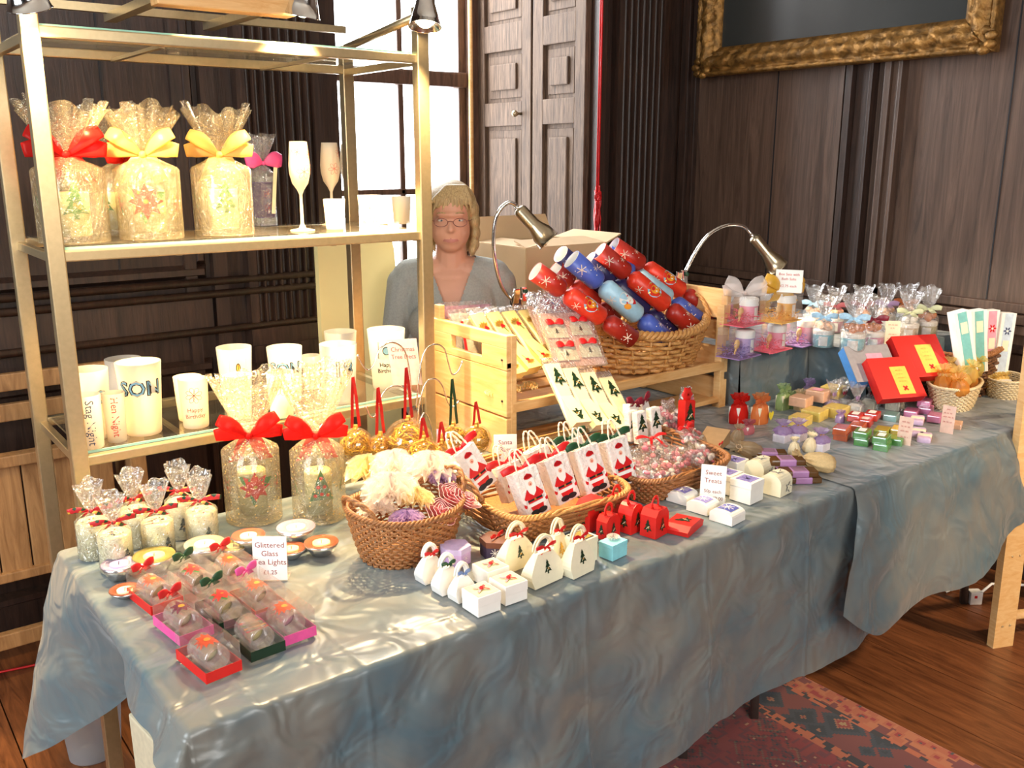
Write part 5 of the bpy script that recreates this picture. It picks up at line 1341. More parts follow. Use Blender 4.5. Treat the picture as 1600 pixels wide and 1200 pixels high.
wire([(650, 640), (656, 580), (664, 548), (680, 538), (694, 545), (700, 565), (706, 584), (714, 582), (722, 566)])
wire([(646, 690), (644, 650), (636, 612), (618, 603), (600, 612), (592, 632), (586, 650), (578, 650), (572, 636)])
wire([(650, 690), (654, 640), (664, 600), (680, 592), (692, 604), (698, 624), (706, 636), (716, 628)])
wire([(648, 710), (650, 680), (660, 648), (668, 650), (674, 670), (676, 700)])
base_q = q.copy()
TIN = glit('gold_tinsel', '#f0b840')
BAUB = clear('bauble_glass', '#fff6ee', '#ffffff', .14, .04, tr=('#f8c898', .05))
def bauble(label, px, py, z, r, rib, seed, hz):
    q = P(px, py, z); t = thing('glass_bauble', label, 'bauble', q, 0, 'glass baubles hanging from the wire stand')
    g = G(); g.sphere((0, 0, 0), r, BAUB, 28, 18); g.obj('glass_ball', t)
    g = G(); rnd = random.Random(seed)
    for i in range(70):
        a, b_ = rnd.uniform(0, 6.28), rnd.uniform(0, 6.28); ax = Matrix.Rotation(a, 4, 'Z') @ Matrix.Rotation(b_, 4, 'X'); rr = r * rnd.uniform(.55, .88); s0 = rnd.uniform(0, 6.28)
        g.tube([ax @ Vector((rr * math.cos(s0 + k * .35), rr * math.sin(s0 + k * .35), .004 * math.sin(k * 2))) for k in range(9)], r * .03, TIN, 4)
    g.obj('tinsel', t)
    g = G(); g.lathe([(0, r + .008), (.007, r + .008), (.008, r - .002)], GOLD, 16); g.obj('cap', t)
    g = G()
    for s in (-1, 1): g.strip([(0, 0, r + .005 + hz), (s * .006, -.002, r + hz * .6), (s * .008, -.003, r + hz * .3), (s * .011, -.004, r + .003)], (.011, .004, 0), rib)
    g.obj('ribbon', t); return t
bauble('clear bauble of gold tinsel hanging from a red ribbon at the left hook', 556, 696, .865, .047, REDR, 1, .13)
bauble('small gold tinsel bauble behind the left one', 594, 700, .86, .036, REDR, 2, .12)
bauble('largest gold tinsel bauble in the middle, hanging from a red ribbon', 638, 692, .875, .064, REDR, 3, .13)
bauble('gold tinsel bauble lower in front of the largest one', 662, 716, .86, .05, REDR, 4, .05)
bauble('gold tinsel bauble at the right hook with a green and red ribbon', 708, 690, .862, .045, GREENR, 5, .12)
bauble('gold tinsel bauble between the right hook and the leaning gift bag', 744, 688, .855, .042, REDR, 6, .06)
bauble('gold tinsel bauble tucked low beside the leaning gift bag', 690, 712, .85, .035, REDR, 7, .05)
q = WY(632, 566, base_q.y + .03)
t = thing('hanging_sign', 'pink white card reading Christmas Tree Decs fixed to the wire stand', 'sign', q, face_cam(q) - .5)
g = G(); g.box((0, 0, 0), (.09, .001, .125), mat('rose_card', '#d9b8ac', .6), Matrix.Rotation(-.12, 4, 'Y'))
M = Matrix.Rotation(-.12, 4, 'Y')
for s_, v in (('Christmas', .035), ('Tree Decs', .015)): g.decal(textshape(s_, INKR, .0175), lambda u, vv, l: M @ Vector((u, -.0006 - l, vv)), 0, v, 1)
g.obj('card_face', t)
G().tube([(0, .002, .06), (0, .004, -.02)], .0016, CHROME, 6).obj('clip', t)

# ------------------------------------------------------------------ gift bags with a red coated bearded man
SB = (1.335, 1.655)
bt = wicker('large shallow wicker tray with red coated bearded man gift bags', (SB[0], SB[1], TZ), .37, .36, .082, 9, 34, WICK, 1.28, 5, -.06, sr=.0042, rimm=WICKG, dip=0, handles=0, rise=.012)
g = G()
for ph in (0, math.pi): g.tube([(-.187 - .012 * math.sin(math.pi * i / 20) + .003 * math.cos(i + ph), -.06 + .12 * i / 20, .088 + .04 * math.sin(math.pi * i / 20) + .003 * math.sin(i + ph)) for i in range(21)], .0042, WICK, 6)
g.obj('handle', bt)
TWINE = mat('paper_twine', '#f2dfc6', .7, 0, .15, 200)
TEXP = mat('textured_white_paper', '#efe6dc', .7, 0, .06, 90, .6, 130)
def giftbag(label, loc, rot, w, h, d, rib, motif, msc, m=TEXP, group='small gift bags in the wicker tray', twist=True, mz=.12):
    t = thing('gift_bag', label, 'gift bag', loc, rot, group)
    g = G(); g.box((0, 0, h / 2), (w, d, h), m, bev=.0015); g.decal(motif, fplane_y(-d / 2 - .0005), 0, h * mz, msc); 
    g.box((0, 0, h + .001), (w * .9, d * .85, .002), m); g.obj('bag_body', t)
    if twist:
        for sy in (-1, 1):
            g = G()
            for ph in (0, math.pi):
                g.tube([(w * .26 * math.cos(math.pi * i / 22) * (1.15 - .3 * math.sin(math.pi * i / 22)) + .0014 * math.cos(i * 1.3 + ph), sy * d * .3 + .0014 * math.sin(i * 1.3 + ph), h - .006 + .055 * math.sin(math.pi * i / 22)) for i in range(23)], .0016, TWINE, 5)
            g.obj('twine_handle', t)
    if rib: bow('bow', rib, t, (0, -d * .15, h + .004), w * .85, .018, 0, .45, loops=2)
    return t
FC = father_christmas()
def sb(label, px, py, rib, w=.066, h=.112, lean=-.3, z=.80, rz=0, roll=-.2):
    # (px, py) = centre of the front face's lower edge
    q = P(px, py, z)
    return giftbag(label, q, (lean, roll, rz), w, h, .038, rib, FC, h * .92)
sb('white bearded man gift bag leaning alone at the left corner of the tray', 756, 763, REDR, rz=.1, roll=-.4, z=.82, lean=-.35)
sb('white gift bag with red bow, leftmost of the front pair in the tray', 838, 804, REDR, z=.782, rz=-.03)
sb('white gift bag with red bow, just right of the front pair\'s first bag', 884, 782, REDR, z=.79, rz=-.03)
sb('white gift bag with bearded man motif, second from the right in the tray', 931, 768, GREENR, z=.795, h=.115, rz=-.02, roll=-.15)
sb('white gift bag with bearded man motif, rightmost in the tray by the red boxes', 974, 757, GREENR, z=.795, h=.118, rz=-.02, roll=-.1)
sb('white gift bag standing behind the front pair, only its side showing', 806, 778, REDR, z=.785, h=.088)
sb('white gift bag behind the middle of the tray with a tangle of twine handles', 850, 748, None, z=.8, h=.08)
sb('white gift bag at the back of the tray beneath the tree bags', 905, 735, GREENR, z=.8, h=.085)
q = PT(790, 735, .80); card('white card lettered Santa Bags at the back of the wicker tray', q, .06, .095, [('Santa', .074, .017), ('Bags', .055, .017)], face_cam(q) + .1, .1)

# ------------------------------------------------------------------ packs on the rack: gold leaf bags, tree bags, gift tags
GOLDP = mat('pale_gold_paper', '#f2d98c', .45, .1, .05, 60)
PALEP = mat('pale_cream_paper', '#efe2b8', .5, 0, .04, 60)
def flatbag(label, p0, p1, w, m, motif, msc, group, side=.014, lower=None):
    """a folded paper bag in a clear sleeve lying on a slope; p0 upper end, p1 lower end"""
    p0, p1 = Vector(p0), Vector(p1); d = (p1 - p0); L = d.length; zz = -d.normalized(); xx = Vector((1, 0, 0)); xx = (xx - zz * xx.dot(zz)).normalized(); yy = zz.cross(xx)
    t = thing('folded_gift_bag', label, 'gift bag', p1, Matrix((xx, yy, zz)).transposed().to_euler(), group)
    g = G(); h1 = L * .52
    # upper panel, pinched gusset, flared lower panel
    W = w / 2
    vs_ = [(-W, 0, L), (W, 0, L), (W * .74, -.003, L - h1), (-W * .74, -.003, L - h1), (W * .95, -.016, L * .28), (-W * .95, -.016, L * .28), (W * 1.02, -.03, 0), (-W * 1.02, -.03, 0), (-W, side, L), (W, side, L), (W, side * .4, 0), (-W, side * .4, 0)]
    g.add(vs_, [(0, 1, 2, 3), (3, 2, 4, 5), (5, 4, 6, 7), (8, 9, 1, 0), (10, 11, 7, 6), (1, 9, 10, 6, 4, 2), (8, 0, 3, 5, 7, 11), (9, 8, 11, 10)], m)
    g.decal(motif, fplane_y(-.004), 0, L * .77, msc)
    g.decal(motif, lambda u, v, l: Vector((u, -.028 + .012 * v / (L * .28) - l - .0012, v)), 0, L * .14, msc * .85, math.pi)
    g.obj('paper_bag', t)
    g = G(); g.box((0, .004, L * .55), (w * 1.16, .0006, L * 1.12), CELLO); g.obj('clear_sleeve', t)
    return t
LB = leaf_berry()
for i, lb in enumerate(('leftmost pale gold gift bag with leaf and berry motif above the rack end', 'pale gold leaf gift bag, second from the left on the rack', 'pale gold leaf gift bag, third from the left on the rack', 'pale gold leaf gift bag beside the red bow gift tags')):
    q0 = WY(744 + 25 * i, 490 - 2 * i, 2.28); q1 = WY(806 + 24 * i, 592 - 9 * i, 2.1)
    flatbag(lb, q0, q1, .05, GOLDP, LB, .054, 'leaf motif gift bags on the rack')
TRm = tree()
for i, lb in enumerate(('leftmost cream tree gift bag sloping down the front of the rack', 'cream tree gift bag, second from the left on the sloping row', 'cream tree gift bag, third from the left on the sloping row', 'cream tree gift bag at the right end of the sloping row')):
    q0 = WY(862 + 28 * i, 568 + 7 * i, 1.99); q1 = WY(905 + 30 * i, 668 + 4 * i, 1.84)
    flatbag(lb, q0, q1, .053, PALEP, TRm, .064, 'tree motif gift bags on the rack')
# packs of crackled cellophane in white behind the gold bags
for i, (lb, X_, Y_, Z_, w_) in enumerate((('clear pack of pink tissue at the back left of the rack', 1.66, 2.385, 1.0, .19), ('clear pack of white paper bags behind the gold ones', 1.655, 2.33, .985, .17), ('clear pack with red edge between rack end and gold bags', 1.64, 2.27, .975, .14))):
    t = thing('paper_pack', lb, 'pack', (X_, Y_, Z_), (-.35, .04, -.05), 'clear packs stacked on the rack')
    G().box((0, 0, .05), (w_, .006, .17), [PINK, mat('glossy_white_paper', '#f0e4d4', .3), CREAM][i], bev=.001).obj('paper', t)
    G().box((0, 0, .055), (w_ * 1.06, .01, .185), CELLO).obj('clear_sleeve', t)
    if i != 1: G().box((-w_ / 2 - .001, -.004, .05), (.007, .004, .16), REDR).obj('red_edge', t)
PKM = mat('pink_backing', '#eebfae', .6, 0, .03)
def tagpack(label, px, py, Y, w, h, rot, tags=True):
    q = WY(px, py, Y); t = thing('gift_tag_pack', label, 'pack', q, rot, 'clear packs of gift tags on the rack')
    G().box((0, 0, 0), (w, .003, h), PKM).obj('backing_card', t)
    if tags:
        for (u, v) in ((-.26, .2), (.24, .24), (-.2, -.22), (.28, -.18)):
            g = G(); c = Vector((u * w, -.004, v * h)); s = w * .21
            g.prism([(c.x - s, c.z - s * .9), (c.x + s, c.z - s * .9), (c.x + s, c.z), (c.x + s * .5, c.z + s * .8), (c.x - s * .5, c.z + s * .8), (c.x - s, c.z)], -.005, -.003, CREAM)
            g.decal(tree(None, False), fplane_y(-.0052), c.x, c.z - s * .3, s * .6); o = g.obj('gift_tag', t)
            b_ = bow('bow', REDR, o, (c.x, -.009, c.z + s * .4), s * .8, s * .6, 0, 0)
    g = G(); g.box((0, -.0045, .004), (w * 1.04, .012, h * 1.08), CELLO)
    for k in range(5): g.strip([(-w * .5 + w * i / 8, -.008 - .003 * ((i + k) % 3), h * .54 + .012 * ((i * 3 + k) % 4)) for i in range(9)], (0, .002, .02), CELLO)
    g.obj('clear_sleeve', t); return t
sl = (-.75, 0, -.12)
tagpack('clear pack of gift tags at the very back of the tag packs', 868, 505, 2.18, .15, .14, sl, False)
tagpack('crumpled clear pack in the middle of the tag packs', 880, 518, 2.13, .15, .14, sl, False)
tagpack('front clear pack of four white gift tags with red bows', 893, 530, 2.07, .175, .185, (-.7, .06, -.15), True)
for i, px in enumerate((760, 790, 815)):
    q = WY(px, 600 - i * 6, 2.1); puff(('golden tissue bundle low on the rack, left', 'golden tissue bundle low on the rack, middle', 'golden tissue bundle low on the rack, right')[i], px + 12, 618 - i * 5, .915, .028, TULLEC, 30 + i, 'tissue_bundle', 'gift bundle', .6, 'golden bundles on the rack shelf')
# ================================================================== sweets tray and upright bags
tr = wicker('golden rectangular wicker tray of sweets beside the Sweet Treats card', (1.73, 1.665, TZ), .36, .34, .075, 8, 34, WICK, 1.22, 5, 0.02, sr=.0042, dip=0, rise=.012)
SWP = mat('pink_sweet', '#f08a98', .5, 0, .1, 90); SWW = mat('white_sweet', '#fbeee6', .6); CLB = CELLO
def sweetpack(label, px, py, z, w, h, rot, seed, rib=None, n=26):
    q = P(px, py, z); t = thing('sweet_pack', label, 'sweets', q, rot, 'clear packs of pink and white sweets'); rnd = random.Random(seed)
    g = G()
    for i in range(n):
        a, b_, c_ = rnd.uniform(-.42, .42) * w, rnd.uniform(-.012, .012), rnd.uniform(.08, .8) * h
        M = Matrix.Translation((a, b_, c_)) @ Euler((rnd.uniform(0, 3), rnd.uniform(0, 3), 0)).to_matrix().to_4x4()
        g.lathe([(0, -.003), (.007, -.003), (.0085, 0), (.007, .003), (0, .003)], SWP if rnd.random() < .5 else SWW, 12, M)
    g.obj('sweets', t)['kind'] = 'stuff'
    g = G(); vs_ = []; fs_ = []
    prof = [(1, 0, .3), (1.02, .06, 1), (1, .4, 1.15), (.95, .8, .9), (.7, .92, .3), (.85, 1.08, .5)]
    n_ = 28
    for k, (sx, zz, sy) in enumerate(prof):
        for i in range(n_):
            a = 2 * math.pi * i / n_; vs_.append((w * .5 * sx * math.cos(a), .017 * sy * math.sin(a) + .002 * math.sin(5 * a + k), zz * h + .004 * math.sin(4 * a + k) * (k > 3)))
    for k in range(len(prof) - 1):
        for i in range(n_): j = (i + 1) % n_; fs_.append((k * n_ + i, k * n_ + j, (k + 1) * n_ + j, (k + 1) * n_ + i))
    g.add(vs_, fs_, CLB, None, True); g.obj('clear_bag', t)
    if rib: bow('bow', rib, t, (0, -.012, h * .9), w * .5, .012, 0, .8)
    return t
z0 = .775
sweetpack('upright clear bag of pink and white sweets between the tree bags and red box', 1046, 672, .80, .062, .085, (-.15, 0, -.1), 1)
sweetpack('second upright clear bag of sweets leaning behind the red box', 1072, 650, .80, .055, .085, (-.15, .1, 0), 2)
sweetpack('flat clear pack of white and orange sweets with a red bow, in the tray', 1040, 722, .80, .1, .09, (-1.1, 0, -.2), 3, REDR)
sweetpack('flat clear pack of pink sugared sweets at the front of the tray', 1048, 752, .79, .13, .075, (-1.15, 0, .2), 4)
sweetpack('flat clear pack at the left corner of the sweets tray', 1000, 742, .80, .09, .09, (-1.1, 0, -.3), 5)
sweetpack('flat clear pack at the right end of the sweets tray', 1112, 722, .79, .11, .075, (-1.15, 0, .2), 6)
sweetpack('flat clear pack of sugared sweets in the middle of the sweets tray', 1080, 728, .79, .11, .08, (-1.15, .1, .1), 7)
sweetpack('clear pack of sweets at the back right corner of the sweets tray', 1100, 700, .80, .09, .08, (-1.0, 0, .3), 8, REDR)
sweetpack('clear pack of sweets at the near corner of the sweets tray', 1022, 762, .785, .09, .06, (-1.15, 0, -.2), 9)
for i, (lb, px, py, hh) in enumerate((('slim white tree gift bag, left of the three upright ones', 989, 688, .085), ('slim white tree gift bag in the middle of the upright three', 1002, 692, .09), ('slim white tree gift bag, right of the upright three', 1024, 688, .095))):
    q = P(px, py, .80); giftbag(lb, q, (-.12, -.04, -.05), .036, hh, .022, None, tree(), .055, TEXP, 'upright tree gift bags in the sweets tray', False, .62)
q = P(1071, 678, .79); t = giftbag('tall red gift box with a dark tree and scalloped red handle', q, (-.1, .1, -.05), .042, .1, .03, None, tree(), .065, RED, 'upright tree gift bags in the sweets tray', False, .6)
G().lathe([(.004, -.004), (.018, -.003), (.022, 0), (.018, .003), (.004, .004)], RED, 12, Matrix.Translation((0, 0, .118)) @ Matrix.Rotation(math.pi / 2, 4, 'X'), fn=lambda r, z, a, j: (r * (1 + .12 * math.cos(6 * a)), z)).obj('handle', t)
t2 = thing('foil_parcel', 'maroon ribbon topped white parcel behind the upright tree bags', 'parcel', P(985, 655, .84), (-.2, .2, 0), 'small parcels behind the tree bags')
G().box((0, 0, .02), (.04, .03, .05), WHITE, bev=.003).obj('parcel_body', t2); bow('bow', mat('maroon_ribbon', '#7c1a2c', .35), t2, (0, -.015, .05), .035, .02, 0, .4)
dup(t2, 'second maroon ribbon topped parcel behind the upright tree bags, on the right', P(1006, 648, .84), (-.2, -.2, .3))
t = thing('brown_gift_wedge', 'flat brown card triangle box lying in the sweets tray', 'box', P(1110, 698, .80), (.0, 0, .35))
G().prism([(-.06, 0), (.06, 0), (.06, .04), (-.045, .004)], -.035, .035, mat('brown_card', '#9c7d58', .6)).obj('wedge_body', t)
bow('bow', REDR, t, (-.02, -.036, .02), .016, .008, 0, 0)

# ------------------------------------------------------------------ small boxes at the front edge
def gbox(label, px, py, w, d, h, body, lidm=None, lidh=.35, rot=0, decal=None, bowm=None, dz=0, group='small gift boxes along the front edge', side=None, cx=False, name='gift_box', sidem=None):
    """(px, py) = pixel of the near bottom corner (left end of the front face)"""
    q = P(px, py, TZ + dz); c, s = math.cos(rot), math.sin(rot); ctr = Vector((q.x + c * w / 2 - s * d / 2, q.y + s * w / 2 + c * d / 2, TZ + dz))
    t = thing(name, label, 'box', ctr, rot, group)
    G().box((0, 0, h * (1 - lidh) / 2), (w * .97, d * .97, h * (1 - lidh)), body, bev=.0008).obj('box_body', t)
    g = G(); g.box((0, 0, h * (1 - lidh / 2)), (w, d, h * lidh), lidm or body, bev=.0012)
    if decal: 
        for sh, u, v, sc, ro in decal: g.decal(sh, fplane_z(h + .0002), u, v, sc, ro)
    if sidem: g.decal(sidem, fplane_y(-d / 2 - .0006), 0, h * .5, h * .6)
    g.obj('lid', t)
    if cx:
        g = G(); g.strip([(-.014, -.01, h + .002), (0, 0, h + .004), (.014, .01, h + .002)], (0, .007, 0), REDR); g.strip([(-.013, .01, h + .002), (0, 0, h + .0045), (.013, -.01, h + .002)], (0, .007, 0), REDR); g.sphere((0, 0, h + .004), .004, REDR, 8, 6); g.obj('ribbon_cross', t)
    if bowm: bow('bow', bowm, t, (0, 0, h + .004), w * .3, .008, .4, .2)
    return t
PG = mat('pale_green_print', '#d8e0a8', .6, 0, .15, 150); VEL = mat('iridescent_paper', '#e8dfe8', .4, .2)
sq = [(-.5, -.5), (.5, -.5), (.5, .5), (-.5, .5)]
pd = lambda m, sc: ([(sq, None, m, 0)], 0, 0, sc, 0)
gbox('white square box with red ribbon cross, front one at the table edge', 747, 966, .055, .055, .04, WHITE, None, .5, .0, [pd(PG, .05)], cx=True)
gbox('white square box with red ribbon cross, right of the front one', 790, 948, .055, .055, .04, WHITE, None, .5, .0, [pd(PG, .05)], cx=True)
gbox('white square box with red ribbon cross behind the other two', 762, 921, .055, .055, .036, WHITE, None, .5, .0, [pd(PG, .05)], cx=True)
def bell(label, px, py, w, h, d, m=WHITE, rot=0, bowm=REDR, motif=None, group='bell shaped handled boxes', hand=.028):
    """rounded handbag shaped box; (px, py) centre of the base"""
    q = P(px, py); t = thing('handled_gift_box', label, 'box', q, rot, group)
    g = G(); n = 12
    out = [(-w * .42, 0), (w * .42, 0)] + [(w * (.42 + .08 * math.sin(k / 5 * math.pi)) if k < 3 else w * (.5 - .28 * ((k - 3) / 6) ** 1.4), h * (.06 + .094 * k)) for k in range(1, 10)]
    out += [(-x, z) for x, z in out[:1:-1]]
    vs_ = []; N_ = len(out)
    for x, z in out: vs_.append((x, -d / 2 * (1 - .75 * (z / h) ** 1.5), z))
    for x, z in out: vs_.append((x, d / 2 * (1 - .75 * (z / h) ** 1.5), z))
    g.add(vs_, [(i, (i + 1) % N_, N_ + (i + 1) % N_, N_ + i) for i in range(N_)] + [tuple(range(N_)), tuple(range(2 * N_ - 1, N_ - 1, -1))], m)
    if motif: g.decal(motif, lambda u, v, l: Vector((u, -d / 2 * (1 - .75 * (v / h) ** 1.5) - l - .0006, v)), 0, h * .48, h * .42)
    g.obj('box_body', t)
    for s in (-1, 1):
        g = G(); ring = []
        for i in range(17):
            a = math.pi * i / 16; ring.append((w * .26 * math.cos(a), s * .0035, h * .95 + hand * .85 * math.sin(a)))
        g.tube(ring, .0045, m, 4, sq=.25, up=(1, 0, 0)); g.obj('handle', t)
    if bowm: bow('bow', bowm, t, (0, -d * .12 - .003, h + .004), w * .3, .008, 0, .5)
    return t
bell('small white bell box with a red bow, furthest left of the front group', 672, 905, .058, .056, .035, rot=.05)
bell('small white bell box with red and green tie, middle of the left three', 698, 922, .056, .056, .035, rot=.05, bowm=GREENR)
bell('small white bell box with a blue ribbon, right of the left three', 722, 934, .05, .052, .035, rot=.05, bowm=mat('blue_ribbon', '#6f86b4', .4))
bell('cream bell box with gold tree and red bow, back one of the four', 806, 884, .09, .072, .036, CREAM, .1, REDR, tree(), hand=.034)
bell('large cream bell box with green tree and red bow at the front', 848, 908, .095, .074, .036, CREAM, .12, REDR, tree(), hand=.034)
bell('cream bell box with a small gold tree left of the tall framed box', 870, 878, .06, .072, .036, CREAM, .15, REDR, tree(GOLD), hand=.034)
bell('cream bell box with dark tree and red bow, right one of the front pair', 902, 894, .078, .078, .036, CREAM, .15, REDR, tree(), hand=.034)
def hexbox(label, px, py, r, h, m, m2, motif=None, bowm=None):
    q = P(px, py); t = thing('hexagonal_box', label, 'box', q, .3, 'hexagonal boxes by the round basket')
    g = G(); g.lathe([(0, 0), (r * .96, 0), (r * .96, h * .7)], m, 6, smooth=False); 
    if motif: 
        for a in (-math.pi / 2, -math.pi / 6, -5 * math.pi / 6): g.decal(motif, lambda u, v, l, a=a: Vector((math.cos(a) * (r * .84 + l) - math.sin(a) * u, math.sin(a) * (r * .84 + l) + math.cos(a) * u, v)), 0, h * .4, h * .5)
    g.obj('box_body', t)
    g = G(); g.lathe([(r, h * .68), (r, h), (0, h + .001)], m2, 6, smooth=False); g.obj('lid', t)
    if bowm: bow('bow', bowm, t, (0, 0, h + .004), r * .6, .009, 0, .2)
hexbox('lilac hexagonal box beside the round wicker basket', 712, 878, .034, .04, LILAC, mat('lilac_lid', '#c8b4d8', .5), flower_line(WHITE))
hexbox('dark hexagonal box with white snowflakes and a red bow on its brown lid', 776, 866, .038, .04, mat('dark_violet_card', '#3a2c48', .5), mat('brown_lid', '#6a3a26', .5), snow(WHITE, 8), REDR)
gbox('tall cream box with a framed green tree picture on its lid', 906, 887, .058, .05, .056, CREAM, None, .25, .12, [([(sq, None, BLACK, 0)], 0, 0, .042, 0), ([(sq, None, GOLD, 1)], 0, 0, .036, 0), ([x for x in tree(GREEN, False)], 0, 0, .03, 0)])
gbox('silver glitter box with a white loop handle below the wicker tray', 873, 838, .072, .055, .035, mat('silver_glitter_card', '#c9c2ba', .35, .3, .3, 800), None, .5, .12)
gbox('small pale blue box with white tissue flower on its lid', 957, 878, .052, .04, .036, AQUA, None, .25, .14, None)
puff('white tissue flower resting on the pale blue box', 958, 842, TZ + .036, .015, TULLE, 77, 'tissue_flower', 'decoration', .5, 'tissue toppers')
gbox('dark wooden box with red bow under the corner of the wicker tray', 800, 850, .05, .04, .028, mat('dark_card', '#5a3a2c', .5), None, .3, .1, None, REDR)
# red boxes
def red(label, px, py, w, h, d, rot, hh=True, arch=False, gr='red card boxes with tree motifs'):
    q = P(px, py); t = thing('red_gift_box', label, 'box', q, rot, gr)
    g = G(); n = 10
    if arch: out = [(-w / 2, 0), (w / 2, 0), (w / 2, h * .5)] + [(w / 2 * math.cos(math.pi * k / n), h * .5 + h * .5 * math.sin(math.pi * k / n)) for k in range(1, n)] + [(-w / 2, h * .5)]
    else: out = [(-w / 2, 0), (w / 2, 0), (w / 2, h * .78), (w * .3, h), (-w * .3, h), (-w / 2, h * .78)]
    g.prism(out, -d / 2, d / 2, RED); g.decal(tree(), fplane_y(-d / 2 - .0006), 0, h * .42, h * .55); g.decal(tree(), fplane_x(-w / 2 - .0006), 0, h * .4, h * .5); g.obj('box_body', t)
    if hh:
        g = G(); g.tube([(.013 * math.cos(a_), 0, h + .008 + .016 * math.sin(a_)) for a_ in [k * math.pi / 8 - .4 for k in range(12)]], .0045, RED, 4, sq=.3, up=(0, 0, 1)); g.obj('handle', t)
    return t
red('square red box with dark tree, standing left of the other red boxes', 925, 822, .074, .07, .045, .15, False)
red('red bag shaped box with a tall looped handle in front of the red group', 950, 838, .05, .055, .03, .15, True)
red('arched red box with a dark tree on its rounded front', 985, 828, .05, .07, .04, .15, True, True)
red('upright red box with rounded shoulders at the table edge', 1022, 834, .055, .066, .042, .2, True)
red('red box leaning at the back of the red group', 962, 812, .05, .062, .03, .1, True)
t = thing('flat_red_box', 'low flat red box with black and cream tree on its lid, at the table edge', 'box', P(1068, 826), .35)
G().prism([(-.045, 0), (.045, 0), (.05, .012), (.03, .022), (-.03, .022), (-.05, .012)], -.03, .03, RED).decal(tree(), fplane_z(.0225), 0, 0, .045, .6).obj('box_body', t)
def pillow(label, px, py, w, d, h, m, dec, rot=.15, gr='white boxes with lilac snowflake tops', dz=0):
    q = P(px, py); t = thing('curved_gift_box', label, 'box', (q.x, q.y, TZ + dz), rot, gr); n = 10
    out = [(-w / 2, 0), (w / 2, 0), (w / 2, h * .6)] + [(w / 2 * math.cos(math.pi * k / n), h * .6 + h * .4 * math.sin(math.pi * k / n)) for k in range(1, n)] + [(-w / 2, h * .6)]
    g = G(); M = Matrix.Rotation(math.pi / 2, 4, 'Z'); g.prism(out, -d / 2, d / 2, m, M)
    prof_z = lambda v: h * .6 + h * .4 * math.sqrt(max(0, 1 - (v / (w / 2)) ** 2))
    s_ = min(w, d) * .66; N_ = 8; vs_ = []; fs_ = []
    for i in range(N_ + 1):
        for j in range(2): v = -s_ * .5 + s_ * i / N_; u = (-.5 + j) * s_; vs_.append((u, v, prof_z(v) + .0008))
    for i in range(N_): fs_.append((2 * i, 2 * i + 1, 2 * i + 3, 2 * i + 2))
    g.add(vs_, fs_, dec); g.decal(snow(WHITE, 8, .42, .05), lambda u, v, l: Vector((u, v, prof_z(v) + .0012 + l)), 0, 0, s_); g.obj('box_body', t)
    return t
pillow('low white box with lilac snowflake panel behind the Sweet Treats card', 1066, 782, .06, .055, .03, WHITE, PURP)
pillow('low white box with lilac snowflake panel in the middle of the front three', 1098, 797, .06, .055, .03, WHITE, PURP)
pillow('low white box with deep blue snowflake panel and silver ribbon at the table edge', 1136, 812, .062, .06, .032, WHITE, PURPD)
pd2 = lambda m: [pd(m, .044), (snow(WHITE, 8), 0, 0, .04, 0)]
gbox('white cube box with lilac snowflake lid, front one beside the blue star boxes', 1172, 790, .062, .062, .056, WHITE, None, .3, .12, pd2(PURP))
gbox('white cube box with lilac snowflake lid just left of the front one', 1140, 775, .058, .06, .052, WHITE, None, .3, .12, pd2(PURP))
gbox('white cube box with lilac lid hidden behind the two front ones', 1150, 752, .058, .05, .05, WHITE, None, .3, .12, pd2(PURP))
def starbox(label, px, py):
    t = pillow(label, px, py, .058, .06, .056, CREAM, CREAM, .15, 'cream boxes with blue star print'); o = t.children[0]
    g = G(); st_ = [([(.5 * (1 if k % 2 == 0 else .4) * math.cos(k * math.pi / 5), .5 * (1 if k % 2 == 0 else .4) * math.sin(k * math.pi / 5)) for k in range(10)], None, INKB, 0), ([(.4 * (1 if k % 2 == 0 else .4) * math.cos(k * math.pi / 5), .4 * (1 if k % 2 == 0 else .4) * math.sin(k * math.pi / 5)) for k in range(10)], None, CREAM, 1)]
    g.decal(st_, fplane_y(-.0308), .008, .02, .034); g.decal(st_, fplane_z(.0575), 0, 0, .04); g.obj('star_print', t)
starbox('cream curved box with dark blue star outlines, front one', 1212, 769); starbox('cream curved box with blue star outlines, behind the front star box', 1186, 746)
q = P(1108, 802); card('white card reading Sweet Treats 50p each, in front of the sweets tray', P(1112, 788), .062, .1, [('Sweet', .08, .0165), ('Treats', .06, .0165), ('50p each', .033, .012), ('5 for £2.00', .016, .012)], face_cam(q) - .1, .12, holder=True)
# chocolate bars in lilac sleeves
CHO = clear('bar_film', '#b08a5c', '#ffffff', .2, .1, tr=('#8a6238', .75)); LSL = mat('mauve_sleeve', '#b07fae', .4, 0, .05)
def bar(label, px, py, dz, rot, w=.075, d=.045, h=.017):
    q = P(px, py); t = thing('wrapped_bar', label, 'chocolate bar', (q.x, q.y, TZ + dz), rot, 'brown bars in mauve sleeves')
    G().box((0, 0, h / 2), (d, w * 1.3, h), CHO, bev=.005).obj('bar_film', t)
    g = G(); g.box((0, 0, h / 2), (d + .0015, w * .62, h + .0015), LSL, bev=.004); g.box((0, 0, h + .001), (d * .7, w * .45, .0004), mat('mauve_label', '#8e6a80', .6)); g.obj('sleeve', t)
bar('mauve sleeved bar at the bottom of the stack nearest the edge', 1252, 752, 0, .95)
bar('mauve sleeved bar in the middle of the stack', 1246, 752, .018, .95)
bar('mauve sleeved bar at the bottom behind the stack', 1226, 742, 0, .95)
bar('mauve sleeved bar on top of the stack', 1226, 744, .036, .95)
bar('mauve sleeved bar lying left behind the stack, lower', 1204, 722, .0, .8)
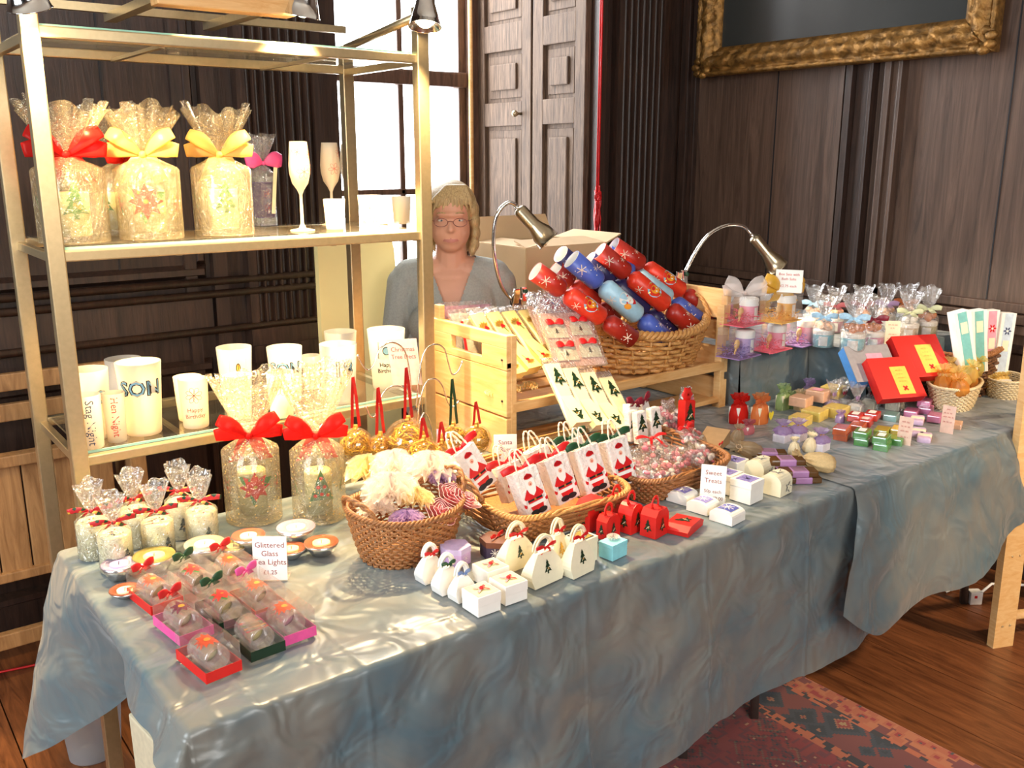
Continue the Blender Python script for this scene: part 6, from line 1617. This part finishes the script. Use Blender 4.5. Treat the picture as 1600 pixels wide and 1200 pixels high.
bar('mauve sleeved bar lying left behind the stack, upper', 1200, 722, .018, .8)

# pouches
def pouch(label, loc, r, h, m, rot=0, tie=None, lean=(0, 0), group='fabric pouches', sy=.8, name='fabric_pouch'):
    t = thing(name, label, 'pouch', loc, (lean[0], lean[1], rot), group)
    g = G(); g.lathe([(0, .001), (r * .8, .002), (r, h * .15), (r * .95, h * .4), (r * .6, h * .66), (r * .22, h * .78), (r * .24, h * .8), (r * .6, h * .93), (r * .75, h)], m, 40, sx=1, sy=sy, fn=lambda r_, z, a, j: (r_ * (1 + (.05 if j < 4 else .2) * math.sin(9 * a + j)), z)); g.obj('pouch_cloth', t)
    g = G(); g.tube([(r * .26 * math.cos(a_), sy * r * .26 * math.sin(a_), h * .79) for a_ in [k * math.pi / 8 for k in range(16)]], r * .045, tie or m, 6, closed=True); g.obj('drawstring', t); return t
HES = mat('hessian', '#e0bf88', .85, 0, .08, 200, .3, 500)
q = P(1300, 738); t = pouch('hessian pouch lying on its side behind the mauve bars', (q.x, q.y, TZ + .022), .034, .11, HES, -2.2, TWINE, (1.35, 0), 'hessian pouches by the mauve bars')
q = P(1240, 712); pouch('small cream hessian pouch left of the lying one', (q.x, q.y, TZ), .02, .055, mat('cream_hessian', '#f0dcb4', .85, 0, .06, 200), 0, TWINE, (0, 0), 'hessian pouches by the mauve bars')
q = P(1262, 706); pouch('cream hessian pouch with twine tie beside the lilac soap', (q.x, q.y, TZ), .022, .06, mat('cream_hessian', '#f0dcb4'), 0, TWINE, (.2, 0), 'hessian pouches by the mauve bars')
q = P(1165, 742); pouch('large beige organza bag lying behind the white cube boxes', (q.x - .0, q.y + .08, TZ + .02), .045, .12, ORG_B, 1.2, TWINE, (-1.2, 0), 'beige organza bags', .6, 'organza_bag')
q = P(1192, 724); pouch('beige organza bag lying behind the mauve bars', (q.x + .02, q.y + .04, TZ + .02), .04, .1, ORG_B, 1.5, TWINE, (-1.2, 0), 'beige organza bags', .6, 'organza_bag')
q = P(1150, 690); pouch('small organza bag with red sweets at the end of the sweets tray', (q.x, q.y, TZ), .026, .055, ORG_B, 0, REDR, (.2, 0), 'beige organza bags', .7, 'organza_bag')
# organza gift bags near the riser
def obag(label, px, py, m, w, h, inner=WHITE, tagm=None):
    q = P(px, py); t = thing('organza_gift_bag', label, 'gift bag', q, .1, 'organza bags in front of the cloth covered riser')
    G().box((0, 0, h * .3), (w * .8, w * .5, h * .58), inner, bev=.003).obj('soap_block', t)
    g = G(); g.lathe([(w * .5, .001), (w * .52, h * .3), (w * .42, h * .62), (w * .12, h * .74), (w * .3, h * .86), (w * .42, h)], m, 40, sy=.7, fn=lambda r_, z, a, j: (r_ * (1 + (.03 if j < 3 else .25) * math.sin(7 * a + j)), z)); g.obj('organza', t)
    bow('bow', m, t, (0, -w * .1, h * .75), w * .6, w * .25, 0, .4)
    if tagm: g = G(); g.decal([([(0, -.5), (.35, -.1), (.45, .2), (.25, .42), (0, .25), (-.25, .42), (-.45, .2), (-.35, -.1)], None, tagm, 0)], fplane_y(-w * .42), w * .3, h * .3, w * .5); g.obj('heart_tag', t)
obag('red organza bag with white block inside, nearest the pine rack end', 1153, 660, ORG_R, .075, .095)
obag('peach organza bag with a star bow beside the red one', 1186, 662, ORG_O, .07, .1, CREAM, mat('yellow_tag', '#dccb3c', .5))
obag('pale green organza bag behind the yellow heart tag', 1222, 640, ORG_G, .06, .09, CREAM)
obag('small mulberry organza box bag in front of the red organza bag', 1168, 678, TULLEP, .05, .045)
obag('olive green wrapped bundle beside the pale green bag', 1238, 638, ORG_G, .05, .06, GREEN)
obag('dark ribboned glossy bundle furthest right in front of the riser', 1262, 624, LILT, .055, .075, mat('olive_soap', '#7a8a3c', .5))
for i, (px, py, m, lb) in enumerate(((1222, 690, LILT, 'lilac tulle topped soap, left one of the front pair'), (1246, 688, LILT, 'lilac tulle topped soap, right one of the front pair'), (1281, 704, LILT, 'lilac tulle topped soap nearest the green soaps'))):
    q = P(px, py); t = thing('tulle_topped_soap', lb, 'soap', q, .15, 'soaps topped with lilac tulle')
    G().box((0, 0, .013), (.05, .04, .026), VEL, bev=.003).obj('soap_block', t)
    g = G(); g.lathe([(.022, .027), (.027, .036), (.016, .046), (.006, .05), (.016, .06), (.024, .066)], m, 36, fn=lambda r_, z, a, j: (r_ * (1 + .2 * math.sin(8 * a + j * 2)), z)); g.obj('tulle', t)
    bow('tie', GOLD, t, (0, -.004, .05), .018, .004, 0, .2)
obag('aqua organza bag on the cloth beside the blue sided flat box', 1318, 612, clear('aqua_organza', '#d8f0f4', '#ffffff', .06, .3, tr=('#9ad8e4', .5)), .055, .07, AQUA)
obag('small lilac organza bag between the soap blocks and the wrapped cubes', 1312, 660, LILT, .04, .04)
obag('cream organza bag behind the soap blocks', 1250, 640, ORG_B, .055, .07, YS_ if False else CREAM)
YS = mat('yellow_soap', '#fbd768', .35, 0, .12, 60); PS_ = mat('peach_soap', '#f6c09a', .35, 0, .1, 60); OS = mat('orange_soap', '#d9622a', .2, 0, .15, 50); RS = mat('red_soap', '#dc3a2a', .2, 0, .12, 50); GS2 = mat('green_soap', '#4a9a3c', .2, 0, .25, 40); TS = mat('teal_soap', '#8ab8b4', .3, 0, .1, 50); LS = mat('lilac_soap', '#cdb2cc', .35, 0, .08, 60); PK = mat('pink_soap', '#ea86b4', .25, 0, .12, 50)
def soap(label, px, py, dz, w, d, h, m, rot, lab=WHITE, group='wrapped soaps'):
    if 'block' in group: w, d, h, dz = w * 1.2, d * 1.1, h * 1.25, dz * 1.27
    q = P(px, py); t = thing('wrapped_soap', label, 'soap', (q.x, q.y, TZ + dz), rot, group)
    G().box((0, 0, h / 2), (w, d, h), m, bev=.003).obj('soap_bar', t)
    g = G(); g.box((0, 0, h / 2), (w * 1.06, d * 1.03, h * 1.06), ACET, bev=.004)
    g.obj('clear_film', t)
    if lab: G().box((0, 0, h + .0014), (w * .55, d * .5, .0006), lab).obj('label', t)
S1 = 'yellow and peach soap blocks'
soap('yellow soap block at the top right of the block of soaps', 1300, 636, .03, .06, .06, .03, YS, .2, None, S1); soap('yellow soap block at the bottom right of the block of soaps', 1306, 650, 0, .065, .06, .028, YS, .2, None, S1)
soap('peach soap block in the middle of the upper row', 1276, 641, .028, .05, .06, .03, PS_, .2, PINK, S1); soap('yellow soap block in the middle of the lower row', 1272, 655, 0, .06, .06, .028, YS, .2, None, S1)
soap('pale peach soap block at the upper left of the block', 1250, 648, .026, .05, .055, .026, PS_, .2, None, S1); soap('cream soap block at the lower left of the block', 1250, 664, 0, .055, .05, .026, YS, .2, None, S1)
S2 = 'coloured soaps in clear film'
rt = .35
for lb, px, py, dz, m in (('orange soap bar at the bottom left of the coloured soaps', 1316, 686, 0, OS), ('orange soap bar lying on top of the lower orange one', 1314, 686, .018, OS), ('orange soap bar behind the two stacked orange bars', 1340, 672, 0, OS),
        ('red soap bar with pale label, left one', 1336, 662, .012, RS), ('red soap bar with pale label, right one', 1362, 660, .012, RS), ('red soap bar beneath the labelled red pair', 1352, 664, -.0, RS),
        ('green soap bar at the bottom left of the green ones', 1348, 694, 0, GS2), ('green soap bar with white label on top at the left', 1346, 692, .018, GS2), ('green soap bar at the bottom front of the green ones', 1378, 702, 0, GS2), ('green soap bar with white label on top at the front', 1376, 700, .018, GS2),
        ('green soap bar behind the pink price card, lower', 1400, 694, 0, GS2), ('green and yellow soap bar behind the green pair', 1378, 680, .0, mat('lime_soap', '#a8b83c', .25)), ('orange yellow soap bar beside the lime one', 1404, 680, .002, YS),
        ('teal soap bar behind the green and red bars', 1392, 656, 0, TS), ('pink soap bar at the back left of the pink ones', 1424, 650, 0, PK), ('pink soap bar stacked at the back of the pink ones', 1444, 640, .014, PK), ('pink soap bar beneath the stacked pink one', 1446, 645, 0, PK), ('bright pink soap bar just left of the second price card', 1460, 660, .006, PK)):
    q = P(px, py); soap(lb, px, py, dz, .062, .042, .023, m, rt, WHITE if 'label' in lb else None, S2)
for lb, px, py, dz in (('lilac soap bar with cream wrapper, lower left of the lilac pair', 1435, 680, 0), ('lilac soap bar with cream wrapper nearest the table edge', 1444, 688, .0), ('lilac soap bar with cream wrapper behind the pair', 1432, 668, .016)):
    q = P(px, py); t = thing('banded_soap', lb, 'soap', (q.x, q.y, TZ + dz), rt + .1, 'lilac soaps with cream bands')
    G().box((0, 0, .009), (.075, .04, .018), LS, bev=.006).obj('soap_bar', t); g = G(); g.box((0, 0, .009), (.034, .0415, .0195), CREAM, bev=.006)
    for k in range(5): g.box((-.012 + .006 * k, -.0209, .009), (.0006, .0006, .012), INK)
    g.obj('paper_band', t)
soap('pale pink soap bar lying right of the second price card', 1492, 668, 0, .06, .04, .018, PS_, .4, None, S2)
PKC = mat('pale_pink_card', '#f6cdb8', .6)
q = P(1411, 696); card('tall pale pink price card standing on the green soaps edge', q, .042, .088, [(2.0, .072, .012), (2.2, .058, .012), (2.3, .044, .012), (2.0, .026, .011)], face_cam(q) - .35, .1, PKC, ink=INKR)
q = P(1478, 678); card('tall pale pink price card left of the pale gold pouch basket', q, .04, .09, [(1.2, .078, .012), (2.6, .066, .011), (2.8, .054, .011), (2.4, .038, .011)], face_cam(q) - .3, .1, PKC, ink=INKR)

# ------------------------------------------------------------------ cloth covered riser with bath sets and tubs
def riser(RX0, RX1, RY0, RY1, RZ, rlab):
    g = G(); n1, n2 = 70, 26; vs_ = []; fs_ = []
    for i in range(n1 + 1):
        for j in range(n2 + 1):
            x = RX0 + (RX1 - RX0) * i / n1; s = j / n2 * 1.0; 
            L1 = RZ - .748; tot = L1 + (RY1 - RY0); d = s * tot
            if d < L1: y = RY0 - .012 * (1 - d / L1) - .006 * math.sin(x * 40 + 2 * math.sin(x * 11)) * (1 - d / L1) + .01 * noise.noise(Vector((x * 12, d * 8, 0))) * (1 - d / L1); z = .748 + d
            else: y = RY0 + d - L1; z = RZ + .0015 * noise.noise(Vector((x * 20, y * 20, 4)))
            vs_.append((x, y, z))
    for i in range(n1):
        for j in range(n2): fs_.append((i * (n2 + 1) + j, (i + 1) * (n2 + 1) + j, (i + 1) * (n2 + 1) + j + 1, i * (n2 + 1) + j + 1))
    g.add(vs_, fs_, CLOTH, None, True)
    for X in (RX0, RX1): g.add([(X, RY0, .748), (X, RY1, .748), (X, RY1, RZ), (X, RY0, RZ)], [(0, 1, 2, 3)], CLOTH)
    g.add([(RX0, RY1, .748), (RX1, RY1, .748), (RX1, RY1, RZ), (RX0, RY1, RZ)], [(0, 1, 2, 3)], CLOTH)
    tag(g.obj('covered_riser', weld=True), rlab, 'riser')
riser(2.5, 2.88, 1.985, 2.48, .93, 'grey cloth covered riser behind the organza bags, carrying the bath gift sets')
riser(2.89, 3.5, 1.74, 2.48, .93, 'grey cloth covered riser carrying the cellophane wrapped tubs by the wall')
RT = .933
def shred(g, w, d, h, m, seed, n=60):
    rnd = random.Random(seed)
    for i in range(n):
        p = Vector((rnd.uniform(-w, w) / 2, rnd.uniform(-d, d) / 2, rnd.uniform(0, h))); v = Vector((rnd.uniform(-1, 1), rnd.uniform(-1, 1), rnd.uniform(-.3, .6))) * .01
        g.tube([p, p + v + Vector((0, 0, .003)), p + v * 2], .0011, m, 4)
def bathset(label, px, py, z, jar, shr, rot=.1, bowm=None, w=.128, d=.09, h=.1):
    q = P(px, py, z); t = thing('bath_gift_set', label, 'gift set', q, rot, 'clear bath gift sets on the riser')
    g = G(); g.box((0, 0, h / 2), (w, d, h), ACET); g.obj('clear_box', t)
    G().box((0, 0, .0015), (w + .004, d + .004, .003), shr).obj('card_base', t)
    g = G(); g.lathe([(0, .004), (.029, .004), (.031, .008), (.031, .064)], jar, 28, Matrix.Translation((w * .2, -.005, 0))); g.add([(w * .2 - .003 + .0318 * math.sin(a_), -.005 - .0318 * math.cos(a_), zz) for zz in (.014, .058) for a_ in [-.3 + .12 * k for k in range(8)]], [(k, k + 1, 9 + k, 8 + k) for k in range(7)], WHITE); g.obj('bath_salts_jar', t)
    g = G(); g.lathe([(.0325, .062), (.033, .084), (.03, .088), (0, .088)], WHITE, 28, Matrix.Translation((w * .2, -.005, 0))); g.obj('jar_lid', t)
    g = G(); shred(g, w * .92, d * .88, h * .4, shr, int(px), 150); g.obj('paper_shred', t)
    g = G(); M = Matrix.Translation((-w * .27, -.01, .03)) @ Matrix.Rotation(.3, 4, 'Y'); g.sphere((0, 0, .016), .017, PINE, 14, 10, M, sc=(.75, .45, 1)); g.tube([(0, 0, -.02), (0, 0, .005)], .004, PINE, 8, M); g.obj('wooden_scoop', t)
    if bowm: bow('bow', bowm, t, (0, 0, h + .006), w * .58, .042, -.7, .5, loops=4)
    return t
PKJ = mat('pink_bath_salts', '#ee9ab0', .5); YJ = mat('gold_bath_salts', '#efb45c', .4); LJ = mat('lilac_bath_salts', '#b89ac0', .5); RSH = mat('pink_shred', '#f06a7a', .5); LSH = mat('violet_shred', '#9a7ab0', .5); YSH = mat('yellow_shred', '#f2bc5a', .5)
bathset('clear bath set with lilac jar, bottom left on the riser beside the pine rack', 1154, 556, RT, LJ, LSH, .1)
bathset('clear bath set with pink jar and wooden scoop, middle of the lower row', 1204, 546, RT, PKJ, RSH, .1)
bathset('clear bath set with violet shred and wooden scoop, right of the lower row', 1250, 537, RT, PKJ, LSH, .1)
bathset('clear bath set with pink jar and white bow, left of the upper row', 1160, 506, RT + .104, PKJ, RSH, .1, TULLE)
bathset('golden clear bath set with large yellow bow, right of the upper row', 1219, 501, RT + .104, YJ, YSH, .1, mat('gold_satin_ribbon', '#dfaa3a', .35))
q = Vector((2.665, 1.93, RT + .205)); card('white tent card for box sets with bath salts on top of the bath sets', q, .09, .078, [('Box Sets with', .062, .0125), ('Bath Salts', .046, .0125), ('£2.75 each', .022, .0125)], face_cam(q) - .1, .2, WHITE, True, INKR)
def tub(label, px, py, z, m, rib, seed, r=.034, h=.06, top=None, fl=1.1):
    r *= 1.12; h *= 1.1; q = P(px, py, z); t = thing('wrapped_bath_tub', label, 'bath gift', q, face_cam(q), 'cellophane wrapped tubs of bath goods')
    g = G(); g.lathe([(0, .001), (r * .94, .001), (r * .96, h * .78)], m, 28); g.add([((r * .97) * math.sin(a_), -(r * .97) * math.cos(a_), zz) for zz in (h * .12, h * .68) for a_ in [-.45 + .13 * k for k in range(8)]], [(k, k + 1, 9 + k, 8 + k) for k in range(7)], WHITE); g.obj('tub_body', t)
    g = G(); g.lathe([(r, h * .76), (r, h * .98), (r * .96, h), (0, h)], WHITE, 28); g.obj('tub_lid', t)
    g = G(); rnd = random.Random(seed)
    for k in range(7): g.sphere((rnd.uniform(-.6, .6) * r, rnd.uniform(-.6, .6) * r, h + r * .3 + rnd.uniform(0, .3) * r), r * .34, top or PS_, 12, 8)
    g.obj('bath_pearls', t)
    wrap_profile(r * 1.06, h * 1.2, h * 1.75, h * 3.0, r * fl, CELLO, seed, 11, n=54, rows=20).obj('cellophane', t)
    bow('bow', rib, t, (0, -r * .2, h * 1.76), r * 1.25, r * .55, 0, .3, loops=2)
    return t
BRN = mat('amber_pearls', '#c8722c', .2); BLR = mat('blue_white_ribbon', '#a8cfe8', .4, 0, .2, 90); MR = mat('maroon_ribbon', '#a01c30', .35); GRB = mat('sage_ribbon', '#b9bf9a', .4)
tub('aqua tub wrapped in cellophane with blue tulle bow, leftmost of the tubs', 1285, 541, RT, AQUA, BLR, 1, .032, .055)
tub('aqua tub in front with blue and white bow and amber pearls', 1331, 549, RT, AQUA, BLR, 2, .036, .06, BRN)
tub('pink tub with a wide maroon bow and amber pearls', 1362, 545, RT, PINK, MR, 3, .033, .055, BRN)
tub('beige tub with sage bow, behind the folded price card', 1418, 528, RT, mat('beige_tub', '#e0c8a8', .5), GRB, 4, .032, .05, WHITE)
tub('sand coloured tub with a large sage bow, rightmost of the tubs', 1446, 527, RT, mat('sand_tub', '#cbbf98', .5), GRB, 5, .032, .056, BRN)
for i, (lb, px, py, m) in enumerate((('wrapped tub at the back left with blue bow', 1268, 514, BLR), ('wrapped tub at the back behind the front aqua tub, pink bow', 1302, 518, TULLEP), ('wrapped tub at the back behind the pink tub', 1344, 516, MR), ('wrapped tub at the back with lilac bow', 1382, 515, LILT), ('wrapped tub at the back right with peach bow', 1412, 512, ORG_O))):
    tub(lb, px, py, RT, [AQUA, PINK, WHITE, LILAC, CREAM][i], m, 20 + i, .031, .052)
q = P(1408, 548, .9); card('cream folded card standing between the pink and beige tubs', P(1393, 538, RT), .05, .085, [(3.2, .07, .01), (1.6, .058, .01), (2.6, .036, .01), (3.4, .02, .01)], face_cam(q) + .12, .15, CREAM, True, INKR)
# aqua organza bundle before the riser
# flat trays leaning on the riser
def leanbox(label, px, py, Y, w, d, h, rot, mtop, mside, labm, txt, z=None):
    q = WY(px, py, Y); t = thing('flat_gift_box', label, 'box', q, rot, 'flat gift boxes leaning on the riser')
    G().box((0, 0, 0), (w, d, h), mside, bev=.002).obj('box_base', t)
    G().box((0, -d * .5 - .001, 0), (w * 1.01, .003, h * 1.01), mtop, bev=.001).obj('lid', t)
    g = G(); g.box((.1 * w, -d * .5 - .003, -.08 * h), (w * .36, .0008, h * .68), labm); 
    if txt:
        M = lambda u, v, l: Vector((.1 * w + u, -d * .5 - .0036 - l, -.08 * h + v))
        for k_ in range(4): g.decal([([(x * .011, y * .011) for x, y in sh[0]], sh[1], mat('faded_orange_ink', '#d89a50', .6), 0) for sh in squiggle(2.6, INKR, .5, k_)], M, 0, h * (.24 - .09 * k_), 1)
        g.decal(snow(REDR, 4, .5, .3), M, 0, -h * .2, .022, .8)
    g.obj('lid_label', t); return t
GLB = mat('gold_label', '#eecb5a', .4, .1)
leanbox('blue sided flat box with a grey lid, left of the red boxes', 1358, 572, 1.72, .17, .04, .14, (-.75, 0, -.4), mat('grey_lid', '#9b9698', .5), mat('blue_card', '#4a8ad0', .5), PINK, False)
leanbox('large red flat box with gold label, the upper one behind', 1436, 560, 1.64, .18, .035, .165, (-.75, 0, -.4), RED, RED, GLB, True)
leanbox('large red flat box with gold label, the lower one in front', 1396, 594, 1.63, .17, .035, .155, (-.75, 0, -.4), RED, RED, GLB, True)
# small wrapped cubes with bows
for i, (px, py, m, b_, lb) in enumerate(((1300, 642, LILAC, LILT, 'small wrapped cube with lilac bow, leftmost by the yellow soaps'), (1316, 640, WHITE, MR, 'small wrapped cube with maroon bow, second from the left'), (1336, 648, WHITE, LILT, 'small white wrapped cube with a lilac bow in front'), (1358, 640, CREAM, MR, 'small cream wrapped cube with maroon bow in the middle'), (1374, 632, WHITE, MR, 'small white wrapped cube with maroon bow below the red box'), (1396, 640, CREAM, BLR, 'small wrapped cube with a pale blue bow, rightmost'))):
    q = P(px, py); t = thing('wrapped_cube', lb, 'gift', q, .3, 'small wrapped cubes with bows')
    s_ = .042 if i != 5 else .046
    G().box((0, 0, s_ * .42), (s_, s_, s_ * .8), m, bev=.002).obj('cube_body', t)
    wrap_profile(s_ * .72, s_ * .85, s_ * 1.4, s_ * 2.5, s_ * .6, CELLO, 50 + i, 7, n=40, rows=14, sq=1).obj('cellophane', t)
    bow('bow', b_, t, (0, -.004, s_ * 1.42), .026, .012, 0, .4)
q = P(1322, 616, TZ); card('small pale card above the wrapped cubes', (q.x, q.y + .03, TZ), .062, .09, [(2.0, .066, .014), (2.8, .046, .012)], face_cam(q), .1, PKC, ink=INKR)
# pale baskets of gold pouches
wicker('pale wicker basket of gold organza pouches at the front right', (P(1488, 634).x, P(1488, 634).y, TZ), .27, .16, .085, 13, 26, WICKP, 1.35, 2.4, .3, sr=.0034)
b1 = P(1488, 634)
GO = clear('gold_organza', '#fff0b8', '#ffffff', .06, .3, tr=('#fbe08c', .55)); GO2 = clear('copper_organza', '#ffd8a0', '#ffffff', .06, .3, tr=('#f0b45c', .55))
rnd = random.Random(4)
for i in range(11):
    u, v = (-.095 + .038 * (i % 6), -.035 + .055 * (i // 6)); c, s = math.cos(.3), math.sin(.3)
    loc = (b1.x + u * c - v * s, b1.y + u * s + v * c, TZ + .07 + .016 * (i % 3))
    pouch(['gold organza pouch, %s of the front row in the pale basket' % w_ for w_ in ('first', 'second', 'third', 'fourth', 'fifth', 'last')][i] if i < 6 else ['gold organza pouch, %s of the back row in the pale basket' % w_ for w_ in ('first', 'second', 'third', 'fourth', 'last')][i - 6], loc, .031, .07, GO if i % 3 else GO2, rnd.uniform(0, 6), GOLD, (rnd.uniform(-.5, .5), rnd.uniform(-.4, .4)), 'gold pouches in the pale basket', 1, 'organza_pouch')
b2 = P(1566, 618)
wicker('second pale wicker basket further right with a white card inside', (b2.x, b2.y, TZ), .19, .13, .07, 10, 24, WICKP, 1.3, 2.4, .5, sr=.0026)
t = thing('basket_card', 'blank white card lying in the second pale basket', 'card', (b2.x, b2.y, TZ + .058), (.1, .05, .5)); G().box((0, 0, 0), (.08, .05, .001), WHITE).obj('card_face', t)
for i in range(5):
    pouch(['yellow organza pouch, %s one in the second pale basket' % w_ for w_ in ('leftmost', 'second', 'middle', 'fourth', 'rightmost')][i], (b2.x - .05 + .024 * i, b2.y + .02, TZ + .03), .017, .05, GO, i, GOLD, (0, .1 * (i - 2)), 'yellow pouches in the second basket', 1, 'organza_pouch')
# dark basket of tall boxes
b3 = (3.2, 1.68)
q = P(1560, 590, TZ); b3 = (3.36, 1.66)
wicker('large dark wicker basket of tall patterned gift boxes by the panelled wall', (b3[0], b3[1], TZ), .38, .25, .16, 12, 26, WICKD, 1.2, 2.6, .2, sr=.0065, rimm=WICK)
LAV = mat('lavender_print', '#cbb4d8', .5, 0, .2, 60); TEAL = mat('teal_stripe', '#7cc0bc', .5); LBL = mat('pale_blue_print', '#c4d4e4', .5, 0, .1, 60)
tb = [('tall white box with teal stripe leaning furthest left in the dark basket', 1497, 486, TEAL, -.24), ('tall lavender box behind the first teal striped one', 1508, 490, LAV, -.2), ('tall white box with teal stripe, second from the left at the front', 1524, 484, TEAL, -.12), ('tall white box with a red flower', 1546, 484, PINK, -.04), ('tall pale blue box with a blue flower', 1572, 488, LBL, .06), ('tall lavender patterned box at the right edge', 1602, 488, LAV, .3)]
for i, (lb, px, py, m, lean) in enumerate(tb):
    q = WY(px, py, 1.56 + .04 * (i % 2)); h = min(.22, q.z - .775)
    rz = -.55
    M = Euler((-.05, lean, rz)).to_matrix(); base = q - M @ Vector((0, 0, h))
    t = thing('tall_gift_box', lb, 'box', base, (-.05, lean, rz), 'tall boxes in the dark basket')
    g = G(); g.box((0, 0, h / 2), (.056, .045, h), WHITE, bev=.001); g.box((0, -.0227, h / 2), (.032, .001, h * .98), m)
    if i in (3, 4): g.decal(flower_fill(REDR if i == 3 else INKB, WHITE, 6), fplane_y(-.0237), 0, h * .7, .034)
    g.obj('box_body', t)
    G().box((0, -.024, h * (.74 if i not in (3, 4) else .45)), (.024, .0006, .04), CREAM).obj('label', t)
